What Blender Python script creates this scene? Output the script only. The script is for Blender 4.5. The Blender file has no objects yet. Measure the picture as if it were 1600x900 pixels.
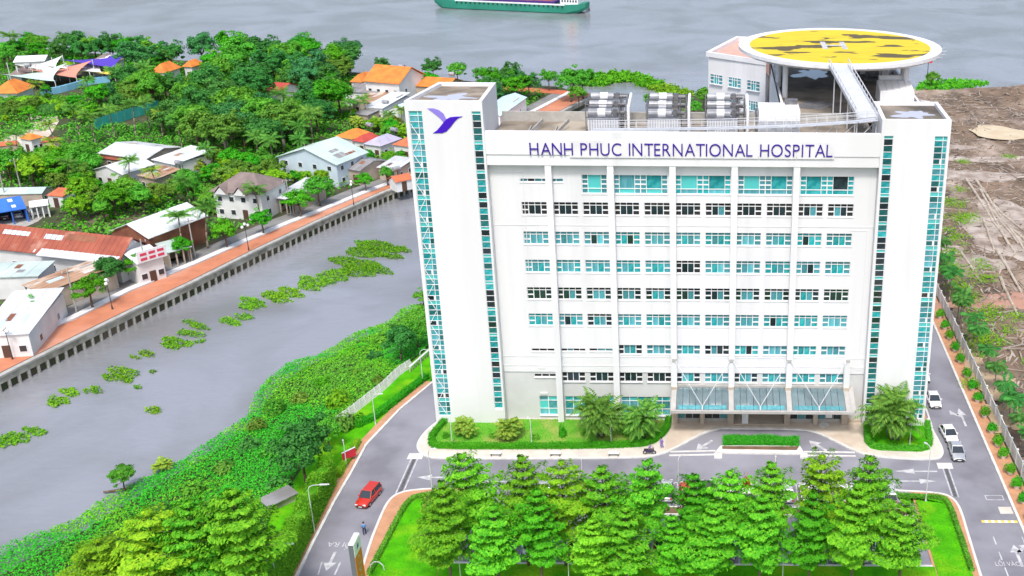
import bpy, math, random
import numpy as np
from mathutils import Matrix, Vector

# ------------------------------------------------------------------ camera, sky, sun, exposure
SC = bpy.context.scene
COL = SC.collection
cam_data = bpy.data.cameras.new('camera')
cam = bpy.data.objects.new('camera', cam_data)
COL.objects.link(cam)
cam_data.sensor_width = 36.0
cam_data.lens = 39.13
cam_data.shift_x = -0.195
cam_data.clip_start = 1.0
cam_data.clip_end = 6000.0
cam.matrix_world = (Matrix.Translation((0, -138, 79)) @ Matrix.Rotation(math.radians(90 - 22.8), 4, 'X')
                    @ Matrix.Rotation(math.radians(0.4), 4, 'Z'))
SC.camera = cam

SUN_ELEV, SUN_AZ = 58.0, 182.0        # azimuth measured from +Y, clockwise: the sun stands before the hospital front
world = bpy.data.worlds.new('World')
SC.world = world
world.use_nodes = True
wn = world.node_tree
wn.nodes.clear()
sky = wn.nodes.new('ShaderNodeTexSky')
sky.sky_type = 'NISHITA'
sky.sun_disc = False
sky.sun_elevation = math.radians(SUN_ELEV)
sky.sun_rotation = math.radians(SUN_AZ)
sky.air_density = 1.0
sky.dust_density = 4.0
hs = wn.nodes.new('ShaderNodeHueSaturation')
hs.inputs['Saturation'].default_value = 1.0
bg = wn.nodes.new('ShaderNodeBackground')
bg.inputs['Strength'].default_value = 0.13
wo = wn.nodes.new('ShaderNodeOutputWorld')
wn.links.new(sky.outputs[0], hs.inputs['Color'])
wn.links.new(hs.outputs[0], bg.inputs['Color'])
wn.links.new(bg.outputs[0], wo.inputs['Surface'])

sun_data = bpy.data.lights.new('sun', 'SUN')
sun_data.energy = 1.5
sun_data.angle = math.radians(10)
sun_data.color = (1.0, 0.975, 0.94)
sun = bpy.data.objects.new('sun', sun_data)
COL.objects.link(sun)
_e, _a = math.radians(SUN_ELEV), math.radians(SUN_AZ)
_d = Vector((math.sin(_a) * math.cos(_e), math.cos(_a) * math.cos(_e), math.sin(_e)))
sun.rotation_euler = _d.to_track_quat('Z', 'Y').to_euler()
sun.location = (0, 0, 200)

SC.view_settings.view_transform = 'Standard'
SC.view_settings.look = 'None'
SC.view_settings.gamma = 1.0
SC.view_settings.use_curve_mapping = False
SC.view_settings.exposure = 0.76

# ------------------------------------------------------------------ materials
MATS = {}


def pm(name, col, col2=None, scale=0.5, rough=0.7, bump=0.0, bscale=None, detail=4.0, spec=0.3, lo=0.35, hi=0.65, metal=0.0,
       rnd=0.0, stretch=None, coat=0.0, col3=None, scale3=0.1, lo3=0.5, hi3=0.6, wave=None):
    """procedural surface: two colours mixed by noise (a third in large patches), optional bump, per-object value shift"""
    m = bpy.data.materials.new(name)
    m.use_nodes = True
    nt = m.node_tree
    N, L = nt.nodes, nt.links
    b = N['Principled BSDF']
    b.inputs['Roughness'].default_value = rough
    b.inputs['Metallic'].default_value = metal
    b.inputs['Specular IOR Level'].default_value = spec
    b.inputs['Coat Weight'].default_value = coat
    tc = N.new('ShaderNodeTexCoord')
    vec = tc.outputs['Object']
    if stretch:
        mp = N.new('ShaderNodeMapping')
        mp.inputs['Scale'].default_value = stretch
        L.new(vec, mp.inputs['Vector'])
        vec = mp.outputs[0]

    def noise(sc, det, l, h):
        n = N.new('ShaderNodeTexNoise')
        n.inputs['Scale'].default_value = sc
        n.inputs['Detail'].default_value = det
        L.new(vec, n.inputs['Vector'])
        r = N.new('ShaderNodeMapRange')
        r.inputs['From Min'].default_value = l
        r.inputs['From Max'].default_value = h
        L.new(n.outputs['Fac'], r.inputs['Value'])
        return r.outputs[0]

    def mix(f, a, c):
        x = N.new('ShaderNodeMix')
        x.data_type = 'RGBA'
        L.new(f, x.inputs['Factor'])
        for s, v in (('A', a), ('B', c)):
            sk = [i for i in x.inputs if i.name == s and i.type == 'RGBA'][0]
            if isinstance(v, tuple):
                sk.default_value = (*v, 1)
            else:
                L.new(v, sk)
        return [o for o in x.outputs if o.type == 'RGBA'][0]
    out = None
    if col2:
        out = mix(noise(scale, detail, lo, hi), tuple(col), tuple(col2))
    if col3:
        out = mix(noise(scale3, 5, lo3, hi3), out if out else tuple(col), tuple(col3))
    if wave:                                     # sheet-metal ribs as fine relief
        w = N.new('ShaderNodeTexWave')
        w.inputs['Scale'].default_value = wave
        L.new(tc.outputs['Object'], w.inputs['Vector'])
    if rnd:
        if out is None:
            rgb = N.new('ShaderNodeRGB')
            rgb.outputs[0].default_value = (*col, 1)
            out = rgb.outputs[0]
        oi = N.new('ShaderNodeObjectInfo')
        mr = N.new('ShaderNodeMapRange')
        mr.inputs['To Min'].default_value = 1 - rnd
        mr.inputs['To Max'].default_value = 1 + rnd
        L.new(oi.outputs['Random'], mr.inputs['Value'])
        h = N.new('ShaderNodeHueSaturation')
        L.new(mr.outputs[0], h.inputs['Value'])
        L.new(out, h.inputs['Color'])
        out = h.outputs[0]
    if out is None:
        b.inputs['Base Color'].default_value = (*col, 1)
    else:
        L.new(out, b.inputs['Base Color'])
    if bump or wave:
        bm = N.new('ShaderNodeBump')
        bm.inputs['Strength'].default_value = bump if bump else 0.5
        bm.inputs['Distance'].default_value = 0.1
        if wave:
            L.new(w.outputs['Fac'], bm.inputs['Height'])
        else:
            n = N.new('ShaderNodeTexNoise')
            n.inputs['Scale'].default_value = bscale or scale * 4
            n.inputs['Detail'].default_value = 6
            L.new(vec, n.inputs['Vector'])
            L.new(n.outputs['Fac'], bm.inputs['Height'])
        L.new(bm.outputs[0], b.inputs['Normal'])
    MATS[name] = m
    return m


def leafmat(name, c1, c2, rough=0.7, rnd=0.18, trans=0.25):
    """foliage: colour varies leaf by leaf and plant by plant"""
    m = bpy.data.materials.new(name)
    m.use_nodes = True
    nt = m.node_tree
    N, L = nt.nodes, nt.links
    b = N['Principled BSDF']
    b.inputs['Roughness'].default_value = rough
    b.inputs['Specular IOR Level'].default_value = 0.1
    g = N.new('ShaderNodeNewGeometry')
    oi = N.new('ShaderNodeObjectInfo')
    x = N.new('ShaderNodeMix')
    x.data_type = 'RGBA'
    cs = [i for i in x.inputs if i.type == 'RGBA']
    cs[0].default_value = (*c1, 1)
    cs[1].default_value = (*c2, 1)
    L.new(g.outputs['Random Per Island'], x.inputs['Factor'])
    mr = N.new('ShaderNodeMapRange')
    mr.inputs['To Min'].default_value = 1 - rnd
    mr.inputs['To Max'].default_value = 1 + rnd
    L.new(oi.outputs['Random'], mr.inputs['Value'])
    mh = N.new('ShaderNodeMapRange')
    mh.inputs['To Min'].default_value = 0.485
    mh.inputs['To Max'].default_value = 0.515
    mm = N.new('ShaderNodeMath')
    mm.operation = 'FRACT'
    m2 = N.new('ShaderNodeMath')
    m2.operation = 'MULTIPLY'
    m2.inputs[1].default_value = 7.31
    L.new(oi.outputs['Random'], m2.inputs[0])
    L.new(m2.outputs[0], mm.inputs[0])
    L.new(mm.outputs[0], mh.inputs['Value'])
    h = N.new('ShaderNodeHueSaturation')
    L.new([o for o in x.outputs if o.type == 'RGBA'][0], h.inputs['Color'])
    L.new(mr.outputs[0], h.inputs['Value'])
    L.new(mh.outputs[0], h.inputs['Hue'])
    L.new(h.outputs[0], b.inputs['Base Color'])
    t = N.new('ShaderNodeBsdfTranslucent')
    L.new(h.outputs[0], t.inputs['Color'])
    ms = N.new('ShaderNodeMixShader')
    ms.inputs[0].default_value = trans
    L.new(b.outputs[0], ms.inputs[1])
    L.new(t.outputs[0], ms.inputs[2])
    L.new(ms.outputs[0], N['Material Output'].inputs['Surface'])
    MATS[name] = m
    return m


pm('white_wall', (.77, .775, .795), (.62, .63, .64), 0.45, .6, stretch=(1, 1, .08), lo=.48, hi=.85, detail=10, bump=.04, bscale=6, col3=(.70, .705, .71), scale3=.08, lo3=.45, hi3=.7)
pm('white_paint', (.80, .80, .81), rough=.5)
pm('soft_white', (.76, .76, .77), (.64, .65, .66), .5, .6, lo=.4, hi=.75, detail=7)
pm('grey_wall', (.60, .61, .61), (.54, .55, .55), .4, .7, lo=.4, hi=.7, detail=7)
pm('frame_white', (.78, .79, .80), rough=.4)
pm('teal_glass', (.014, .27, .29), (.05, .39, .41), 1.2, .12, spec=.6, rnd=.25, lo=.4, hi=.6)
pm('pale_teal_glass', (.08, .36, .41), (.15, .42, .48), 2.2, .12, spec=.6, rnd=.25, lo=.45, hi=.55, stretch=(1, 1, .1))
pm('blue_glass', (.05, .23, .27), (.09, .32, .36), 1.5, .1, spec=.6, rnd=.25)
pm('deep_teal_glass', (.012, .10, .105), (.03, .17, .17), 1.0, .1, spec=.6, rnd=.3)
pm('dark_glass', (.012, .02, .026), (.02, .045, .055), 1.0, .08, spec=.7, rnd=.3)
pm('slab_teal', (.09, .50, .49), rough=.2, spec=.5, rnd=.1)
pm('vent_dark', (.02, .022, .025), rough=.6)
pm('logo_lilac', (.26, .20, .66), rough=.45)
pm('logo_purple', (.05, .006, .46), rough=.45)
pm('sign_purple', (.045, .012, .28), rough=.45)
pm('sign_panel', (.66, .67, .69), rough=.5)
pm('roof_slab', (.30, .255, .20), (.16, .135, .105), .35, .85, bump=.2, col3=(.40, .35, .28), scale3=.12, lo3=.5, hi3=.6, detail=9)
pm('roof_dirty', (.19, .165, .135), (.09, .08, .065), .22, .85, bump=.2, col3=(.28, .24, .19), scale3=.09, lo3=.5, hi3=.58, detail=9)
pm('puddle', (.50, .50, .58), rough=.04, spec=.8)
pm('concrete', (.45, .44, .41), (.34, .33, .30), .8, .8, bump=.15, detail=8)
pm('concrete_old', (.40, .38, .31), (.20, .19, .15), .5, .85, bump=.25, detail=9, col3=(.50, .48, .42), scale3=.25, lo3=.5, hi3=.62)
pm('pile_concrete', (.42, .41, .38), (.22, .21, .18), .8, .85, bump=.2, detail=8)
pm('void_shade', (.03, .03, .027), rough=.9)
pm('salmon', (.72, .40, .32), (.62, .34, .27), .6, .7)
pm('pad_yellow', (.68, .53, .03), (.60, .46, .03), .5, .7, col3=(.11, .09, .045), scale3=.17, lo3=.545, hi3=.56, detail=6, stretch=(.55, 1.3, 1))
pm('steel', (.42, .43, .46), (.26, .27, .29), .9, .5, metal=.2, detail=8)
pm('steel_dark', (.22, .22, .23), (.12, .12, .13), 1.2, .5, metal=.3)
pm('galv', (.50, .53, .58), (.38, .41, .46), 1.5, .5, metal=.1)
pm('ramp_deck', (.55, .58, .62), (.46, .49, .53), .8, .6)
pm('canopy_glass', (.15, .215, .235), (.115, .17, .19), .6, .12, spec=.6, rnd=.12)
pm('canopy_steel', (.46, .45, .43), (.40, .39, .37), .8, .5)
pm('stone_tan', (.52, .45, .37), (.44, .37, .30), 1.2, .6, detail=7)
pm('plaza_tile', (.60, .51, .42), (.53, .44, .36), .5, .75, bump=.05, detail=7, col3=(.66, .58, .48), scale3=.2)
pm('sidewalk', (.66, .61, .54), (.56, .51, .45), .6, .8, detail=8, bump=.05)
pm('kerb_white', (.72, .71, .68), (.58, .57, .54), .9, .7, detail=7)
pm('orange_paving', (.56, .30, .17), (.46, .24, .14), .8, .8, detail=8, bump=.05)
pm('promenade_orange', (.56, .22, .12), (.47, .18, .10), .35, .8, detail=8, bump=.05, col3=(.60, .29, .19), scale3=.08, lo3=.5, hi3=.65)
pm('asphalt', (.25, .25, .285), (.18, .178, .205), .22, .85, detail=10, bump=.12, bscale=8, col3=(.30, .30, .34), scale3=.06, lo3=.48, hi3=.7)
pm('lane_grey', (.27, .27, .27), (.20, .20, .20), .3, .85, detail=8, bump=.1)
pm('paint_white', (.56, .56, .58), (.30, .30, .32), 1.4, .6, detail=10, lo=.42, hi=.72)
pm('paint_yellow', (.72, .55, .10), rough=.6)
pm('strip_dark', (.06, .06, .06), rough=.7)
pm('drain_grate', (.13, .13, .135), (.08, .08, .085), 3, .6)
pm('lawn', (.095, .46, .006), (.055, .30, .006), .5, .9, bump=.6, bscale=9, detail=10, spec=.05, col3=(.20, .46, .012), scale3=.16, lo3=.48, hi3=.62)
pm('lawn_dry', (.11, .35, .02), (.33, .35, .09), .16, .9, bump=.6, bscale=9, detail=9, lo=.46, hi=.62)
pm('soil', (.20, .12, .07), (.13, .085, .05), .6, .95, bump=.4, detail=9)
pm('land_dark', (.045, .07, .025), (.09, .08, .05), .12, .95, bump=.4, bscale=2, detail=9, col3=(.16, .13, .09), scale3=.05, lo3=.55, hi3=.62)
pm('bank_mud', (.05, .085, .02), (.08, .07, .04), .3, .9, detail=7, bump=.3)
pm('mud', (.235, .165, .115), (.115, .085, .062), .13, .9, bump=1.0, bscale=.7, detail=14, col3=(.40, .32, .26), scale3=.10, lo3=.52, hi3=.68, stretch=(1, .45, 1))
pm('mud_pale', (.48, .42, .37), (.24, .19, .155), .3, .9, bump=.6, detail=9)
pm('mud_sand', (.50, .38, .25), (.34, .25, .16), .3, .9, bump=.4, detail=9)
pm('mud_red', (.46, .26, .19), (.36, .2, .15), .3, .9, bump=.5, detail=9)
pm('muddy_water', (.62, .46, .24), (.70, .56, .34), .3, .15, spec=.6)
pm('debris_wood', (.42, .34, .26), (.26, .2, .15), 1.0, .9, rnd=.3)
pm('log_pale', (.56, .49, .41), (.36, .30, .24), .6, .9, detail=8)
pm('fence_white', (.70, .70, .69), (.55, .55, .54), .8, .7, detail=8, lo=.4, hi=.8)
pm('pot_white', (.72, .71, .69), rough=.5)
pm('bark', (.17, .12, .085), (.10, .07, .05), 2.5, .9, bump=.5, detail=8)
pm('bark_pale', (.34, .29, .23), (.22, .18, .14), 2.0, .9, bump=.4, detail=8)
pm('green_steel', (.03, .25, .17), (.02, .19, .13), .1, .5, detail=8)
pm('ship_deck', (.20, .07, .16), (.12, .04, .10), .2, .7)
pm('ship_cargo', (.30, .10, .08), (.22, .07, .09), .15, .8)
pm('ship_purple', (.07, .03, .20), rough=.6)
pm('rust', (.30, .13, .075), (.20, .08, .05), .5, .85, detail=9)
pm('tin_white', (.66, .69, .71), (.44, .45, .45), .22, .5, detail=10, lo=.42, hi=.8, rnd=.12)
pm('tin_mint', (.54, .65, .61), (.44, .54, .51), .2, .5, detail=8)
pm('tin_blue', (.55, .70, .76), (.48, .62, .68), .2, .5, detail=8)
pm('tin_grey', (.30, .30, .31), (.20, .195, .19), .3, .6, detail=9)
pm('tin_red', (.36, .105, .065), (.27, .075, .05), .35, .75, detail=9, col3=(.46, .25, .19), scale3=.3, lo3=.58, hi3=.75)
pm('tin_rust', (.45, .29, .19), (.28, .15, .09), .4, .8, detail=9, col3=(.58, .50, .42), scale3=.25, lo3=.5, hi3=.58, stretch=(1, .5, 1))
pm('tile_brown', (.25, .20, .185), (.19, .15, .14), .6, .8, detail=8, bump=.2)
pm('tile_orange', (.75, .25, .05), (.60, .18, .04), .5, .75, detail=8, bump=.2)
pm('tile_coral', (.58, .17, .08), (.47, .13, .06), .5, .75, detail=8, bump=.2)
pm('tile_red', (.50, .08, .06), (.40, .06, .05), .5, .75, detail=8)
pm('tile_lilac', (.46, .44, .56), (.38, .36, .48), .5, .75, detail=8)
pm('wall_white', (.74, .75, .75), (.60, .61, .61), .4, .75, detail=8, lo=.4, hi=.8)
pm('wall_blue', (.56, .66, .74), (.50, .60, .68), .4, .75, detail=8)
pm('wall_tan', (.50, .42, .34), (.38, .32, .26), .4, .8, detail=8)
pm('dark_window', (.035, .045, .055), rough=.15, spec=.6)
pm('brown_door', (.10, .055, .04), rough=.6)
pm('tarp_blue', (.05, .19, .66), (.04, .15, .55), .3, .6)
pm('tent_purple', (.09, .05, .44), rough=.6)
pm('tent_coral', (.70, .28, .20), rough=.6)
pm('tent_white', (.75, .77, .74), rough=.6)
pm('tent_mint', (.52, .68, .60), rough=.6)
pm('tent_yellow', (.74, .56, .10), rough=.6)
pm('pool_blue', (.20, .50, .72), (.30, .60, .80), .3, .2)
pm('teal_sheet', (.05, .42, .38), (.04, .34, .32), .3, .6)
pm('car_white', (.78, .78, .79), rough=.25, coat=.6)
pm('car_red', (.52, .035, .02), rough=.25, coat=.6)
pm('car_darkred', (.22, .02, .02), rough=.25, coat=.6)
pm('car_black', (.02, .02, .024), rough=.2, coat=.6)
pm('car_silver', (.50, .52, .55), rough=.28, metal=.4, coat=.5)
pm('car_blue', (.05, .10, .34), rough=.25, coat=.6)
pm('car_glass', (.02, .03, .04), rough=.05, spec=.7)
pm('tyre', (.02, .02, .02), rough=.85)
pm('rim', (.5, .5, .52), rough=.35, metal=.6)
pm('lamp_clear', (.80, .80, .78), rough=.15, spec=.6)
pm('lamp_red', (.45, .02, .015), rough=.2)
pm('plate_white', (.8, .8, .78), rough=.5)
pm('pole_white', (.58, .59, .61), rough=.4)
pm('pole_dark', (.05, .05, .055), rough=.5)
pm('globe_white', (.82, .82, .80), rough=.3)
pm('sign_orange', (.80, .20, .025), rough=.5)
pm('sign_grey', (.13, .14, .16), rough=.5)
pm('sign_red', (.62, .03, .05), rough=.5)
pm('text_red', (.66, .06, .12), rough=.6)
pm('skin', (.46, .28, .20), rough=.6)
pm('hair_black', (.015, .013, .012), rough=.5)
pm('cloth_blue', (.10, .26, .55), rough=.8)
pm('cloth_navy', (.03, .04, .09), rough=.8)
pm('cloth_purple', (.28, .20, .58), rough=.8)
pm('cloth_grey', (.12, .11, .13), rough=.8)
pm('bike_dark', (.05, .03, .09), rough=.3, coat=.4)

leafmat('leaf_bright', (.25, .62, .03), (.07, .34, .018))
leafmat('leaf_mid', (.18, .52, .045), (.06, .27, .025))
leafmat('leaf_dark', (.10, .34, .06), (.035, .17, .035))
leafmat('leaf_bluegreen', (.09, .35, .09), (.04, .20, .055))
leafmat('leaf_lime', (.31, .58, .025), (.12, .38, .016))
leafmat('leaf_olive', (.21, .40, .05), (.09, .23, .03))
leafmat('leaf_palm', (.19, .43, .06), (.06, .23, .035))
leafmat('leaf_palm_yellow', (.40, .50, .06), (.14, .32, .04))
leafmat('leaf_hedge', (.11, .50, .018), (.045, .28, .014))
leafmat('leaf_cover', (.10, .50, .03), (.045, .31, .022))
leafmat('leaf_hyacinth', (.22, .46, .02), (.07, .25, .016))
leafmat('leaf_red', (.50, .10, .02), (.40, .20, .02))
leafmat('leaf_dry', (.35, .22, .06), (.22, .15, .05))


def water_mat():
    m = bpy.data.materials.new('river_water')
    m.use_nodes = True
    N, L = m.node_tree.nodes, m.node_tree.links
    b = N['Principled BSDF']
    tc = N.new('ShaderNodeTexCoord')
    n = N.new('ShaderNodeTexNoise')
    n.inputs['Scale'].default_value = .03
    n.inputs['Detail'].default_value = 9
    n.inputs['Distortion'].default_value = .8
    L.new(tc.outputs['Object'], n.inputs['Vector'])
    r = N.new('ShaderNodeValToRGB')
    r.color_ramp.elements[0].color = (.195, .198, .20, 1)
    r.color_ramp.elements[1].color = (.275, .288, .318, 1)
    r.color_ramp.elements[0].position, r.color_ramp.elements[1].position = .36, .60
    L.new(n.outputs['Fac'], r.inputs[0])
    L.new(r.outputs[0], b.inputs['Base Color'])
    b.inputs['Roughness'].default_value = .06
    b.inputs['IOR'].default_value = 1.6
    mp = N.new('ShaderNodeMapping')
    mp.inputs['Scale'].default_value = (.5, 1.0, 1)
    mp.inputs['Rotation'].default_value = (0, 0, .25)
    L.new(tc.outputs['Object'], mp.inputs['Vector'])
    w = N.new('ShaderNodeTexNoise')
    w.inputs['Scale'].default_value = .75
    w.inputs['Detail'].default_value = 6
    w.inputs['Roughness'].default_value = .62
    L.new(mp.outputs[0], w.inputs['Vector'])
    bp = N.new('ShaderNodeBump')
    bp.inputs['Strength'].default_value = .5
    bp.inputs['Distance'].default_value = .25
    L.new(w.outputs['Fac'], bp.inputs['Height'])
    L.new(bp.outputs[0], b.inputs['Normal'])
    MATS['river_water'] = m


water_mat()

# ------------------------------------------------------------------ mesh helpers


class MB:
    """collects simple solids; build() links them as one mesh object"""

    def __init__(s):
        s.v, s.f, s.mi, s.mats = [], [], [], []
        s.cur = 0

    def use(s, mat):
        if mat not in s.mats:
            s.mats.append(mat)
        s.cur = s.mats.index(mat)
        return s

    def face(s, pts):
        k = len(s.v)
        s.v += [tuple(p) for p in pts]
        s.f.append(tuple(range(k, k + len(pts))))
        s.mi.append(s.cur)
        return s

    def add(s, V, F):
        k = len(s.v)
        s.v += [tuple(p) for p in V]
        for f in F:
            s.f.append(tuple(k + i for i in f))
            s.mi.append(s.cur)
        return s

    def box(s, x0, x1, y0, y1, z0, z1):
        return s.add([(x0, y0, z0), (x1, y0, z0), (x1, y1, z0), (x0, y1, z0), (x0, y0, z1), (x1, y0, z1), (x1, y1, z1), (x0, y1, z1)],
                     [(3, 2, 1, 0), (4, 5, 6, 7), (0, 1, 5, 4), (1, 2, 6, 5), (2, 3, 7, 6), (3, 0, 4, 7)])

    def hexa(s, b, t):
        return s.add(list(b) + list(t), [(3, 2, 1, 0), (4, 5, 6, 7), (0, 1, 5, 4), (1, 2, 6, 5), (2, 3, 7, 6), (3, 0, 4, 7)])

    def bar(s, p, q, w, h):
        """rectangular beam from p to q, w wide, h high"""
        p, q = Vector(p), Vector(q)
        d = (q - p).normalized()
        up = Vector((0, 0, 1)) if abs(d.z) < .95 else Vector((0, 1, 0))
        sd = d.cross(up).normalized() * w / 2
        u = sd.cross(d).normalized() * h / 2
        return s.hexa([p - sd - u, p + sd - u, q + sd - u, q - sd - u], [p - sd + u, p + sd + u, q + sd + u, q - sd + u])

    def prism(s, poly, z0, z1):
        n = len(poly)
        a = sum(poly[i][0] * poly[(i + 1) % n][1] - poly[(i + 1) % n][0] * poly[i][1] for i in range(n))
        if a < 0:
            poly = poly[::-1]
        V = [(x, y, z0) for x, y in poly] + [(x, y, z1) for x, y in poly]
        F = [tuple(range(n - 1, -1, -1)), tuple(range(n, 2 * n))]
        F += [(i, (i + 1) % n, n + (i + 1) % n, n + i) for i in range(n)]
        return s.add(V, F)

    def sheet(s, poly, z):
        n = len(poly)
        a = sum(poly[i][0] * poly[(i + 1) % n][1] - poly[(i + 1) % n][0] * poly[i][1] for i in range(n))
        if a < 0:
            poly = poly[::-1]
        return s.face([(x, y, z) for x, y in poly])

    def tube(s, p, q, r0, r1=None, n=8, cap=True):
        r1 = r0 if r1 is None else r1
        p, q = Vector(p), Vector(q)
        d = (q - p).normalized()
        a = d.orthogonal().normalized()
        b = d.cross(a)
        V = []
        for c, r in ((p, r0), (q, r1)):
            for i in range(n):
                t = 2 * math.pi * i / n
                V.append(c + a * (r * math.cos(t)) + b * (r * math.sin(t)))
        F = [(i, (i + 1) % n, n + (i + 1) % n, n + i) for i in range(n)]
        if cap:
            F += [tuple(range(n - 1, -1, -1)), tuple(range(n, 2 * n))]
        return s.add(V, F)

    def path(s, pts, rr, n=7):
        for i in range(len(pts) - 1):
            s.tube(pts[i], pts[i + 1], rr[i], rr[i + 1], n)
        return s

    def ball(s, c, rx, ry, rz, n=10, m=6):
        V, F = [], []
        for j in range(1, m):
            ph = math.pi * j / m
            for i in range(n):
                t = 2 * math.pi * i / n
                V.append((c[0] + rx * math.sin(ph) * math.cos(t), c[1] + ry * math.sin(ph) * math.sin(t), c[2] + rz * math.cos(ph)))
        V += [(c[0], c[1], c[2] + rz), (c[0], c[1], c[2] - rz)]
        T, B = len(V) - 2, len(V) - 1
        for j in range(m - 2):
            for i in range(n):
                F.append((j * n + i, (j + 1) * n + i, (j + 1) * n + (i + 1) % n, j * n + (i + 1) % n))
        for i in range(n):
            F.append((T, i, (i + 1) % n))
            F.append((B, (m - 2) * n + (i + 1) % n, (m - 2) * n + i))
        return s.add(V, F)

    def mesh(s, name, mat=None, smooth=False):
        me = bpy.data.meshes.new(name)
        me.from_pydata(s.v, [], s.f)
        for m in (s.mats or [mat]):
            me.materials.append(MATS[m])
        if s.mats:
            me.polygons.foreach_set('material_index', s.mi)
        if smooth:
            me.polygons.foreach_set('use_smooth', [True] * len(s.f))
        me.update()
        return me

    def build(s, name, mat=None, parent=None, smooth=False, loc=None):
        return ob(name, s.mesh(name, mat, smooth), parent, loc)


def ob(name, me, parent=None, loc=None, rz=0, scale=None):
    o = bpy.data.objects.new(name, me)
    COL.objects.link(o)
    if parent:
        o.parent = parent
    if loc:
        o.location = loc
    if rz:
        o.rotation_euler = (0, 0, rz)
    if scale:
        o.scale = scale
    return o


def tag(o, label=None, cat=None, group=None, kind=None):
    for k, v in (('label', label), ('category', cat), ('group', group), ('kind', kind)):
        if v:
            o[k] = v
    return o


def thing(name, label, cat, loc=(0, 0, 0), rz=0, group=None):
    return tag(ob(name, None, None, loc, rz), label, cat, group)


def copy_tree(o, parent=None):
    c = o.copy()
    COL.objects.link(c)
    c.parent = parent
    for ch in list(o.children):
        copy_tree(ch, c)
    return c


def struct(o):
    o['kind'] = 'structure'
    return o


def inpoly(P, poly):
    P = np.asarray(P, float)
    x, y = P[:, 0], P[:, 1]
    r = np.zeros(len(P), bool)
    n = len(poly)
    for i in range(n):
        x0, y0 = poly[i]
        x1, y1 = poly[(i + 1) % n]
        c = ((y0 > y) != (y1 > y))
        with np.errstate(divide='ignore', invalid='ignore'):
            xi = (x1 - x0) * (y - y0) / (y1 - y0 + 1e-12) + x0
        r ^= c & (x < xi)
    return r


def scatter(poly, n, rng):
    p = np.array(poly)
    lo, hi = p.min(0), p.max(0)
    Q = rng.uniform(lo, hi, (int(n * 4), 2))
    Q = Q[inpoly(Q, poly)]
    return Q[:n]


def leaf_mesh(name, C, A, B, mat):
    """diamond leaves: centre C, half-length A, half-width B (each N x 3)"""
    N = len(C)
    V = np.stack([C - A, C + B, C + A, C - B], 1).reshape(-1, 3)
    me = bpy.data.meshes.new(name)
    me.vertices.add(4 * N)
    me.vertices.foreach_set('co', V.astype(np.float32).ravel())
    me.loops.add(4 * N)
    me.loops.foreach_set('vertex_index', np.arange(4 * N, dtype=np.int32))
    me.polygons.add(N)
    me.polygons.foreach_set('loop_start', np.arange(0, 4 * N, 4, dtype=np.int32))
    me.polygons.foreach_set('loop_total', np.full(N, 4, dtype=np.int32))
    me.materials.append(MATS[mat])
    me.update(calc_edges=True)
    return me


def unit(v):
    return v / (np.linalg.norm(v, axis=1, keepdims=True) + 1e-9)


def leaves_on(C, Nrm, size, rng, jitter=.5, aspect=.55):
    """leaf half-axes for centres C with preferred normals Nrm"""
    n = unit(Nrm + rng.normal(0, jitter, C.shape))
    a = unit(np.cross(n, rng.normal(0, 1, C.shape)))
    b = np.cross(n, a)
    s = size * rng.uniform(.7, 1.3, (len(C), 1))
    return a * s, b * s * aspect


ORD = ['first', 'second', 'third', 'fourth', 'fifth', 'sixth', 'seventh', 'eighth', 'ninth', 'tenth', 'eleventh', 'twelfth', 'thirteenth',
       'fourteenth', 'fifteenth', 'sixteenth', 'seventeenth', 'eighteenth', 'nineteenth', 'twentieth', 'twenty-first', 'twenty-second']

# ------------------------------------------------------------------ water and land
WATER = -2.5
m = MB().sheet([(-1500, -600), (1500, -600), (1500, 2200), (-1500, 2200)], WATER)
struct(m.build('river', 'river_water'))

WALL_LINE = [(-135, -110), (-121, -30)] + [(-108.72,13.38),(-105.05,24.72),(-100.76,37.28),(-95.63,50.95),(-90.18,67.58),(-83.44,85.68),(-75.21,105.32),(-71.22,112.74)] + [(-50.5, 165), (-37.5, 202.7)]
SHORE_L = [(-37.84,206.21),(-50.1,215.8),(-73.6,220.71),(-100.78,229.61),(-123.97,235.98),(-157.39,244.37),(-208.77,259.44),(-266.23,279.36)] + [(-500, 330)]
LEFT_LAND = WALL_LINE + SHORE_L[1:] + [(-600, 100), (-600, -110)]
m = MB().prism(LEFT_LAND, -4, 0.0)
struct(m.build('far_bank_ground', 'land_dark'))

BANK_TOP = [(-72, -130), (-58, -60)] + [(-51.58,-34.9),(-54.03,-22.33),(-53.74,-12.8),(-52.86,-2.31),(-49.5,11.54),(-45.82,23.77)] + [(-45.5, 60), (-38, 100), (-25, 150), (-14, 180)]
BANK_WATER = [(-112, -130), (-98, -60)] + [(-84.57,-27.47),(-81.27,-22.99),(-79.1,-20.64),(-78.55,-17.8),(-77.19,-15.6),(-75.26,-11.78),(-71.78,-6.1),(-69.35,1.42),(-68.04,5.16),(-69.2,11.43),(-69.33,16.24),(-67.99,21.78),(-64.52,25.3),(-61.14,33.19),(-56.16,39.84),(-55.56,43.99),(-52.88,49.53)] + [(-52, 65), (-45, 100), (-31, 150), (-19, 180), (-16, 205)]
HOSP_LAND = BANK_TOP + [(-12, 203), (20, 210), (79, 215), (110, 221), (300, 245), (700, 250), (700, -250), (-60, -250)]
m = MB().prism(HOSP_LAND, -4, -0.02)
struct(m.build('hospital_ground', 'land_dark'))
# sloping overgrown canal bank between the lawn edge and the water
NB = 60


def resample(pl, n):
    P = np.array(pl, float)
    d = np.r_[0, np.cumsum(np.linalg.norm(np.diff(P, axis=0), axis=1))]
    t = np.linspace(0, d[-1], n)
    return np.stack([np.interp(t, d, P[:, 0]), np.interp(t, d, P[:, 1])], 1)


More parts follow.
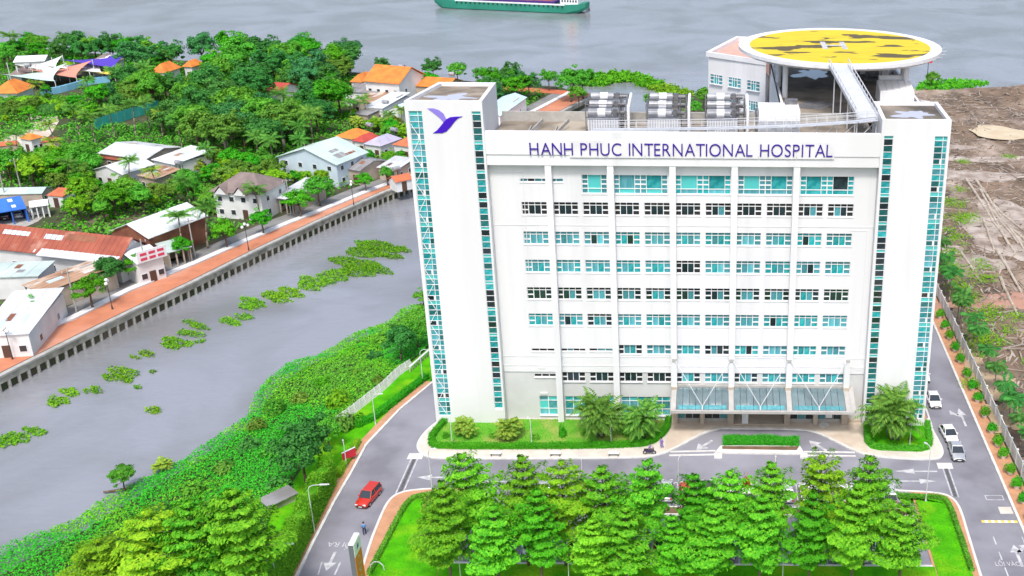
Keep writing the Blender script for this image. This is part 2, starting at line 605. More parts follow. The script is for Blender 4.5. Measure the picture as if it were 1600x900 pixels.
bt, bw = resample(BANK_TOP, NB), resample(BANK_WATER, NB)
V, Fc = [], []
for i in range(NB):
    for k, f in enumerate((0, .45, .85, 1.0)):
        p = bw[i] * (1 - f) + bt[i] * f
        V.append((p[0], p[1], (-2.75, -1.7, -.45, .01)[k]))
for i in range(NB - 1):
    for k in range(3):
        a = i * 4 + k
        Fc.append((a, a + 1, a + 5, a + 4))
struct(MB().add(V, Fc).build('canal_bank', 'bank_mud', smooth=True))

# ------------------------------------------------------------------ asphalt, pavements, lawns, kerbs of the hospital court
CURB_L = [(-46.6, -75)] + [(-46.61,-34.85),(-46.86,-28.45),(-47.06,-20.14),(-46.96,-13.02),(-47.03,-6.38),(-46.57,-3.98),(-45.02,3.67),(-42.21,12.28)] + [(-41.3, 30), (-41, 75)]
m = MB().sheet(CURB_L + [(38, 75), (38, -75)], 0.0)
struct(m.build('court_road', 'asphalt'))


def strip(m, pl, w, z0, z1, closed=False):
    """constant-width band along a polyline"""
    P = [Vector((a, b, 0)) for a, b in pl]
    n = len(P)
    Ls, Rs = [], []
    for i in range(n):
        a = P[i - 1] if (i or closed) else P[i]
        b = P[(i + 1) % n] if (i < n - 1 or closed) else P[i]
        d = (b - a).normalized()
        s = Vector((-d.y, d.x, 0)) * w / 2
        Ls.append(P[i] + s)
        Rs.append(P[i] - s)
    for i in range(n if closed else n - 1):
        j = (i + 1) % n
        z = lambda p, h: (p.x, p.y, h)
        m.hexa([z(Rs[i], z0), z(Rs[j], z0), z(Ls[j], z0), z(Ls[i], z0)], [z(Rs[i], z1), z(Rs[j], z1), z(Ls[j], z1), z(Ls[i], z1)])
    return m


def smooth_line(pl, it=2):
    for _ in range(it):
        q = [pl[0]]
        for a, b in zip(pl[:-1], pl[1:]):
            q += [(a[0] * .75 + b[0] * .25, a[1] * .75 + b[1] * .25), (a[0] * .25 + b[0] * .75, a[1] * .25 + b[1] * .75)]
        pl = q + [pl[-1]]
    return pl


def kerb(name, pl, w=.3, z=.17, mat='kerb_white'):
    return struct(strip(MB(), pl, w, -.05, z).build(name, mat))


# verge beside the left road
VERGE_BACK = [p for p in BANK_TOP[1:9]]
m = MB().prism([(x - .5, y) for x, y in CURB_L[:9]] + [(-42.2, 30), (-42, 58), (-45.4, 58)] + VERGE_BACK[::-1], -.03, .06)
struct(m.build('left_verge_lawn', 'lawn'))
kerb('left_road_kerb', CURB_L, .35, .2)
struct(strip(MB(), [(x - .75, y) for x, y in CURB_L[:9]], 1.0, 0, .14).build('left_verge_path', 'orange_paving'))

# left front bed: pavement, lawn, kerb
PAVE_L = smooth_line([(-38.48,0.59),(-39.66,-2.13),(-40.14,-5.27),(-39.82,-7.29),(-38.27,-9.41),(-35.1,-9.77),(-9.45,-9.27),(-6.92,-8.34),(-5.24,-7.16),(-0.93,-2.3),(1.31,-1.21)], 2)
LOOP_R = smooth_line([(1.31,-1.21),(12.57,-1.23),(15.02,-2.08),(18.39,-5.84),(20.75,-7.98),(24.94,-8.9),(30.23,-9.16),(31.36,-8.16),(31.68,-6),(31.15,-1.15),(31.15,1.94)], 2)
m = MB().prism(PAVE_L + LOOP_R[1:] + [(30.6, 1.6), (-38.6, 1.6)], -.05, .13)
struct(m.build('front_pavement', 'sidewalk'))
PLAZA = [p for p in PAVE_L if p[0] > -6.5] + [p for p in LOOP_R if p[0] < 22] + [(21.4, .95), (-5.9, .95)]
inner = [(x, y + .45) for x, y in PLAZA[:-2]] + PLAZA[-2:]
struct(MB().sheet(inner, .135).build('plaza_paving', 'plaza_tile'))
kerb('front_kerb', PAVE_L, .3, .17)
kerb('entrance_kerb', LOOP_R, .3, .17)
BED_L = smooth_line([(-37.67,0.6),(-38.69,-3.17),(-38.82,-5.25),(-38.2,-6.77),(-36.62,-7.58),(-9.6,-6.89),(-7.24,-5.34),(-5.77,-2.19),(-5.7,0.68)], 2)
BED_L = BED_L + [(-5.9, .8), (-36.6, .8)]
struct(MB().prism(BED_L, 0, .22).build('front_bed_lawn', 'lawn_dry'))
BED_R = [(21.76,0.16),(21.28,-5.12),(21.81,-6.47),(22.97,-6.95),(28.67,-7.21),(29.81,-6.69),(30.49,-5.34),(30.98,-0.08)]
struct(MB().prism(BED_R, 0, .22).build('side_bed_lawn', 'lawn'))

# island of the drop-off loop
ISL = [(0.59,-7.91),(1.38,-6.07),(12.24,-6.01),(12.7,-8.08)]
tagp = MB().use('kerb_white').prism(ISL, 0, .22)
tagp.use('soil').prism([(ISL[0][0] + 1.0, ISL[0][1] + .9), (ISL[1][0] + .2, ISL[1][1] - .3), (ISL[2][0] - .2, ISL[2][1] - .3), (ISL[3][0] - 1.0, ISL[3][1] + .9)], .2, .3)
struct(tagp.build('loop_island'))
# flush gutter bands either side of the island
for i, (a, b) in enumerate((((-5.54,-8.49), (0.68,-8.16)), ((12.68,-8.25), (19.59,-8.32)))):
    mm = MB()
    strip(mm, [a, b], .28, 0, .09)
    strip(mm, [(a[0], a[1] + .95), (b[0], b[1] + .95)], .28, 0, .09)
    struct(mm.build('gutter_band', 'kerb_white'))
mm = MB().box(*(0.5,-8.74)[:1], (1.54,-8.72)[0], -9.2, -8.0, 0, .2).box((12.06,-8.58)[0], (13.09,-8.57)[0], -9.0, -7.8, 0, .2)
struct(mm.build('gutter_block', 'kerb_white'))

# car park island group: left and right lawns with orange footways, tree strip, front lawn
OUT_L = smooth_line([(-34.33,-16.95),(-38.29,-17.44),(-39.89,-18.48),(-40.4,-20.49),(-40.32,-24.2),(-40.15,-28.11),(-39.48,-34.77)], 2) + [(-38.6, -75)]
struct(MB().prism(OUT_L + [(-30.6, -75), (-30.6, -17.0)], -.05, .14).build('left_footway', 'orange_paving'))
kerb('left_footway_kerb', OUT_L, .3, .18)
LAWN_L = smooth_line([(-33.93,-18.69),(-36.68,-19.02),(-37.67,-19.89),(-38.1,-23.77),(-38.18,-28.09),(-38.47,-34.76)], 2) + [(-36.9, -75)]
struct(MB().prism(LAWN_L + [(-30.9, -75), (-30.9, -18.2)], 0, .2).build('left_lawn', 'lawn'))
OUT_R = smooth_line([(22.96,-16.67),(29.41,-17.18),(30.79,-18.47),(31.19,-20.87),(31,-25.99),(30.78,-33.99)], 2) + [(32.0, -75)]
struct(MB().prism(OUT_R + [(25.6, -75), (25.6, -17.0)], -.05, .14).build('right_footway', 'orange_paving'))
kerb('right_footway_kerb', OUT_R, .3, .18)
LAWN_R = smooth_line([(22.72,-18.28),(28.84,-18.49),(29.82,-19.34),(29.94,-21.99),(29.88,-33.41)], 2) + [(30.6, -75)]
struct(MB().prism(LAWN_R + [(25.9, -75), (25.9, -18.2)], 0, .2).build('right_lawn', 'lawn'))
struct(MB().prism([(-30.8, -32.6), (25.8, -32.6), (25.8, -75), (-30.8, -75)], -.05, .2).build('front_lawn', 'lawn'))
kerb('car_park_kerb', [(-30.6, -32.45), (25.6, -32.45)], .3, .24)
struct(MB().prism([(-30.4, -22.3), (25.4, -22.3), (25.4, -20.9), (-30.4, -20.9)], -.05, .16).build('tree_strip', 'soil'))
kerb('tree_strip_kerb', [(-30.4, -22.4), (25.4, -22.4)], .22, .2)
kerb('tree_strip_kerb', [(-30.4, -20.8), (25.4, -20.8)], .22, .2)

# east side: footway of the right road, plinth of the tower
struct(MB().prism([(38, -75), (40.4, -75), (40.4, 80), (38, 80)], -.05, .14).build('right_footpath', 'orange_paving'))
kerb('right_road_kerb', [(37.9, -75), (37.9, 80)], .35, .2)
struct(MB().prism([(31,4.76),(31.11,-4.3),(31.06,-1.15)] + [(30.7, .5), (30.5, 30), (31.3, 30)], -.03, .12).build('tower_footpath', 'orange_paving'))
kerb('tower_path_kerb', [(31.4, 30), (31.37,4.76), (31.28,-0.43)], .25, .16)

# ------------------------------------------------------------------ road paint
pz = .006


def paint(name, polys, mat='paint_white', z=pz):
    mm = MB()
    for p in polys:
        mm.sheet(p, z)
    return struct(mm.build(name, mat))


def rect(x0, x1, y0, y1):
    return [(x0, y0), (x1, y0), (x1, y1), (x0, y1)]


def arrow(x, y, ang, L=4.2, w=.22, hw=.95, hl=1.5):
    c, s = math.cos(ang), math.sin(ang)
    pts = [(0, -w), (L - hl, -w), (L - hl, -hw), (L, 0), (L - hl, hw), (L - hl, w), (0, w)]
    return [(x + a * c - b * s, y + a * s + b * c) for a, b in pts]


paint('parking_line', [rect(-29.8 + 2.55 * i, -29.68 + 2.55 * i, -20.6, -15.1) for i in range(22)] + [rect(-29.8 + 2.55 * i, -29.68 + 2.55 * i, -32.2, -27.1) for i in range(22)] + [rect(-29.8, 24, -15.15, -15.0)])
a0, a1 = (0.24,-4.38), (-1.76,-6.78)
paint('road_arrow', [arrow(a0[0], a0[1], math.atan2(a1[1] - a0[1], a1[0] - a0[0]), 3.4)])
a0, a1 = (15.91,-7.05), (13.84,-4.54)
paint('road_arrow', [arrow(a0[0], a0[1], math.atan2(a1[1] - a0[1], a1[0] - a0[0]), 3.6)])
a0, a1 = (24.6,-11.7), (29.89,-11.95)
paint('road_arrow', [arrow(a1[0], a1[1], math.pi, 5.6, .13, .6, 2.6)])
a0, a1 = (23.79,-14.34), (28.64,-14.66)
paint('road_arrow', [arrow(a0[0], a0[1], 0, 5.6, .13, .6, 2.2)])
a0, a1 = (-37.11,-14.59), (-34.11,-14.24)
paint('road_arrow', [arrow(a1[0], a1[1], math.pi, 4.0, .16, .7, 1.8)])
a0, a1 = (-43.71,-30.28), (-43.64,-33.06)
paint('road_arrow', [arrow(a0[0], a0[1], math.atan2(a1[1] - a0[1], a1[0] - a0[0]), 3.6, .17, .75, 1.5)])
# right road: turn arrows and lane dashes
paint('road_arrow', [arrow(36.2, .0, math.pi / 2, 5.2, .16, .7, 2.0), [(36.0, 3.2), (36.05, 2.6), (35.0, 3.4), (34.6, 3.3), (34.7, 4.6), (35.2, 3.9)]])
paint('road_arrow', [arrow(33.6, -.6, -math.pi / 2, 3.0, .12, .4, 1.4)])
paint('road_arrow', [arrow(36.0, -32.2, math.pi / 2, 4.2, .18, .75, 1.5), [(36.1, -29.9), (36.1, -29.3), (36.8, -28.5), (36.5, -28.2), (37.6, -27.9), (37.5, -29.0), (37.2, -28.8)]])
paint('lane_dash', [rect(33.9 - .02 * i, 34.05 - .02 * i, -28 - 3 * i, -26.4 - 3 * i) for i in range(6)] + [rect(37.35, 37.48, -28 - 3 * i, -26.4 - 3 * i) for i in range(6)])
paint('road_marking', [rect(34.9, 37.2, -18.6, -17.5)], 'paint_white')
paint('road_marking_core', [rect(35.02, 37.08, -18.48, -17.62)], 'asphalt', .010)
paint('repair_patch', [rect(36.0, 37.6, -21.6, -20.1)], 'sidewalk')
# left road: line pair of the drain crossing and centre dash
for nm, A, B in (('west', ((-39.17,-9.59), (-39,-18.47)), ((-40.02,-9.6), (-39.89,-18.19))), ('east', ((30.81,-11.07), (30.77,-17.74)), ((31.58,-11.06), (31.53,-18.02)))):
    q = MB()
    strip(q, list(A), .16, .004, .012)
    strip(q, list(B), .16, .004, .012)
    struct(q.build('drain_line', 'paint_white'))
    mid = [((A[k][0] + B[k][0]) / 2, (A[k][1] + B[k][1]) / 2) for k in (0, 1)]
    struct(strip(MB(), mid, .42, .002, .009).build('drain_channel', 'drain_grate'))
    struct(MB().box(mid[0][0] - 1.0, mid[0][0] + 1.0, mid[0][1] - .2, mid[0][1] + 1.2, 0, .03).build('drain_cover', 'kerb_white'))
q = MB()
strip(q, [(-44.31,-34.59),(-44.64,-32.24)], .16, .004, .012)
strip(q, [(-42.44,-34.57),(-42.51,-32.21)], .2, .004, .012)
struct(q.build('lane_line', 'paint_white'))
# speed bump with yellow and dark blocks
sb = tag(ob('speed_bump', None, None, (0, 0, 0)), 'yellow and dark striped speed bump across the right road', 'speed bump')
for i in range(11):
    x0 = 33.25 + .4 * i
    MB().hexa([(x0, -23.5, 0), (x0 + .4, -23.5, 0), (x0 + .4, -23.0, 0), (x0, -23.0, 0)], [(x0, -23.38, .06), (x0 + .4, -23.38, .06), (x0 + .4, -23.12, .06), (x0, -23.12, .06)]).build('block', 'paint_yellow' if i % 2 == 0 else 'soft_white', sb)


def text_mesh(name, txt, size, mat, extrude=0.0, offset=0.0, space=1.0):
    cu = bpy.data.curves.new(name, 'FONT')
    cu.body = txt
    cu.size = size
    cu.extrude = extrude
    cu.offset = offset
    cu.space_character = space
    t = bpy.data.objects.new(name, cu)
    COL.objects.link(t)
    bpy.context.view_layer.update()
    me = bpy.data.meshes.new_from_object(t.evaluated_get(bpy.context.evaluated_depsgraph_get()))
    bpy.data.objects.remove(t)
    bpy.data.curves.remove(cu)
    me.name = name
    me.materials.clear()
    me.materials.append(MATS[mat])
    return me


def road_text(txt, x, y, w, h, rz):
    me = text_mesh('road_lettering', txt, 1.0, 'paint_white')
    xs = [v.co.x for v in me.vertices]
    ys = [v.co.y for v in me.vertices]
    o = struct(ob('road_lettering', me))
    sx, sy = w / (max(xs) - min(xs)), h / (max(ys) - min(ys))
    o.scale = (sx, sy, 1)
    o.rotation_euler = (0, 0, rz)
    ox, oy = -(max(xs) + min(xs)) / 2 * sx, -(max(ys) + min(ys)) / 2 * sy
    o.location = (x + ox * math.cos(rz) - oy * math.sin(rz), y + ox * math.sin(rz) + oy * math.cos(rz), .008)


tx = (-43.09,-29.16)
road_text('LỐI RA', tx[0] - .3, tx[1], 3.4, 1.5, math.pi)
tx = (34.45,-31.46)
road_text('LỐI VÀO', tx[0], tx[1], 2.9, 1.3, 0)

# ------------------------------------------------------------------ canal wall with piles, promenade, lane
cw = tag(ob('canal_wall', None), 'long concrete canal wall on round piles below the orange promenade', 'wall')
WL = WALL_LINE


def offset_line(pl, d):
    P = np.array(pl, float)
    T = np.gradient(P, axis=0)
    T /= np.linalg.norm(T, axis=1, keepdims=True)
    return [tuple(p) for p in P + np.stack([T[:, 1], -T[:, 0]], 1) * d]       # +d : to the right of travel (towards the canal)


strip(MB(), offset_line(WL, .15), .9, -.12, .22).build('coping', 'concrete', cw)
strip(MB(), offset_line(WL, .1), .6, -1.15, -.12).build('band', 'concrete_old', cw)
strip(MB(), offset_line(WL, -.35), .5, -3.6, -1.15).build('back_wall', 'void_shade', cw)  # near-black colour paints in the shade of the gap behind the piles
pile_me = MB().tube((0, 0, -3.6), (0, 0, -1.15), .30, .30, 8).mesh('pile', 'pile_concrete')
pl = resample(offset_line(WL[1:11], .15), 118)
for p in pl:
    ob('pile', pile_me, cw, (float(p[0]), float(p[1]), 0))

PROM_IN = [(-146, -110), (-130, -30)] + [(-113.81,21.98),(-111.06,28.04),(-107.99,34.22),(-104.47,46.56),(-98.17,60.19),(-94.3,70.01),(-88.67,83.13),(-84.39,91.55),(-78.58,104.3),(-71.94,116.8)] + [(-57, 165), (-44, 207)]
PROM_OUT = offset_line(WL, -.75)
m = MB().prism(PROM_OUT + PROM_IN[::-1], -.02, .1)
struct(m.build('promenade', 'promenade_orange'))
struct(strip(MB(), offset_line(WL, -.5), .35, 0, .13).build('promenade_dark_strip', 'strip_dark'))  # thin dark strip between the orange paving and the coping
RP = [(-41.43,202.6),(-50.79,205.81),(-75.87,211.31),(-98.45,220.39)] + [(-116.74,226.11),(-118.2,231.05),(-99.66,225.19),(-76.88,216.35),(-51.58,211.61),(-37.75,205.33)]
struct(MB().prism(RP, -.02, .12).build('river_promenade', 'tile_coral'))
dl = offset_line(PROM_IN, -.9)
struct(strip(MB(), dl, 1.5, 0, .3).build('promenade_planter_kerb', 'soft_white'))
struct(strip(MB(), offset_line(PROM_IN, -3.6), 4.0, 0, .03).build('village_lane', 'lane_grey'))
struct(MB().sheet([(-186.65,136.72),(-190.29,142.7),(-186.45,156.36),(-187.31,162.52),(-197.38,172.33),(-194.49,176.92),(-189.4,177.07),(-183.14,166.89),(-177.79,153.26),(-175.53,143.08)], .05).build('resort_plaza', 'plaza_tile'))
struct(MB().sheet([(-148.11,79.9),(-152.14,86.71),(-147.1,92.35),(-143.15,89),(-142.21,83.63),(-142.85,80.01)], .05).build('parking_yard', 'concrete'))

# ------------------------------------------------------------------ mud ground of the cleared site to the right
rng = np.random.default_rng(5)
nx, ny = 110, 150
xs, ys = np.linspace(40.9, 330, nx), np.linspace(-110, 214, ny)
gx, gy = np.meshgrid(xs, ys, indexing='ij')


def vnoise(x, y, s, seed):
    r = np.random.default_rng(seed)
    g = r.random((128, 128))
    x, y = x / s + 1000.37, y / s + 1000.71
    xi, yi = np.floor(x).astype(int), np.floor(y).astype(int)
    fx, fy = x - xi, y - yi
    fx, fy = fx * fx * (3 - 2 * fx), fy * fy * (3 - 2 * fy)
    a, b = g[xi % 128, yi % 128], g[(xi + 1) % 128, yi % 128]
    c, d = g[xi % 128, (yi + 1) % 128], g[(xi + 1) % 128, (yi + 1) % 128]
    return (a * (1 - fx) + b * fx) * (1 - fy) + (c * (1 - fx) + d * fx) * fy


gz = .05 + 1.3 * np.maximum(0, vnoise(gx, gy, 18, 1) - .45) + .7 * vnoise(gx, gy, 6, 2) * vnoise(gx, gy, 25, 4) + .2 * vnoise(gx, gy, 2.5, 3)
gz = gz * np.clip((gx - 41) / 6, .12, 1)
hp = (92.91,204.96)
gz += 3.0 * np.exp(-((gx - hp[0] - 8) ** 2 / 220 + (gy - hp[1]) ** 2 / 110))


def mud_z(x, y):
    i = int(np.clip(np.searchsorted(xs, x) - 1, 0, nx - 2))
    j = int(np.clip(np.searchsorted(ys, y) - 1, 0, ny - 2))
    return float(gz[i:i + 2, j:j + 2].max())


V = np.stack([gx, gy, gz], -1).reshape(-1, 3)
idx = np.arange(nx * ny).reshape(nx, ny)
Fc = np.stack([idx[:-1, :-1], idx[1:, :-1], idx[1:, 1:], idx[:-1, 1:]], -1).reshape(-1, 4)
struct(MB().add(V.tolist(), Fc.tolist()).build('cleared_site_ground', 'mud', smooth=True))


def blob(cx, cy, rx, ry, seed, n=22, rot=0.0, rough=.3):
    r = random.Random(seed)
    k = [r.uniform(1 - rough, 1 + rough) for _ in range(n)]
    k = [(k[i - 1] + 2 * k[i] + k[(i + 1) % n]) / 4 for i in range(n)]
    out = []
    for i in range(n):
        t = 2 * math.pi * i / n
        x, y = rx * k[i] * math.cos(t), ry * k[i] * math.sin(t)
        out.append((cx + x * math.cos(rot) - y * math.sin(rot), cy + x * math.sin(rot) + y * math.cos(rot)))
    return out


def draped(name, poly, mat, lift=.08):
    """a patch of other soil lying on the uneven ground"""
    c = np.mean(poly, axis=0)
    V, F = [(c[0], c[1], mud_z(*c) + lift + .06)], []
    n = len(poly)
    for k in (.35, .7, 1.0):
        for p in poly:
            q = c + (np.array(p) - c) * k
            V.append((q[0], q[1], mud_z(*q) + (lift if k < 1 else .0)))
    for i in range(n):
        j = (i + 1) % n
        F.append((0, 1 + i, 1 + j))
        for k in range(2):
            F.append((1 + k * n + i, 1 + (k + 1) * n + i, 1 + (k + 1) * n + j, 1 + k * n + j))
    return struct(MB().add(V, F).build(name, mat, smooth=True))


for i, (px, py, rx, ry, mt) in enumerate([(60.68,120.98,14,4,'mud_pale'),(61.53,88.32,6,12,'mud_pale'),(55.62,80.17,3,9,'mud_pale'),(56.5,75.22,2.5,8,'mud_pale'),(66.74,92.65,5,8,'mud_pale'),(46.78,68.84,3,3,'mud_pale'),(52.27,62.04,5,4,'mud_pale'),(60.85,69.11,6,5,'mud_pale'),(50.68,42.09,14,2.2,'mud_red'),(55.95,45.03,10,3,'mud_red'),(43.2,38.65,1.2,5,'mud_sand'),(41.79,21.66,2.2,6,'mud_sand'),(42.81,11.88,3.4,5.5,'mud_sand'),(41.75,2.09,2.6,5,'mud_sand'),(66.79,134.88,12,2.5,'mud_pale'),(63.21,145.53,6,2,'mud_pale')]):
    draped('soil_patch', blob(px, py, rx, ry, i, rough=.6), mt, .12)
struct(MB().sheet(blob(*(78.43,158.79), 7.0, 9.0, 3, rough=.35, rot=.9), 1.0).build('muddy_pond', 'muddy_water'))

# ------------------------------------------------------------------ the hospital
hosp = thing('hospital', 'tall white hospital block with purple lettering, teal windows and two corner towers', 'building')
R_ = random.Random(11)
ROWS = [(0.61,30.85)[1], (0.59,32.63)[1], (0.64,26.7)[1], (0.63,28.52)[1], (0.68,22.65)[1], (0.66,24.5)[1], (0.71,18.69)[1], (0.69,20.49)[1],
        (0.74,14.76)[1], (0.73,16.59)[1], (0.78,10.44)[1], (0.77,11.92)[1], (0.81,6.14)[1], (0.8,7.55)[1]]
WX0, WX1 = (-23.37,27.52)[0], (16.91,27.82)[0]
WX = [WX0 + (WX1 - WX0) * i / 10 for i in range(11)]
WW = 3.36
FRONT = 1.0          # plane of the main wall
REC = .35            # window recess
X0, X1 = -29.0, 21.4

pane_cache = {}


def quad_mesh(name, rects, mat, y=0.0):
    key = (name, tuple(rects), mat)
    if key not in pane_cache:
        mm = MB()
        for a, b, c, d in rects:
            mm.face([(a, y, c), (b, y, c), (b, y, d), (a, y, d)])
        pane_cache[key] = mm.mesh(name, mat)
    return pane_cache[key]


frame_cache = {}


def frame_mesh(w, h, holes, depth=.09, name='window'):
    """front frame: a plate with rectangular openings, built as bars"""
    key = (w, h, tuple(holes))
    if key in frame_cache:
        return frame_cache[key]
    xs_ = sorted({0, w} | {v for r in holes for v in r[:2]})
    zs_ = sorted({0, h} | {v for r in holes for v in r[2:]})
    mm = MB()
    for a, b in zip(xs_[:-1], xs_[1:]):
        for c, d in zip(zs_[:-1], zs_[1:]):
            cx, cz = (a + b) / 2, (c + d) / 2
            if any(r[0] < cx < r[1] and r[2] < cz < r[3] for r in holes):
                continue
            mm.face([(a, 0, c), (b, 0, c), (b, 0, d), (a, 0, d)])
    for a, b, c, d in holes:
        mm.face([(a, 0, c), (a, depth, c), (a, depth, d), (a, 0, d)])
        mm.face([(b, depth, c), (b, 0, c), (b, 0, d), (b, depth, d)])
        mm.face([(a, 0, d), (a, depth, d), (b, depth, d), (b, 0, d)])
        mm.face([(a, depth, c), (a, 0, c), (b, 0, c), (b, depth, c)])
    frame_cache[key] = mm.mesh(name, 'frame_white')
    return frame_cache[key]


sill_cache = {}


def sill_mesh(w):
    if w not in sill_cache:
        sill_cache[w] = MB().box(-.05, w + .05, -.30, .02, -.10, -.02).mesh('sill', 'soft_white')
    return sill_cache[w]


def window(x0, z0, w, h, big, small, mats_big, mat_small, y=None, depth=.09, parent=None, rz=0, loc=None):
    y = FRONT + REC - .12 if y is None else y
    o = ob('window', frame_mesh(w, h, big + small, depth), parent or hosp, loc or (x0, y, z0), rz)
    for r, mt in zip(big, mats_big):
        ob('pane', quad_mesh('pane', [(0, r[1] - r[0], 0, r[3] - r[2])], mt, .07), o, (r[0], 0, r[2]))
    ob('sill', sill_mesh(w), o)
    if small:
        ob('vent_panes', quad_mesh('vent_panes', small, mat_small, .07), o)['kind'] = 'stuff'
    return o


def win_layout(w, h, top=True):
    t = .05
    side = .80
    c0, c1 = t, side
    th = .40 if top else 0.0
    mid0, mid1 = side + .11, w - side - .11
    mc = w / 2
    zt = h - th - (.10 if top else t)
    big = [(mid0, mc - .035, t, zt), (mc + .035, mid1, t, zt)]
    small = []
    hh = zt - t
    for a, b in ((t, side), (w - side, w - t)):
        small.append((a, b, t, t + hh * .42))
        small.append((a, b, t + hh * .55, zt))
    if top:
        for a, b in ((t, side), (mid0, mc - .05), (mc + .05, mid1), (w - side, w - t)):
            small.append((a, b, h - th, h - t))
    return [tuple(round(v, 3) for v in r) for r in big], [tuple(round(v, 3) for v in r) for r in small]


holes = []
winspec = []
for r in range(7):
    z0, z1 = ROWS[2 * r], ROWS[2 * r + 1]
    for i in range(11):
        if r == 5 and i < 3 or r == 6 and i < 1:
            continue
        holes.append((WX[i] - WW / 2, WX[i] + WW / 2, z0, z1))
        winspec.append((r, i, z0, round(z1 - z0, 2)))
# top storey: wide glazed bays
TOPW = [[(-17.03,33.82),(-13.76,36.37)], [(-12.92,33.85),(-5.85,36.43)], [(-4.87,33.82),(2.4,36.4)], [(3.35,33.88),(10.47,36.46)], [(11.49,33.85),(18.47,36.43)]]
tz0, tz1 = TOPW[2][0][1], TOPW[2][1][1]
for a, b in TOPW:
    holes.append((a[0], b[0], tz0, tz1))
VENTS = [((-25.05,35.6), (-19.46,35.64)), ((-24.93,11.04), (-21.73,11.06)), ((-20.84,11.07), (-17.46,11.09)), ((-16.92,11.1), (-13.63,11.12)), ((-24.8,7.05), (-21.65,7.07))]
for a, b in VENTS:
    holes.append((a[0], b[0], a[1] - .24, a[1] + .24))
GZ0, GZ1 = .75, 3.75
GW = [(-24.3, -21.75), (-20.65, -13.75), (-12.65, -5.75)]
for a, b in GW:
    holes.append((a, b, GZ0, GZ1))
LOW = ROWS[13] + .12
ENT = 4.6


def facade(mm, x0, x1, z0, z1, y, hs, depth):
    hs = [(max(a, x0), min(b, x1), max(c, z0), min(d, z1)) for a, b, c, d in hs if a < x1 and b > x0 and c < z1 and d > z0]
    zs_ = sorted({z0, z1} | {v for h in hs for v in h[2:]})
    for c, d in zip(zs_[:-1], zs_[1:]):
        cz = (c + d) / 2
        xs_ = sorted([h for h in hs if h[2] < cz < h[3]])
        x = x0
        for h in xs_:
            if h[0] > x + 1e-4:
                mm.face([(x, y, c), (h[0], y, c), (h[0], y, d), (x, y, d)])
            x = h[1]
        if x1 > x + 1e-4:
            mm.face([(x, y, c), (x1, y, c), (x1, y, d), (x, y, d)])
    for a, b, c, d in hs:
        mm.face([(a, y, c), (a, y + depth, c), (a, y + depth, d), (a, y, d)])
        mm.face([(b, y + depth, c), (b, y, c), (b, y, d), (b, y + depth, d)])
        mm.face([(a, y, d), (a, y + depth, d), (b, y + depth, d), (b, y, d)])
        mm.face([(a, y + depth, c), (a, y, c), (b, y, c), (b, y + depth, c)])


mm = MB()
facade(mm, X0, X1, LOW, 37.95, FRONT, holes, REC)
mm.build('front_wall', 'white_wall', hosp)
mm = MB()
facade(mm, X0, -5.6, 0, LOW, FRONT + .12, [h for h in holes if h[3] < LOW + .2], REC - .12)
facade(mm, -5.6, 19.4, ENT, LOW, FRONT + .12, [h for h in holes if h[3] < LOW + .2], REC - .12)
facade(mm, 19.4, X1, 0, LOW, FRONT + .12, [], REC - .12)
mm.build('lower_wall', 'grey_wall', hosp)
# spandrel strings between the storeys, standing a little proud
for zc in (ROWS[12] + 2.55, ROWS[10] - .35, ROWS[2] + 2.75):
    MB().box(X0 + .02, X1 - .02, FRONT - .05, FRONT - .001, zc - .05, zc + .05).build('string_course', 'soft_white', hosp)
for a, b, z0, z1 in ((X0 + .9, -24.6, 23.0, 36.6), (17.9, X1 - .7, 31.0, 36.9), (18.4, X1 - .8, 10.9, 28.9)):
    q = MB()
    q.box(a, b, FRONT - .04, FRONT - .001, z1, z1 + .10).box(b - .08, b, FRONT - .04, FRONT - .001, z0, z1)
    q.build('panel_joint', 'sign_panel', hosp)
# body of the block behind the front wall
q = MB()
q.face([(X0, FRONT, 0), (X0, 12.5, 0), (X0, 12.5, 40.6), (X0, FRONT, 40.6)])
q.face([(X1, 12.5, 0), (X1, FRONT, 0), (X1, FRONT, 40.6), (X1, 12.5, 40.6)])
q.face([(X1, 12.5, 0), (X0, 12.5, 0), (X0, 12.5, 40.6), (X1, 12.5, 40.6)])
q.build('rear_wall', 'white_wall', hosp)
MB().sheet([(X0, .6), (X1, .6), (X1, 12.5), (X0, 12.5)], 40.55).build('roof', 'roof_slab', hosp)
MB().box(X0, X1, 12.3, 12.75, 40.3, 41.9).build('parapet', 'concrete', hosp)
MB().box(X0, X1, -.06, FRONT, 37.95, 39.4).build('cornice_beam', 'white_wall', hosp)
sign = MB().box(X0, X1, -.18, .6, 39.4, 42.35).build('sign_band', 'white_wall', hosp)
MB().box(X0 + .8, X1 - .3, -.12, -.061, 39.30, 39.39).build('joint', 'sign_panel', hosp)
for k in range(5):
    x = -21.2 + 8.02 * k
    MB().box(x - .42, x + .42, 0, FRONT, 0 if k < 2 else 6.0, 37.95).build('pilaster', 'white_wall', hosp)
MB().box(18.5, 19.3, 0, FRONT, 5.6, 9.6).build('pilaster', 'white_wall', hosp)

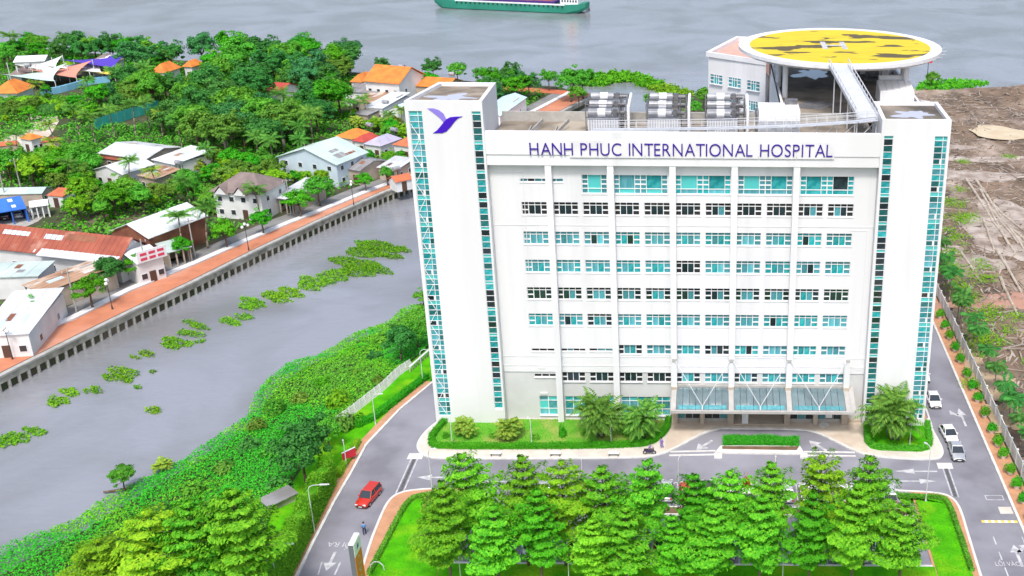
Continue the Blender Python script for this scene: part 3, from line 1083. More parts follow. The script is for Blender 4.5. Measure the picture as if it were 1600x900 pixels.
# windows of the seven regular storeys
for r, i, z0, h in winspec:
    big, small = win_layout(WW, h, r < 5)
    if r == 0:
        mb, ms = ['dark_glass', 'dark_glass'], 'vent_dark'
        if R_.random() < .4:
            mb[R_.randrange(2)] = 'blue_glass'
    elif r == 3:
        mb, ms = R_.choice([['dark_glass', 'blue_glass'], ['blue_glass', 'blue_glass'], ['dark_glass', 'dark_glass'], ['teal_glass', 'blue_glass']]), 'dark_glass'
    elif r == 6 and i < 5:
        mb, ms = ['dark_glass', 'dark_glass'], 'vent_dark'
    else:
        mb = [R_.choice(['teal_glass', 'teal_glass', 'teal_glass', 'pale_teal_glass', 'pale_teal_glass', 'blue_glass']) for _ in (0, 1)]
        if R_.random() < .12:
            mb[R_.randrange(2)] = 'dark_glass'
        ms = R_.choice(['blue_glass', 'blue_glass', 'teal_glass', 'dark_glass'] if r >= 4 else ['blue_glass', 'teal_glass', 'blue_glass'])
    if r == 2 and i == 5:
        mb, ms = ['dark_glass', 'dark_glass'], 'vent_dark'
    window(WX[i] - WW / 2, z0, WW, h, big, small, mb, ms)
# top storey bays
for n, (a, b) in enumerate(TOPW):
    x0_, w, h = a[0], round(b[0] - a[0], 2), round(tz1 - tz0, 2)
    units = 1 if w < 5 else 2
    uw = w / units
    big, small = [], []
    for u in range(units):
        ox = u * uw
        s = .72
        for p, q_ in ((ox + .06, ox + s), (ox + uw - s, ox + uw - .06)):
            for za, zb in ((.06, .62), (.72, 1.18), (1.36, 1.82), (1.95, h - .06)):
                small.append((round(p, 3), round(q_, 3), za, round(zb, 3)))
        big.append((round(ox + s + .08, 3), round(ox + uw - s - .08, 3), .72, round(h - .06, 3)))
        big.append((round(ox + s + .08, 3), round(ox + uw - s - .08, 3), .06, .62))
    mb = [R_.choice(['teal_glass', 'slab_teal', 'pale_teal_glass']) for _ in big]
    if n == 4:
        mb[2] = 'dark_glass'
    window(x0_, tz0, w, h, big, small, mb, R_.choice(['blue_glass', 'teal_glass']))
for a, b in VENTS:
    w = b[0] - a[0]
    n = max(3, int(round(w / .95)))
    cells = [(round(w * k / n + .05, 3), round(w * (k + 1) / n - .05, 3), .05, .43) for k in range(n)]
    window(a[0], a[1] - .24, round(w, 2), .48, cells, [], [R_.choice(['vent_dark', 'dark_glass', 'vent_dark', 'blue_glass']) for _ in cells], None)
for a, b in GW:
    w, h = b - a, GZ1 - GZ0
    n = int(round(w / 1.15))
    cells = []
    for k in range(n):
        x_, x2_ = w * k / n + .05, w * (k + 1) / n - .05
        cells += [(round(x_, 3), round(x2_, 3), .06, .95), (round(x_, 3), round(x2_, 3), 1.03, 2.25), (round(x_, 3), round(x2_, 3), 2.33, 2.94)]
    window(a, GZ0, round(w, 2), h, cells, [], [R_.choice(['pale_teal_glass', 'slab_teal', 'pale_teal_glass', 'teal_glass', 'blue_glass']) for _ in cells], None, depth=.07)
for i, (px, pz_) in enumerate(((-23.63,8.26), (-23.57,4.22), (20.65,8.31))):
    MB().box(px - .5, px + .5, FRONT - .03, FRONT + .1, pz_ - .16, pz_ + .16).build('vent_grille', 'sign_panel', hosp)

# ------------------------------------------------------------------ corner towers with stair glazing


def tower(foot, ztop, strips, roofmat, puddle):
    (xa, ya), (xb, _), (xc, yc), (xd, _) = foot
    mm = MB()
    facade(mm, xa, xb, 0, ztop, ya, [s[:4] for s in strips], .3)
    for p, q_ in (((xb, ya), (xc, yc)), ((xc, yc), (xd, yc)), ((xd, yc), (xa, ya))):
        mm.face([(p[0], p[1], 0), (q_[0], q_[1], 0), (q_[0], q_[1], ztop), (p[0], p[1], ztop)])
    t = mm.build('tower', 'white_wall', hosp)
    ins = [(xa + .5, ya + .5), (xb - .5, ya + .5), (xc - .5, yc - .5), (xd + .5, yc - .5)]
    o_ = [(xa, ya), (xb, ya), (xc, yc), (xd, yc)]
    mm = MB()
    for k in range(4):
        a, b, c, d = o_[k], o_[(k + 1) % 4], ins[(k + 1) % 4], ins[k]
        mm.face([(*a, ztop), (*b, ztop), (*c, ztop), (*d, ztop)])
        mm.face([(*d, ztop), (*c, ztop), (*c, ztop - .5), (*d, ztop - .5)])
    mm.build('parapet', 'white_wall', t)
    MB().sheet(ins, ztop - .45).build('roof', roofmat, t)
    MB().sheet(puddle, ztop - .44).build('rain_puddle', 'puddle', t)
    for (a, b, c, d, two, diag) in strips:
        w, h = b - a, d - c
        cells, mts = [], []
        z, fl = 0.0, 0
        zz = h
        while zz > .3:
            seq = ([('slab_teal', .62)] + [('g', .80)] * 3 + [('v', .70)]) if two else ([('slab_teal', .42)] + [('g', .86)] * 4)
            for kind, hh in seq:
                hh = min(hh, zz)
                if hh > .25:
                    z1_, z0_ = zz - .03, zz - hh + .03
                    parts = [(.05, w * .64), (w * .64 + .07, w - .05)] if two else [(.05, w - .05)]
                    if kind == 'v':
                        parts = [(.06, w * .52), (w * .64 + .07, w - .06)]
                    for p in parts:
                        cells.append((round(p[0], 3), round(p[1], 3), round(z0_, 3), round(z1_, 3)))
                        if kind == 'slab_teal':
                            mts.append('slab_teal')
                        elif two:
                            mts.append(R_.choice(['teal_glass', 'teal_glass', 'pale_teal_glass', 'deep_teal_glass', 'blue_glass']) if kind == 'g' else R_.choice(['deep_teal_glass', 'dark_glass', 'blue_glass']))
                        else:
                            mts.append(R_.choice(['deep_teal_glass', 'deep_teal_glass', 'dark_glass', 'dark_glass', 'teal_glass']))
                zz -= hh
        o = ob('stair_glazing', frame_mesh(w, h, cells, .1, 'stair_glazing'), hosp, (a, ya + .12, c))
        for r, mt in zip(cells, mts):
            ob('pane', quad_mesh('pane', [(0, round(r[1] - r[0], 3), 0, round(r[3] - r[2], 3))], mt, .08), o, (r[0], 0, r[2]))
        if diag:
            q = MB()
            n = int(h / 2.0)
            for k in range(n):
                za = k * 2.0 + .3
                p, q2 = ((.1, za), (w * .6, za + 1.7)) if k % 2 else ((w * .6, za), (.1, za + 1.7))
                q.bar((p[0], .03, p[1]), (q2[0], .03, q2[1]), .04, .08)
            q.build('stair_stringer', 'frame_white', o)


TL = [(-38.8, -.3), (-29.0, -.3), (-29.2, 10.6), (-36.9, 10.6)]
tower(TL, 46.3, [(-38.35, -36.65, 1.3, 45.0, True, True), (-30.4, -29.25, 2.3, 45.0, False, False)], 'roof_slab', blob(-33.6, 3.8, 2.6, 1.7, 4, 34, rough=.75))
TR = [(21.4, -.3), (30.15, -.3), (30.2, 9.7), (21.6, 9.7)]
tower(TR, 44.3, [(21.75, 22.95, .9, 42.2, False, False), (28.2, 29.85, 1.3, 42.2, True, False)], 'roof_dirty', blob(26.1, 4.4, 2.6, 2.0, 9, 34, rough=.75))
MB().tube((-34.2, .2, 46.3), (-34.2, .2, 44.9), .03).build('lightning_wire', 'steel', hosp)

# logo on the left tower: two wings
for nm, pts, mt, yy in (('logo_wing', [(-35.93,45.36),(-35.17,45.37),(-34.51,45.17),(-33.94,44.71),(-33.69,44.09),(-33.64,43.97),(-34.04,43.58),(-34.35,44.01),(-34.87,44.5),(-35.44,44.96)], 'logo_lilac', -.36),
                        ('logo_wing', [(-35.49,42.16),(-35,42.18),(-34.31,42.18),(-33.75,42.42),(-33.17,43),(-32.66,43.63),(-32.16,44.1),(-31.56,44.36),(-32.52,44.32),(-33.14,44.25),(-33.6,44),(-34.04,43.58),(-34.46,43.07),(-34.97,42.52)], 'logo_purple', -.38)):
    q = MB()
    n = len(pts)
    q.face([(x, yy, z) for x, z in pts][::-1])
    q.face([(x, -.301, z) for x, z in pts])
    for k in range(n):
        a, b = pts[k], pts[(k + 1) % n]
        q.face([(a[0], yy, a[1]), (b[0], yy, b[1]), (b[0], -.301, b[1]), (a[0], -.301, a[1])])
    q.build(nm, mt, hosp)

# lettering on the sign band
a, b = (-23.37,39.37), (15.59,41.34)
SX0, SX1, SZ0, SZ1 = a[0], b[0], a[1], b[1]
SZ1 = SZ0 + 1.75
words = 'HANH PHUC INTERNATIONAL HOSPITAL'
glyph = {}
adv = 0.0
lay = []
for ch in words:
    if ch == ' ':
        adv += .34
        continue
    if ch not in glyph:
        me = text_mesh('letter', ch, 1.0, 'sign_purple', .03, -.006)
        vx = [v.co.x for v in me.vertices]
        mn = min(vx)
        for v in me.vertices:
            v.co = ((v.co.x - mn), -v.co.z, v.co.y)
        glyph[ch] = (me, max(vx) - mn, max(v.co.z for v in me.vertices))
    lay.append((ch, adv))
    adv += glyph[ch][1] + (.135 if ch not in 'AT' else .06)
sc = (SX1 - SX0) / adv
for i in range(7):
    x_ = SX0 + (SX1 - SX0) * (.13 + .87 * i / 7)
    MB().box(x_ + .02, x_ + (SX1 - SX0) * .87 / 7 - .03, -.235, -.181, SZ0 - .3, SZ1 + .22).build('backing_panel', 'soft_white', sign)
for ch, x_ in lay:
    me, w, h = glyph[ch]
    o = ob('letter', me, sign, (SX0 + x_ * sc, -.30, SZ0))
    o.scale = (sc, 1, (SZ1 - SZ0) / .73)

# ------------------------------------------------------------------ entrance: canopy, tie rods, stone piers, glazing
cz0, cz1, cy0 = 4.55, 5.75, -4.35
cx0, cx1 = -5.5, 19.7
can = MB()
can.hexa([(cx0, cy0 - .12, cz0 - .32), (cx1, cy0 - .12, cz0 - .32), (cx1, cy0 + .25, cz0 - .32), (cx0, cy0 + .25, cz0 - .32)], [(cx0, cy0 - .12, cz0 + .05), (cx1, cy0 - .12, cz0 + .05), (cx1, cy0 + .25, cz0 + .05), (cx0, cy0 + .25, cz0 + .05)])
BE = [cx0 + .35, 2.8, 10.8, 18.9]
for x in BE + [cx1 - .15]:
    can.hexa([(x - .35, cy0 + .25, cz0 - .3), (x + .35, cy0 + .25, cz0 - .3), (x + .35, FRONT, cz1 - .35), (x - .35, FRONT, cz1 - .35)], [(x - .35, cy0 + .25, cz0 + .07), (x + .35, cy0 + .25, cz0 + .07), (x + .35, FRONT, cz1 + .07), (x - .35, FRONT, cz1 + .07)])
can.box(cx0, cx1 - .1, FRONT - .5, FRONT + .1, cz1 - .1, cz1 + .2)
canopy = can.build('canopy', 'canopy_steel', hosp)
for k in range(3):
    xa, xb = BE[k] + .36, BE[k + 1] - .36
    n = 8
    for j in range(n):
        a, b = xa + (xb - xa) * j / n + .03, xa + (xb - xa) * (j + 1) / n - .03
        MB().hexa([(a, cy0 + .27, cz0 - .06), (b, cy0 + .27, cz0 - .06), (b, FRONT - .52, cz1 - .14), (a, FRONT - .52, cz1 - .14)], [(a, cy0 + .27, cz0 - .02), (b, cy0 + .27, cz0 - .02), (b, FRONT - .52, cz1 - .1), (a, FRONT - .52, cz1 - .1)]).build('glass_panel', 'canopy_glass', canopy)
    q = MB()
    for j in range(1, 12):
        xx = xa + (xb - xa) * j / 12
        q.hexa([(xx - .28, cy0 + .5, cz0 + .03), (xx + .28, cy0 + .5, cz0 + .03), (xx + .28, cy0 + 1.25, cz0 + .24), (xx - .28, cy0 + 1.25, cz0 + .24)], [(xx - .28, cy0 + .5, cz0 + .05), (xx + .28, cy0 + .5, cz0 + .05), (xx + .28, cy0 + 1.25, cz0 + .26), (xx - .28, cy0 + 1.25, cz0 + .26)])
    q.build('gutter_panes', 'blue_glass', canopy)
    mx = (xa + xb) / 2
    for s, xr in ((-1, BE[k] + .2 if k else -5.2 + .2), (1, BE[k + 1] - .2)):
        MB().tube((xr, -.05, 10.1), (mx, cy0 + .9, cz0 + .25), .05).build('tie_rod', 'pole_white', canopy)
    MB().tube((mx, cy0 + .9, cz0 + .3), (mx, cy0 + .25, cz0 + .1), .09).build('rod_shoe', 'pole_white', canopy)
for x in (-5.1, 2.8, 10.8, 18.9):
    MB().box(x - .3, x + .3, -.14, .01, 9.95, 10.35).build('rod_bracket', 'canopy_steel', hosp)
for x in (-5.1, -1.2, 2.8, 10.8, 14.8, 18.9):
    w = .42 if x not in (-1.2, 14.8) else .32
    MB().box(x - w, x + w, -.15, .75, .1, 5.0 if w < .4 else 6.0).build('stone_pier', 'stone_tan', hosp)
for k, (a, b) in enumerate(((-4.66, -1.54), (-.86, 2.36), (11.24, 14.46), (15.14, 18.46))):
    g = MB().box(a, b, .62, .74, .15, ENT).build('entrance_glazing', 'canopy_steel', hosp)
    n = 3
    for j in range(n):
        p, q_ = a + (b - a) * j / n + .05, a + (b - a) * (j + 1) / n - .05
        MB().box(p, q_, .58, .619, .7, 3.2).build('pane', 'dark_glass' if (k + j) % 3 else 'blue_glass', g)
q = MB().use('stone_tan').sheet([(3.24, -.1), (10.36, -.1), (10.36, 9), (3.24, 9)], .17)
q.use('grey_wall').face([(3.24, .8, 0), (3.24, 9, 0), (3.24, 9, ENT), (3.24, .8, ENT)]).face([(10.36, 9, 0), (10.36, .8, 0), (10.36, .8, ENT), (10.36, 9, ENT)]).face([(10.36, 9, 0), (3.24, 9, 0), (3.24, 9, ENT), (10.36, 9, ENT)])
q.face([(-5.6, .76, ENT), (19.4, .76, ENT), (19.4, 9, ENT), (-5.6, 9, ENT)])
q.build('entrance_hall', None, hosp)
for i in range(2):
    MB().box(3.3, 10.3, -.75 + .35 * i, .3, .13 + .001 * i, .17 + .14 * (i)).build('entrance_step', 'stone_tan', hosp)
MB().box(4.4, 5.3, -.2, -.14, .3, 2.4).build('notice_board', 'white_paint', hosp)
MB().box(16.3, 17.2, .45, .52, .9, 2.3).build('notice_board', 'white_paint', hosp)
MB().box(19.4, X1, .6, FRONT + .1, 0, .5).build('plinth', 'stone_tan', hosp)

# ------------------------------------------------------------------ rear wing, angled end block, rooftop works
q = MB()
WXA, WXB, WYA, WYB = 9.8, 30.2, 12.8, 56.0
for p, r in (((WXA, WYB), (WXA, WYA)), ((WXB, 9.8), (WXB, WYB)), ((WXB, WYB), (WXA, WYB))):
    q.face([(p[0], p[1], 0), (r[0], r[1], 0), (r[0], r[1], 41.3), (p[0], p[1], 41.3)])
q.build('wing_wall', 'white_wall', hosp)
MB().sheet([(WXA, 12.75), (WXB, 12.75), (WXB, WYB), (WXA, WYB)], 40.56).build('wing_roof', 'roof_dirty', hosp)
q = MB().box(WXA, WXA + .35, WYA, WYB, 40.5, 41.35).box(WXB - .35, WXB, 9.8, WYB, 40.5, 41.35).box(WXA, WXB, WYB - .35, WYB + .01, 40.5, 41.36)
q.build('wing_parapet', 'soft_white', hosp)
MB().sheet(blob(16.2, 45.0, 2.6, 4.2, 21, 34, rough=.75), 40.575).build('rain_puddle', 'puddle', hosp)
MB().sheet(blob(15.0, 23.0, 2.6, 2.2, 25, rough=.5), 40.575).build('dark_patch', 'steel_dark', hosp)  # dark grey blob lying on the wing roof
P1, P2, P3, P4 = (-.86, 60.8), (9.06, 53.2), (15.5, 74), (4.6, 76)
eb = MB()
for a, b in ((P1, P2), (P2, P3), (P3, P4), (P4, P1)):
    eb.face([(*a, 0), (*b, 0), (*b, 41), (*a, 41)])
end_block = eb.build('end_block', 'white_wall', hosp)
MB().sheet([P1, P2, P3, P4], 40.3).build('roof', 'salmon', end_block)
q = MB()
strip(q, [P1, P2, P3, P4], .9, 40.2, 41.02, True)
q.build('parapet', 'white_wall', end_block)
MB().face([(*P2, 41.1), (9.5, 50, 41.1), (9.5, 50, 39), (*P2, 39)]).build('wing_fin', 'salmon', hosp)
dv = Vector((P2[0] - P1[0], P2[1] - P1[1]))
ang = math.atan2(dv.y, dv.x)
nrm = Vector((dv.y, -dv.x)).normalized()
for rw in range(9):
    zc = 37.2 - 3.55 * rw
    for k in range(3):
        f = (.04 + .325 * k)
        big, small = win_layout(2.75, 1.7, True)
        window(0, 0, 2.75, 1.7, big, small, ['teal_glass', R_.choice(['teal_glass', 'pale_teal_glass'])], 'blue_glass',
               loc=(P1[0] + dv.x * f + nrm.x * .1, P1[1] + dv.y * f + nrm.y * .1, zc - 1.7), rz=ang)

pad = thing('helipad', 'round white rooftop helipad with worn yellow disc and white H', 'helipad', (19.5, 35.3, 0))


def disc(m_, r, z0, z1, n=72, r1=None):
    r1 = r1 or r
    V = [(r * math.cos(2 * math.pi * i / n), r * math.sin(2 * math.pi * i / n), z0) for i in range(n)] + [(r1 * math.cos(2 * math.pi * i / n), r1 * math.sin(2 * math.pi * i / n), z1) for i in range(n)]
    return m_.add(V, [tuple(range(n - 1, -1, -1)), tuple(range(n, 2 * n))] + [(i, (i + 1) % n, n + (i + 1) % n, n + i) for i in range(n)])


q = MB()
disc(q, 14.9, 46.1, 46.5, r1=15.6)
disc(q, 15.6, 46.5, 47.0)
q.build('slab', 'white_wall', pad)
disc(MB(), 13.9, 47.0, 47.008).build('yellow_disc', 'pad_yellow', pad)
q = MB()
for a, b, c, d in ((-1.9, -1.1, -3.1, 3.0), (1.1, 1.9, -3.1, 3.0), (-1.1, 1.1, -.45, .45)):
    q.sheet([(a - .9, c), (b - .9, c), (b - .9, d), (a - .9, d)], 47.014)
q.build('letter_h', 'paint_white', pad)
q = MB()
for i in range(40):
    a = 2 * math.pi * i / 40
    q.bar((15.55 * math.cos(a), 15.55 * math.sin(a), 46.6), (16.3 * math.cos(a), 16.3 * math.sin(a), 46.75), .05, .05)
q.build('net_bracket', 'pole_white', pad)
for x, y in ((-8.7, -7.6), (10.3, .9), (9.2, -8.2), (-9.0, 8.5), (0, 12.5), (9.0, 9.5), (-9.3, 0)):
    MB().tube((x, y, 40.56), (x, y, 46.2), .42, .42, 12).build('column', 'white_wall', pad)
q = MB()
for a, b in (((-8.7, -7.6), (9.2, -8.2)), ((-9.3, 0), (10.3, .9)), ((-9, 8.5), (9, 9.5))):
    q.bar((*a, 45.85), (*b, 45.85), .5, .6)
q.build('beam', 'soft_white', pad)

ramp = thing('helipad_ramp', 'pale metal ramp with railings climbing from the roof walkway to the helipad', 'ramp', (0, 0, 0))
ra, rb = Vector((17.75, 19.7, 47.0)), Vector((20.2, 4.4, 43.4))
wv = Vector((1.35, .2, 0))
MB().hexa([rb - wv - Vector((0, 0, .2)), rb + wv - Vector((0, 0, .2)), ra + wv - Vector((0, 0, .2)), ra - wv - Vector((0, 0, .2))], [rb - wv, rb + wv, ra + wv, ra - wv]).build('deck', 'ramp_deck', ramp)
for s in (-1, 1):
    q = MB()
    a, b = ra + wv * s, rb + wv * s
    q.bar(a + Vector((0, 0, 1.0)), b + Vector((0, 0, 1.0)), .09, .09)
    q.bar(a + Vector((0, 0, .1)), b + Vector((0, 0, .1)), .12, .5)
    for k in range(13):
        p = a.lerp(b, k / 12)
        q.bar(p, p + Vector((0, 0, 1.0)), .07, .07)
    q.build('railing', 'pole_white', ramp)
for k in range(4):
    p = ra.lerp(rb, .18 + .24 * k)
    for s in (-1, 1):
        MB().bar((p + wv * s * .9) - Vector((0, 0, .2)), Vector(((p + wv * s * .9).x, (p + wv * s * .9).y, 40.6)), .16, .16).build('leg', 'pole_white', ramp)
walk = thing('roof_walkway', 'white railed steel walkway along the roof edge behind the lettering', 'walkway', (0, 0, 0))
wpts = [Vector((21.2, 3.4, 43.4)), Vector((18.6, 2.6, 43.3)), Vector((10.8, 2.4, 42.75)), Vector((0, 2.3, 42.35)), Vector((-15.5, 2.2, 42.05))]
q = MB()
for a, b in zip(wpts[:-1], wpts[1:]):
    q.bar(a, b, 1.3, .1)
q.build('deck', 'ramp_deck', walk)
for s in (-.65, .65):
    q = MB()
    for a, b in zip(wpts[:-1], wpts[1:]):
        o_ = Vector((0, s, 0))
        q.bar(a + o_ + Vector((0, 0, 1.05)), b + o_ + Vector((0, 0, 1.05)), .07, .07)
        q.bar(a + o_ + Vector((0, 0, .55)), b + o_ + Vector((0, 0, .55)), .04, .04)
        n = max(1, int((b - a).length / 1.3))
        for k in range(n):
            p = a.lerp(b, k / n) + o_
            q.bar(p, p + Vector((0, 0, 1.05)), .06, .06)
    q.build('railing', 'pole_white', walk)
q = MB()
for a, b in zip(wpts[:-1], wpts[1:]):
    n = max(1, int((b - a).length / 2.4))
    for k in range(n):
        p, r = a.lerp(b, k / n), a.lerp(b, (k + 1) / n)
        q.bar(p, Vector((p.x, p.y, 40.6)), .12, .12)
        q.bar(p - Vector((0, 0, .1)), Vector((r.x, r.y, 40.7)), .08, .08)
q.build('trestle', 'pole_white', walk)

# cooling units: frame, casing, three horizontal drums, pipes, riser


def chiller(x, label):
    t = thing('cooling_unit', label, 'cooling unit', (x, 4.7, 40.56), 0, 'rooftop cooling units')
    w, d = 5.2, 6.0
    MB().box(.2, w - .9, .15, d - .2, .5, 2.3).build('casing', 'galv', t)
    q = MB()
    for k in range(12):
        q.box(.25 + k * .34, .38 + k * .34, .08, .15, .5, 2.2)
    q.build('casing_ribs', 'soft_white', t)
    q = MB()
    for px in (0, w - .8, w):
        for py in (0, d / 2, d):
            q.box(px - .06, px + .06, py - .06, py + .06, 0, 4.3)
    for py in (0, d / 2, d):
        q.box(0, w, py - .05, py + .05, 4.2, 4.3).box(0, w, py - .05, py + .05, 2.45, 2.6)
    for px in (0, w - .8, w):
        q.box(px - .05, px + .05, 0, d, 4.21, 4.29).box(px - .05, px + .05, 0, d, .3, .45)
    q.build('frame', 'steel_dark', t)
    for k in range(3):
        yy, zz_ = .95 + 1.95 * k, 2.95 + .62 * k
        dr = MB().tube((.25, yy, zz_), (w - 1.9, yy, zz_), .52, .52, 16).build('drum', 'steel', t, smooth=False)
        MB().tube((1.5, yy, zz_), (2.5, yy, zz_), .56, .56, 16).build('collar', 'white_paint', dr)
        q = MB()
        q.tube((w - 1.9, yy, zz_), (w - .2, yy, zz_), .25, .25, 10).tube((w - 1.0, yy, zz_), (w - 1.0, yy, 1.4), .16, .16, 8)
        q.box(w - 1.75, w - 1.15, yy - .4, yy + .4, zz_ - .35, zz_ + .45)
        q.build('pump', 'steel_dark', dr)
    q = MB().tube((w + .35, d - .3, 4.35), (w + .35, .3, 3.9), .2, .2, 10).tube((w + .35, .3, 3.9), (w + .35, .1, .1), .2, .2, 10)
    q.build('riser_pipe', 'white_paint', t)
    return t


chiller(-16.6, 'leftmost rooftop cooling unit with three grey drums in a steel frame')
chiller(-8.7, 'middle rooftop cooling unit with three grey drums in a steel frame')
chiller(-1.0, 'rooftop cooling unit with drums beside the big white tank')
tk = thing('roof_tank', 'big white panelled rooftop tank beside the cooling units', 'tank', (6.0, 4.6, 40.56))
MB().box(0, 5.4, .1, 5.0, .3, 3.5).build('body', 'white_paint', tk)
for k in range(5):
    for j in range(2):
        MB().box(.08 + k * 1.07, 1.07 + k * 1.07, .0, .099, .4 + j * .95, 1.28 + j * .95).build('panel', 'galv', tk)
q = MB().tube((-.35, .3, .1), (-.35, .3, 2.9), .12).tube((-.35, .3, 2.9), (-.35, 2.0, 3.4), .12).box(3.6, 5.3, 3.8, 4.9, 3.5, 4.1)
q.build('pipe', 'steel_dark', tk)
t2 = thing('roof_tank', 'white sloping panelled plant unit behind the right tower roof', 'tank', (24.4, 22.5, 40.56))
MB().hexa([(0, 0, .1), (5.0, 0, .1), (5.0, 5, .1), (0, 5, .1)], [(0, .3, 2.0), (5, .3, 2.0), (5, 4.6, 2.8), (0, 4.6, 2.8)]).build('body', 'soft_white', t2)
for k in range(5):
    MB().hexa([(.08 + k, .35, 2.02), (.92 + k, .35, 2.02), (.92 + k, 4.5, 2.80), (.08 + k, 4.5, 2.80)], [(.08 + k, .35, 2.07), (.92 + k, .35, 2.07), (.92 + k, 4.5, 2.85), (.08 + k, 4.5, 2.85)]).build('panel', 'white_paint', t2)
MB().tube((.4, 5.4, 3.0), (4.8, 5.4, 3.0), .5, .5, 12).build('drum', 'white_paint', t2)
t3 = thing('roof_plant_room', 'low white plant room with dark door under the helipad', 'shed', (22.2, 45, 40.56))
MB().box(0, 7.2, 0, 6, 0, 3.9).build('wall', 'soft_white', t3)
MB().box(.9, 2.0, -.06, 0, 0, 2.3).build('door', 'steel_dark', t3)
MB().box(3.2, 4.2, -.06, 0, 1.2, 2.2).build('window', 'dark_window', t3)
t4 = thing('roof_generator', 'dark round machine standing in front of the rooftop plant room', 'machine', (24.6, 40.5, 40.56))
MB().tube((0, 0, 1.2), (1.9, 0, 1.2), 1.15, 1.15, 14).build('drum', 'steel_dark', t4)
MB().box(-.2, 2.2, -.9, .9, 0, .4).build('skid', 'steel_dark', t4)
MB().box(2.5, 3.4, -.4, .4, 0, 2.6).build('cabinet', 'soft_white', t4)
# small roof bits on the left part of the main roof
q = MB()
for x in (-24.5, -21.0):
    q.bar((x, 4, 40.6), (x + 1.6, 9, 41.6), .12, .5)
    q.bar((x, 4, 40.6), (x, 9, 40.75), .12, .2)
q.build('roof_bracing', 'concrete', hosp)
MB().box(-24.0, -21.2, 5.4, 6.6, 40.56, 40.75).build('roof_hatch', 'galv', hosp)
q = MB()
for k in range(9):
    q.box(29.6, 29.75, 10.2 + k * 1.0, 10.9 + k * 1.0, 41.3, 44.0 - .2 * k)
q.build('roof_screen', 'soft_white', hosp)
ms = thing('mast', 'thin lattice mast with red box standing on the river shore', 'mast', (*(69.82,223.39), 0))
MB().tube((0, 0, 0), (0, 0, 7.5), .18, .12).build('pole', 'steel_dark', ms)
MB().box(-1.2, 1.2, -.4, .4, 6.9, 8.3).build('box', 'sign_red', ms)

# ------------------------------------------------------------------ village across the canal
PROT = []          # (x, y, radius, height) of things that trees must not bury


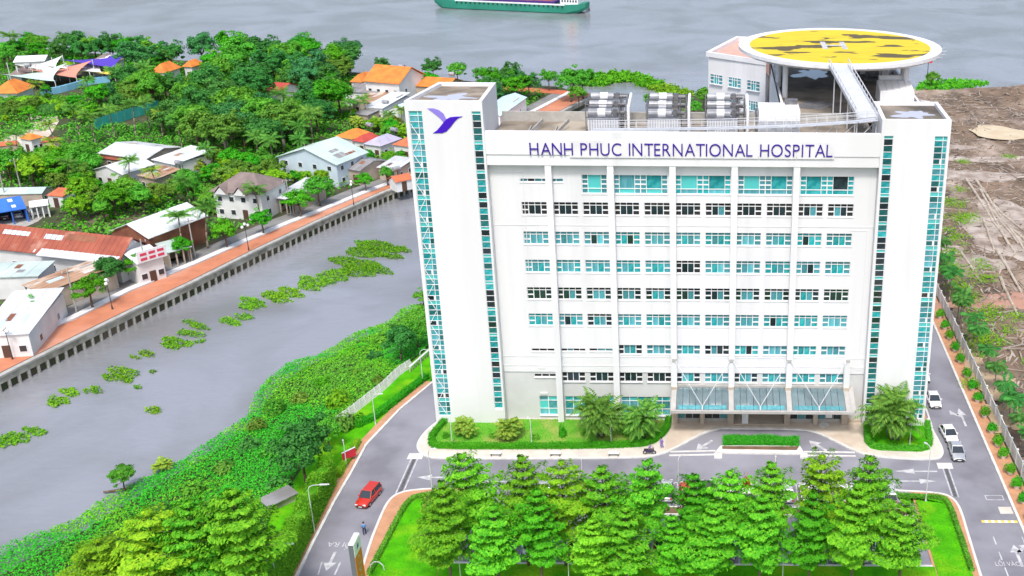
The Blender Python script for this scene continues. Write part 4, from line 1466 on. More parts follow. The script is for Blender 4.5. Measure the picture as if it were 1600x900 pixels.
def house(name, label, ABC, ze, rise, roof, rmat, wmat, nwin=3, door=True, over=.5, cat='house', ribs=0, ribmat=None, side=2, base=0.0, open_front=False, storeys=1):
    """gable ('u' ridge along the front, 'v' ridge front to back), 'hip', 'shed' (falls to the front) or 'flat' roof on walls.
    ABC: eave corners front-left, front-right, back-right"""
    A, B, C = [Vector((p[0], p[1], 0)) for p in ABC]
    u = B - A
    w = u.length
    u.normalize()
    v = Vector((-u.y, u.x, 0))
    d = max(2.0, (C - B).dot(v))
    t = thing(name, label, cat, (A.x, A.y, base), math.atan2(u.y, u.x))
    PROT.append((*(A + u * w / 2 + v * d / 2).xy, max(w, d) * .5, ze + rise))
    o = over
    wl = MB()
    x0, x1, y0, y1 = o, w - o, o, d - o
    if open_front:
        wl.box(x0, x1, y1 - .2, y1, 0, ze - .05).box(x0, x0 + .2, y0 + .8, y1 - .2, 0, ze - .05).box(x1 - .2, x1, y0 + .8, y1 - .2, 0, ze - .05)
        for k in range(4):
            xx = x0 + (x1 - x0) * k / 3
            wl.box(xx - .12, xx + .12, y0, y0 + .24, 0, ze - .02)
    else:
        wl.box(x0, x1, y0, y1, 0, ze - .05)
    if roof == 'v' and not open_front:
        for yy in (y0, y1):
            wl.add([(x0, yy - .01, ze - .06), (x1, yy - .01, ze - .06), (w / 2, yy - .01, ze + rise - .12)], [(0, 1, 2)])
    if roof == 'u':
        for xx in (x0, x1):
            wl.add([(xx, y0, ze - .06), (xx, y1, ze - .06), (xx, d / 2, ze + rise - .12)], [(0, 1, 2)])
    wl.build('wall', wmat, t)
    th = .12
    rf = MB()

    def slab(pts):
        up = [(a, b, c + th) for a, b, c in pts]
        n = len(pts)
        rf.add(list(pts) + up, [tuple(range(n - 1, -1, -1)), tuple(range(n, 2 * n))] + [(i, (i + 1) % n, n + (i + 1) % n, n + i) for i in range(n)])
        return up
    tops = []
    if roof == 'v':
        tops.append(slab([(0, 0, ze), (w / 2, 0, ze + rise), (w / 2, d, ze + rise), (0, d, ze)][::-1]))
        tops.append(slab([(w / 2, 0, ze + rise), (w, 0, ze), (w, d, ze), (w / 2, d, ze + rise)][::-1]))
    elif roof == 'u':
        tops.append(slab([(0, 0, ze), (w, 0, ze), (w, d / 2, ze + rise), (0, d / 2, ze + rise)]))
        tops.append(slab([(0, d / 2, ze + rise), (w, d / 2, ze + rise), (w, d, ze), (0, d, ze)]))
    elif roof == 'shed':
        tops.append(slab([(0, 0, ze), (w, 0, ze), (w, d, ze + rise), (0, d, ze + rise)]))
    elif roof == 'flat':
        tops.append(slab([(0, 0, ze), (w, 0, ze), (w, d, ze + rise * .1), (0, d, ze + rise * .1)]))
    elif roof == 'hip':
        k = min(w, d) * .42
        e = [(0, 0, ze), (w, 0, ze), (w, d, ze), (0, d, ze)]
        if w > d:
            r0, r1 = (k, d / 2, ze + rise), (w - k, d / 2, ze + rise)
            fs = [(0, 1, 5, 4), (1, 2, 5), (2, 3, 4, 5), (3, 0, 4)]
        else:
            r0, r1 = (w / 2, k, ze + rise), (w / 2, d - k, ze + rise)
            fs = [(0, 1, 4), (1, 2, 5, 4), (2, 3, 5), (3, 0, 4, 5)]
        rf.add(e + [r0, r1], fs + [(3, 2, 1, 0)])
    ro = rf.build('roof', rmat, t)
    if ribs and tops:
        rb = MB()
        for up in tops:
            # seams run down the slope
            a, b, c, dd = [Vector(p) for p in up[:4]]
            if roof == 'v':
                n = max(2, int((b - c).length / ribs)) if (a - b).length < (b - c).length else max(2, int((b - c).length / ribs))
                pa = [(b.lerp(c, i / n), a.lerp(dd, i / n)) for i in range(1, n)]
            else:
                n = max(2, int((a - b).length / ribs))
                pa = [(a.lerp(b, i / n), dd.lerp(c, i / n)) for i in range(1, n)]
            for p, q in pa:
                rb.bar(p + Vector((0, 0, .02)), q + Vector((0, 0, .02)), .10, .07)
        rb.build('roof_seams', ribmat or rmat, ro)
    rr = random.Random(label)
    if ribs and tops and w > 4:
        # odd sheets patched onto the tin
        for k in range(rr.randint(2, 5)):
            up = [Vector(p) for p in tops[rr.randrange(len(tops))][:4]]
            fa, fb = rr.uniform(.05, .75), rr.uniform(.05, .7)
            ga, gb = fa + rr.uniform(.08, .2), fb + rr.uniform(.15, .29)
            P_ = lambda f, g: up[0].lerp(up[1], f).lerp(up[3].lerp(up[2], f), g) + Vector((0, 0, .015))
            a_, b_, c_, d_ = P_(fa, fb), P_(ga, fb), P_(ga, gb), P_(fa, gb)
            z_ = Vector((0, 0, .03))
            MB().hexa([a_, b_, c_, d_], [a_ + z_, b_ + z_, c_ + z_, d_ + z_]).build('roof_patch', rr.choice(['tin_grey', 'tin_rust', 'tin_white', 'rust', 'tin_blue']), ro)
    if cat == 'house' and rr.random() < .5:
        tx_, ty_ = rr.uniform(.2, .8) * w, d + .9
        q_ = MB()
        for a_, b_ in ((-.5, -.5), (.5, -.5), (.5, .5), (-.5, .5)):
            q_.box(tx_ + a_ - .06, tx_ + a_ + .06, ty_ + b_ - .06, ty_ + b_ + .06, 0, ze + 1.2)
        tk_ = q_.build('tank_stand', 'steel_dark', t)
        MB().tube((tx_ - .9, ty_, ze + 1.75), (tx_ + .9, ty_, ze + 1.75), .55, .55, 12).build('water_tank', 'steel', tk_)
    # openings on the front and the right-hand side
    for s in range(storeys):
        zb = .9 + s * 2.9
        if nwin:
            for k in range(nwin):
                cx = x0 + (x1 - x0) * (k + .5) / nwin
                if door and s == 0 and k == nwin // 2:
                    MB().box(cx - .6, cx + .6, y0 - .06, y0 - .015, 0.02, 2.2).build('door', 'brown_door', t)
                elif ze - zb > 1.2:
                    wn_ = MB().box(cx - .6, cx + .6, y0 - .07, y0 - .015, zb, zb + 1.2).build('window', 'white_paint', t)
                    MB().box(cx - .5, cx + .5, y0 - .10, y0 - .071, zb + .1, zb + 1.1).build('pane', 'dark_window', wn_)
        for k in range(side):
            cy = y0 + (y1 - y0) * (k + .5) / side
            if ze - zb > 1.2 and not open_front:
                wn_ = MB().box(x1 + .015, x1 + .07, cy - .55, cy + .55, zb, zb + 1.15).build('window', 'white_paint', t)
                MB().box(x1 + .071, x1 + .10, cy - .45, cy + .45, zb + .1, zb + 1.05).build('pane', 'dark_window', wn_)
    return t


house('village_house', 'long pale-blue house with wide mint tin gable roof near the promenade', [*[(-102.46,113.93),(-86.06,107.53),(-82.43,118.8)]], 5.5, 3.0, 'v', 'tin_mint', 'wall_blue', 4, True, .5, ribs=1.6, side=3, storeys=2)
house('lean_to', 'grey tin lean-to joined to the mint-roofed house', [(-87.88,112.98),(-81.77,110.04),(-78.76,119.6)], 3.4, 1.2, 'u', 'tin_grey', 'wall_tan', 2, True, .4, 'shed', ribs=1.2)
house('village_shed', 'small white tin-roofed shed at the end of the lean-to', [(-79.22,114.53),(-73.88,112.58),(-73.52,120.56)], 3.0, .8, 'shed', 'tin_white', 'wall_tan', 1, True, .4, 'shed', ribs=1.2)
villa = house('villa', 'two-storey white villa with brown tiled hip roof', [(-106.44,86.44),(-94.47,84.1),(-95.9,95.33)], 6.0, 3.0, 'hip', 'tile_brown', 'wall_white', 4, True, .6, ribs=0, storeys=2)
for k, xx in enumerate((1.2, 5.6)):
    q = MB()
    q.use('wall_white').add([(xx + .3, -.3, 5.6), (xx + 3.1, -.3, 5.6), (xx + 1.7, -.3, 7.2)], [(0, 1, 2)])
    q.use('tile_brown').add([(xx, -.5, 5.6), (xx + 1.7, -.5, 7.5), (xx + 1.7, 3.2, 7.6), (xx, 1.2, 5.9), (xx + 3.4, -.5, 5.6), (xx + 3.4, 1.2, 5.9)], [(0, 1, 2, 3), (1, 4, 5, 2)])
    q.build('dormer', None, villa)
house('carport', 'white tin carport roof beside the brown villa', [(-95.26,90.29),(-90,88.66),(-93.23,102.81)], 3.4, .8, 'shed', 'tin_white', 'wall_tan', 0, False, .4, 'shed', ribs=1.2, open_front=True)
ware = house('warehouse', 'long white tin-roofed warehouse with wooden gable behind the red roof', [(-116.48,64),(-106.9,59.93),(-102.06,73.74)], 5.0, 2.2, 'v', 'tin_white', 'rust', 0, False, .4, 'warehouse', ribs=1.5, side=0)
redr = house('market_hall', 'long red corrugated roof hall with white roof strip along the lane', [(-141.31,57.92),(-107.6,49.7),(-106.44,58.62)], 4.2, 3.2, 'u', 'tin_red', 'wall_white', 8, False, .5, 'hall', ribs=1.1, side=2)
q = MB()
w_ = (Vector((-107.6,49.7)) - Vector((-141.31,57.92))).length
q.hexa([(w_ * .50, -.7, 4.18), (w_ - .4, -.7, 4.18), (w_ - .4, 2.4, 5.42), (w_ * .50, 2.4, 5.42)], [(w_ * .50, -.7, 4.35), (w_ - .4, -.7, 4.35), (w_ - .4, 2.4, 5.6), (w_ * .50, 2.4, 5.6)])
q.build('roof_strip', 'tin_white', redr)
for k in range(4):
    xx = w_ * (.46 + .13 * k)
    MB().hexa([(xx, .1, 4.42), (xx + .35, .1, 4.42), (xx + .35, 4, 6.5), (xx, 4, 6.5)], [(xx, .1, 4.5), (xx + .35, .1, 4.5), (xx + .35, 4, 6.58), (xx, 4, 6.58)]).build('roof_strip', 'tin_white', redr)
house('tin_shed', 'low shed with rusty patchwork tin roof beside the red hall', [(-120.04,40.36),(-114.47,36.77),(-112.73,51.76)], 3.6, .7, 'shed', 'tin_rust', 'wall_tan', 0, False, .3, 'shed', ribs=1.0, open_front=True)
house('workshop', 'white flat tin roof workshop at the left edge beside the promenade', [(-114.65,18.31),(-106.96,19.84),(-114.08,35.83)], 4.0, .8, 'shed', 'tin_white', 'wall_white', 3, True, .3, 'workshop', ribs=2.2)
house('tin_shed', 'flat white and green tin roof left of the rusty shed', [(-130.03,41.64),(-118.51,43.04),(-116.84,50.47)], 4.2, 1.0, 'flat', 'tin_mint', 'wall_white', 0, False, .3, 'shed', ribs=2.0)
sh = house('shop_front', 'white shop front with arched doors and red-lettered board by the lane', [(-103.93,48.82),(-100.76,53.04),(-102.85,58.69)], 4.2, 1.2, 'shed', 'tin_white', 'wall_white', 3, True, .3, 'shop', ribs=0)
bd = MB().box(.2, 5.6, -.3, -.12, 4.4, 6.6).build('sign_board', 'white_paint', sh)
for j in range(2):
    for k in range(3):
        MB().box(.7 + k * 1.6, 1.9 + k * 1.6, -.34, -.301, 4.75 + j * .9, 5.25 + j * .9).build('lettering_block', 'text_red', bd)
house('open_shed', 'grey tin awning shed under palms beside the white warehouse', [(-102.65,57.77),(-99.57,61.24),(-100.38,68.37)], 3.0, .5, 'shed', 'tin_mint', 'wall_tan', 0, False, .3, 'shed', open_front=True)
house('village_house', 'white gable-roofed cottage in the trees north of the yard', [(-143.3,108.92),(-134.35,105.11),(-134.7,115.38)], 3.6, 1.5, 'v', 'tin_white', 'wall_white', 3, True, .4, ribs=1.4)
house('village_house', 'cottage with rust-edged white roof right of the white gable cottage', [(-131.67,105.83),(-125.76,102.54),(-126.56,111.01)], 3.4, .6, 'shed', 'tin_rust', 'wall_tan', 2, True, .4, ribs=1.2)
house('village_house', 'long low house with pale tan and white roof among the grove edge', [(-149.41,123.37),(-135.16,118.2),(-136.51,131.21)], 3.4, 1.3, 'u', 'tin_white', 'wall_tan', 4, True, .4, ribs=1.6)
house('lean_to', 'red-roofed lean-to in front of the long tan-white house', [(-149.01,122.26),(-142.73,120.21),(-143.96,124.62)], 2.6, .5, 'shed', 'tin_red', 'wall_tan', 1, False, .3, 'shed')
house('village_house', 'white-roofed house behind the cottages below the grove', [(-133.25,116.88),(-125.95,112.8),(-127.69,126.49)], 3.8, .9, 'shed', 'tin_white', 'wall_white', 2, True, .4, ribs=1.2)
house('gate_house', 'small gate house with orange tiled cap by the resort drive', [(-175.97,136.08),(-171.75,134.36),(-173.55,139.26)], 3.6, 1.1, 'hip', 'tile_orange', 'wall_white', 1, True, .4, 'gate')
house('garden_wall_building', 'tan boundary building with brown tile coping left of the gate house', [(-182.85,131.37),(-175.75,135.12),(-177.15,138.12)], 2.2, .6, 'u', 'tile_coral', 'wall_tan', 0, False, .2, 'wall')
house('garden_wall_building', 'tan boundary building with brown tile coping right of the gate house', [(-171.95,136.43),(-167.49,138.99),(-169.51,143.32)], 2.2, .6, 'u', 'tile_coral', 'wall_tan', 0, False, .2, 'wall')
pg = house('pagoda', 'round-looking orange tiled pagoda with white ridges at the left edge', [(-211.41,183.37),(-203.32,183.62),(-208.17,193.68)], 4.0, 3.0, 'hip', 'tile_orange', 'wall_white', 3, True, .8, 'pavilion')
house('resort_hall', 'brown-roofed resort hall with white gutters behind the purple tent', [(-205.06,226.84),(-197.84,225.01),(-201.51,234.44)], 4.5, 2.2, 'hip', 'tile_brown', 'wall_white', 4, True, .5)
house('resort_hall', 'small plum-roofed hall behind the mint tent', [(-220.51,207.84),(-216.19,207.98),(-218.79,214.63)], 4.0, 1.6, 'hip', 'tile_brown', 'wall_white', 2, True, .5)
house('resort_hall', 'white low building far left near the river', [(-231.52,229.36),(-222.3,231.8),(-223.79,241.56)], 3.6, 1.2, 'u', 'tin_white', 'wall_white', 4, True, .4)
house('pavilion', 'orange pavilion roof rising from the trees near the river', [(-177.79,211.67),(-172.59,210.87),(-176.2,220.63)], 4.5, 2.4, 'hip', 'tile_orange', 'wall_white', 2, True, .6, 'pavilion')
house('pavilion', 'tiny orange roof right of the pavilion near the river', [(-172.87,223.19),(-169.16,222.3),(-171.83,229.44)], 4.0, 1.8, 'hip', 'tile_orange', 'wall_white', 1, True, .5, 'pavilion')
house('village_house', 'red-roofed hut hidden inside the dense grove', [(-132.23,186.96),(-126.78,185.46),(-129.29,195.68)], 4.5, 1.6, 'u', 'tile_red', 'wall_white', 2, True, .4)
big = house('village_house', 'big white house with bright orange tiled roof near the river', [(-103.97,189.49),(-91.94,185.54),(-94.18,201.59)], 7.0, 3.6, 'u', 'tile_orange', 'wall_white', 4, True, .6, storeys=2)
house('village_house', 'low orange-tiled wing left of the big orange-roofed house', [(-110.45,197.57),(-106.34,196.81),(-107.81,205.91)], 5.0, 2.0, 'hip', 'tile_orange', 'wall_white', 2, True, .4)
house('village_house', 'orange-roofed row house right of the big orange-roofed house', [(-92.76,195.08),(-79.34,192.03),(-80.7,203.55)], 4.5, 1.8, 'u', 'tile_orange', 'wall_tan', 4, True, .4)
house('village_house', 'grey flat-roofed house below the big orange-roofed house', [(-109.63,188.18),(-99.01,186.84),(-100.42,198.87)], 4.0, .8, 'shed', 'tin_grey', 'wall_white', 3, True, .3, ribs=1.6)
house('village_house', 'patchwork rusty roof house between the grey roofs and the grove', [(-104.52,178.63),(-97.99,176.46),(-97.52,193.74)], 3.6, .7, 'shed', 'tin_rust', 'wall_tan', 2, True, .3, ribs=1.2)
house('village_house', 'white ribbed tin roof house left of the pale blue roof', [(-98.09,169.4),(-92.33,168.07),(-92.58,185.37)], 4.0, .8, 'shed', 'tin_white', 'wall_white', 2, True, .3, ribs=1.4)
house('village_house', 'pale blue gable roof house partly behind the left tower', [(-90.76,163.84),(-82.84,160.44),(-83.11,188.49)], 4.5, 1.8, 'v', 'tin_blue', 'wall_white', 3, True, .3, ribs=1.4)
house('village_house', 'small grey roof hut at the grove edge left of the white ribbed roof', [(-99.89,166),(-95.56,163.95),(-96.51,173.59)], 3.0, .7, 'shed', 'tin_grey', 'wall_tan', 1, True, .3)
house('village_house', 'orange-roofed cottage behind the mint-roofed house', [(-97.5,141.52),(-92.14,138.54),(-92.8,147.43)], 3.2, 1.6, 'hip', 'tile_orange', 'wall_white', 2, True, .4)
house('village_house', 'red-roofed cottage between the orange and lilac cottages', [(-91.78,137.32),(-88.34,135.58),(-88.84,143.02)], 3.2, 1.4, 'hip', 'tile_red', 'wall_white', 2, True, .4)
house('village_house', 'lilac-grey roofed cottage right of the red cottage', [(-87.92,133.66),(-82.95,131.41),(-83.67,141.15)], 3.4, 1.6, 'hip', 'tile_lilac', 'wall_white', 2, True, .4)
house('village_house', 'orange-red roofed cottage close to the left tower', [(-80.36,132.54),(-75.3,130.3),(-76.11,139.98)], 3.6, 1.6, 'hip', 'tile_coral', 'wall_white', 2, True, .4)
house('village_house', 'low orange-roofed cottage beside the promenade near the left tower', [(-72.12,104.57),(-68.8,107.59),(-69.15,112.62)], 2.4, 1.0, 'u', 'tile_coral', 'wall_white', 1, True, .3)
house('village_house', 'pale blue shed roof seen right of the left tower', [(-65.26,161.52),(-58.02,160.29),(-64.59,184.58)], 4.0, 1.2, 'v', 'tin_blue', 'wall_white', 2, True, .3, ribs=1.4)
house('boundary_building', 'long low white roofed building with tan walls left of the yard', [(-157.68,92.51),(-146.36,93.66),(-145.77,98.74)], 2.8, .7, 'u', 'tin_mint', 'wall_tan', 0, False, .2, 'building')
house('kiosk', 'small red-roofed kiosk beside the long yard wall', [(-145.17,92.96),(-141.11,92.15),(-143.25,96.63)], 2.6, .6, 'shed', 'tile_coral', 'wall_white', 1, True, .2, 'kiosk')

# blue tarpaulin shelter and white awning over the yard
ts = house('tarp_shelter', 'bright blue tarpaulin shelter over the parking yard', [(-150.26,78.09),(-143.67,83.14),(-147.01,89.48)], 3.0, .9, 'shed', 'tarp_blue', 'tarp_blue', 0, False, .2, 'shelter', ribs=2.5, open_front=True)
house('awning', 'white canvas awning right of the blue tarpaulin shelter', [(-144.13,84.73),(-141.05,86.49),(-142.73,89.04)], 2.6, .5, 'shed', 'tent_white', 'tent_white', 0, False, .2, 'awning', open_front=True)


def tent(label, p, w, d, rz, mat, h=3.2, hi=6.5):
    t = thing('sail_tent', label, 'tent', (p[0], p[1], 0), rz, 'resort sail tents')
    n = 10
    V, F = [], []
    for i in range(n + 1):
        for j in range(n + 1):
            a, b = i / n * 2 - 1, j / n * 2 - 1
            pin = 1 - .22 * (1 - a * a) * abs(b) - .0
            x, y = a * w / 2 * (1 - .2 * (1 - b * b)), b * d / 2 * (1 - .2 * (1 - a * a))
            z = h + (hi - h) * (.5 + .5 * a * b) ** 1.6
            V.append((x, y, z))
    for i in range(n):
        for j in range(n):
            k = i * (n + 1) + j
            F.append((k, k + n + 1, k + n + 2, k + 1))
    MB().add(V, F).build('canvas', mat, t, smooth=True)
    for a, b in ((-1, -1), (1, -1), (1, 1), (-1, 1)):
        z = h if a * b < 0 else hi
        MB().tube((a * w / 2, b * d / 2, 0), (a * w / 2, b * d / 2, z + .2), .14).build('post', 'pole_white', t)
    PROT.append((p[0], p[1], max(w, d) * .45, hi))


tent('white sail tent with pointed peak left of the purple tent', (-206.42,221.23), 19, 12, .2, 'tent_white')
tent('purple sail tent at the resort pool', (-201.76,224.31), 20, 12, .0, 'tent_purple', 4.5, 7.5)
tent('coral sail tent between the white and mint tents', (-208.8,214.49), 18, 11, .0, 'tent_coral')
tent('mint sail tent nearest the orange pagoda', (-213.46,207.9), 18, 11, .15, 'tent_mint')
tent('small yellow sail tent beside the pool under the purple tent', (-195.72,217.74), 7, 5, .3, 'tent_yellow', 2.6, 4)
tent('pale sail tent behind the coral tent', (-218.68,220.83), 14, 9, .3, 'tent_white')
pool = thing('pool_wall', 'curved blue tiled pool wall below the sail tents', 'wall')
strip(MB(), smooth_line([(-204.91,197.6),(-202.14,201.14),(-200.58,205.6),(-198.87,213.87),(-194.3,217.78)], 1), .8, 0, 2.0).build('tiled_face', 'pool_blue', pool)
tf = thing('sheet_fence', 'teal sheet fence running through the palms', 'fence')
fl = [(-167.95,157.54),(-161.28,180.96)]
q = [Vector((*fl[0], 0)), Vector((*fl[1], 0))]
for k in range(9):
    a, b = q[0].lerp(q[1], k / 9 + .004), q[0].lerp(q[1], (k + 1) / 9 - .004)
    MB().bar(a + Vector((0, 0, 1.6)), b + Vector((0, 0, 1.6)), .08, 3.0).build('panel', 'teal_sheet', tf)
PROT.append((*((q[0] + q[1]) / 2).xy, 6, 3))
for p_, r_ in (((-182.46,163.36), 4), ((-179.38,149.95), 6), ((-146.45,83.95), 8), ((-198.26,201.26), 5), ((-196.86,213.93), 5)):
    PROT.append((p_[0], p_[1], r_, .2))

# ------------------------------------------------------------------ promenade lamps


def prom_lamp(p, label):
    t = thing('promenade_lamp', label, 'street lamp', (p[0], p[1], .1), random.Random(label).uniform(0, 3), 'globe lamps on the promenade')
    MB().tube((0, 0, 0), (0, 0, .8), .16, .09).tube((0, 0, .8), (0, 0, 4.9), .07, .05).build('post', 'pole_dark', t)
    MB().bar((-.7, 0, 4.7), (.7, 0, 4.7), .06, .06).build('arm', 'pole_dark', t)
    for x in (-.7, .7, 0):
        MB().ball((x, 0, 5.05 if x else 5.5), .3, .3, .3).build('globe', 'globe_white', t, smooth=True)


prom_lamp((-103.93,38.32), 'globe lamp on the promenade below the shop front')
prom_lamp((-91.43,67.2), 'globe lamp on the promenade below the brown villa')
prom_lamp((-79.05,95.15), 'globe lamp on the promenade near the mint-roofed house')
prom_lamp((-109.93,18.84), 'globe lamp on the promenade at the left edge')

# utility poles along the lane and yard
for i, (p, lb) in enumerate((((-154.48,93.5), 'utility pole beside the blue tarpaulin shelter'), ((-157.11,103.47), 'utility pole behind the yard wall'), ((-104.15,52.03), 'utility pole in front of the shop front'), ((-100.46,63.54), 'utility pole beside the grey awning shed'), ((-90.83,89.28), 'utility pole on the lane right of the villa'), ((-109.53,37.13), 'utility pole by the rusty patchwork shed'))):
    t = thing('utility_pole', lb, 'pole', (p[0], p[1], 0), .7, 'utility poles')
    MB().tube((0, 0, 0), (0, 0, 8), .16, .10).build('post', 'concrete', t)
    MB().bar((-.9, 0, 7.4), (.9, 0, 7.4), .1, .1).build('cross_arm', 'steel_dark', t)
    for x in (-.8, 0, .8):
        MB().tube((x, 0, 7.45), (x, 0, 7.75), .06).build('insulator', 'soft_white', t)

# ------------------------------------------------------------------ plants: prototypes
NR = np.random.default_rng


def tiered_proto(seed, H=9.0, R=3.6, mat='leaf_bright', z0=2.0, nw=11, dens=1.0):
    """tree with level tiers of feathery sprays, widest a third of the way up"""
    r = NR(seed)
    tm = MB()
    tm.path([(0, 0, 0), (.05, .02, H * .3), (-.04, .05, H * .65), (0, 0, H * .96)], [.22, .17, .11, .03])
    C, Nn = [], []
    for k in range(nw):
        t = k / (nw - 1)
        z = z0 + (H - z0) * t ** .95
        prof = min(1, .66 + t * 1.3) * (1 - t ** 1.7) ** .75 + .12 + r.normal(0, .05)
        nb = int(9 - 3 * t)
        off = r.uniform(0, 6.28)
        lop = 1 + .22 * math.sin(k * 1.7 + seed)
        for b in range(nb):
            az = off + 6.283 * b / nb + r.normal(0, .16)
            L = R * prof * r.uniform(.60, 1.2) * (1 + .20 * math.cos(az - seed * 2.1 - k * .5)) * (.9 + .1 * lop)
            el = .10 + .55 * t + r.normal(0, .07)
            d = np.array([math.cos(az), math.sin(az), 0])
            sdir = np.array([-math.sin(az), math.cos(az), 0])
            tm.tube((0, 0, z - .2), tuple(d * L * .8 + np.array([0, 0, z + L * .8 * el * .8])), .05, .015, 4, False)
            n = int((42 + 100 * L / R * (L / 2.6)) * dens)
            s = r.uniform(.12, 1.0, n) ** .8
            wd = .40 * L * np.sin(np.pi * (s * .86 + .08)) ** .8
            lat = r.uniform(-1, 1, n) * wd
            zz = z + s * L * el - .55 * (s ** 2.2) * L * .30 - np.abs(lat) * .22 + r.normal(0, .06, n)
            C.append(d[None] * (s * L)[:, None] + sdir[None] * lat[:, None] + np.stack([0 * s, 0 * s, zz], 1))
            nn = np.tile(np.array([0, 0, 1.0]), (n, 1)) + d[None] * (.25 + .5 * s)[:, None]
            Nn.append(nn)
    C, Nn = np.concatenate(C), np.concatenate(Nn)
    A, B = leaves_on(C, Nn, .21, r, .28, .5)
    return tm.mesh('trunk', 'bark', True), leaf_mesh('crown', C, A, B, mat)


def round_proto(seed, H=9.0, R=3.6, mat='leaf_mid', clumps=46, per=95, zc=.62, rz=.40, leaf=.26, pale=False):
    """broadleaf tree: forked trunk, leaf clumps spread through an uneven crown"""
    r = NR(seed)
    tm = MB()
    tm.path([(0, 0, 0), (.1, .05, H * .22), (.05, -.1, H * .45)], [.26, .2, .14])
    c0 = np.array([0, 0, H * zc])
    ph = r.uniform(0, 6.28, 3)
    C, Nn = [], []
    for k in range(clumps):
        v = unit(r.normal(0, 1, (1, 3)))[0]
        if v[2] < -.45:
            v[2] *= -.6
        az = math.atan2(v[1], v[0])
        lob = 1 + .28 * math.sin(2 * az + ph[0]) + .18 * math.sin(3 * az + ph[1]) + .10 * math.sin(5 * v[2] + ph[2])
        rr = r.uniform(.45, 1.0) ** .5 * lob
        p = c0 + v * np.array([R, R, H * rz]) * rr * .82
        if k % 4 == 0:
            tm.tube((.05, -.1, H * .42), tuple(p * .92 + c0 * .05), .07, .02, 4, False)
        cr = R * r.uniform(.15, .29)
        u = unit(r.normal(0, 1, (per, 3)))
        u[:, 2] = np.abs(u[:, 2]) * r.choice([1, 1, 1, -.6], per)
        q = p + u * cr * r.uniform(.55, 1.05, (per, 1)) * np.array([1, 1, .72])
        C.append(q)
        Nn.append(u + v * .5 + np.array([0, 0, .5]))
    C, Nn = np.concatenate(C), np.concatenate(Nn)
    A, B = leaves_on(C, Nn, leaf, r, .45, .6)
    return tm.mesh('trunk', 'bark_pale' if pale else 'bark', True), leaf_mesh('crown', C, A, B, mat)


def frond(C, A, B, base, az, el, L, r, droop=1.0, seg=15, wid=.5, lw=.05):
    """one feather leaf: rows of leaflets along a drooping rib"""
    p = np.array(base, float)
    e = el
    dl = L / seg
    for i in range(seg):
        d = np.array([math.cos(az) * math.cos(e), math.sin(az) * math.cos(e), math.sin(e)])
        sd = np.array([-math.sin(az), math.cos(az), 0])
        f = (i + .5) / seg
        ll = wid * (math.sin(math.pi * (f * .82 + .16))) * r.uniform(.85, 1.15)
        for s in (-1, 1):
            a = (sd * s * .8 + d * .55 + np.array([0, 0, -.30 - .25 * f]))
            a = a / np.linalg.norm(a) * ll / 2
            C.append(p + a)
            A.append(a)
            b = np.cross(a, np.cross(d, a))
            B.append(d / np.linalg.norm(d) * lw * 1.5)
        p = p + d * dl
        e -= droop * dl / L * 1.6 * (0.4 + f)


def palm_proto(seed, H=8.0, nf=18, L=3.6, mat='leaf_palm', lean=.8, wid=1.3, trunk_r=.16, tmat='bark_pale', el=(.1, 1.2), lw=.075, seg=14):
    r = NR(seed)
    tm = MB()
    a = r.uniform(0, 6.28)
    pts = [(lean * math.cos(a) * (k / 5) ** 1.8, lean * math.sin(a) * (k / 5) ** 1.8, H * k / 5) for k in range(6)]
    tm.path(pts, [trunk_r * 1.5, trunk_r * 1.05, trunk_r, trunk_r * .9, trunk_r * .85, trunk_r * .9])
    C, A, B = [], [], []
    top = np.array(pts[-1])
    for k in range(nf):
        frond(C, A, B, top, 6.283 * k * .382 + r.normal(0, .1), r.uniform(*el) - .25 * (k % 3 == 0), L * r.uniform(.85, 1.1), r, r.uniform(.9, 1.3), seg, wid, lw)
    return tm.mesh('trunk', tmat, True), leaf_mesh('crown', np.array(C), np.array(A), np.array(B), mat)


def clump_palm_proto(seed, H=5.0, stems=8, mat='leaf_palm', L=2.6, spread=.9, wid=.9):
    r = NR(seed)
    tm = MB()
    C, A, B = [], [], []
    for s in range(stems):
        a = r.uniform(0, 6.28)
        sp = spread * r.uniform(.2, 1)
        b0 = np.array([math.cos(a) * sp * .5, math.sin(a) * sp * .5, 0])
        h = H * r.uniform(.35, .7)
        t0 = b0 * 2.2 + np.array([0, 0, h])
        tm.path([tuple(b0), tuple((b0 + t0) / 2 * [.9, .9, 1]), tuple(t0)], [.09, .075, .06], 5)
        for k in range(8):
            frond(C, A, B, t0, a + r.normal(0, 1.6), r.uniform(.25, 1.3), L * r.uniform(.85, 1.25), r, r.uniform(1.0, 1.6), 13, wid, .105)
    return tm.mesh('stem', 'bark_pale', True), leaf_mesh('crown', np.array(C), np.array(A), np.array(B), mat)


def bush_proto(seed, R=1.0, H=1.2, mat='leaf_mid', n=420, leaf=.16):
    r = NR(seed)
    u = unit(r.normal(0, 1, (n, 3)))
    u[:, 2] = np.abs(u[:, 2])
    C = u * r.uniform(.55, 1.05, (n, 1)) * np.array([R, R, H * .85]) * (1 + .2 * np.sin(3 * np.arctan2(u[:, 1], u[:, 0]))[:, None]) + np.array([0, 0, .12])
    A, B = leaves_on(C, u + np.array([0, 0, .4]), leaf, r, .5, .6)
    return leaf_mesh('foliage', C, A, B, mat)


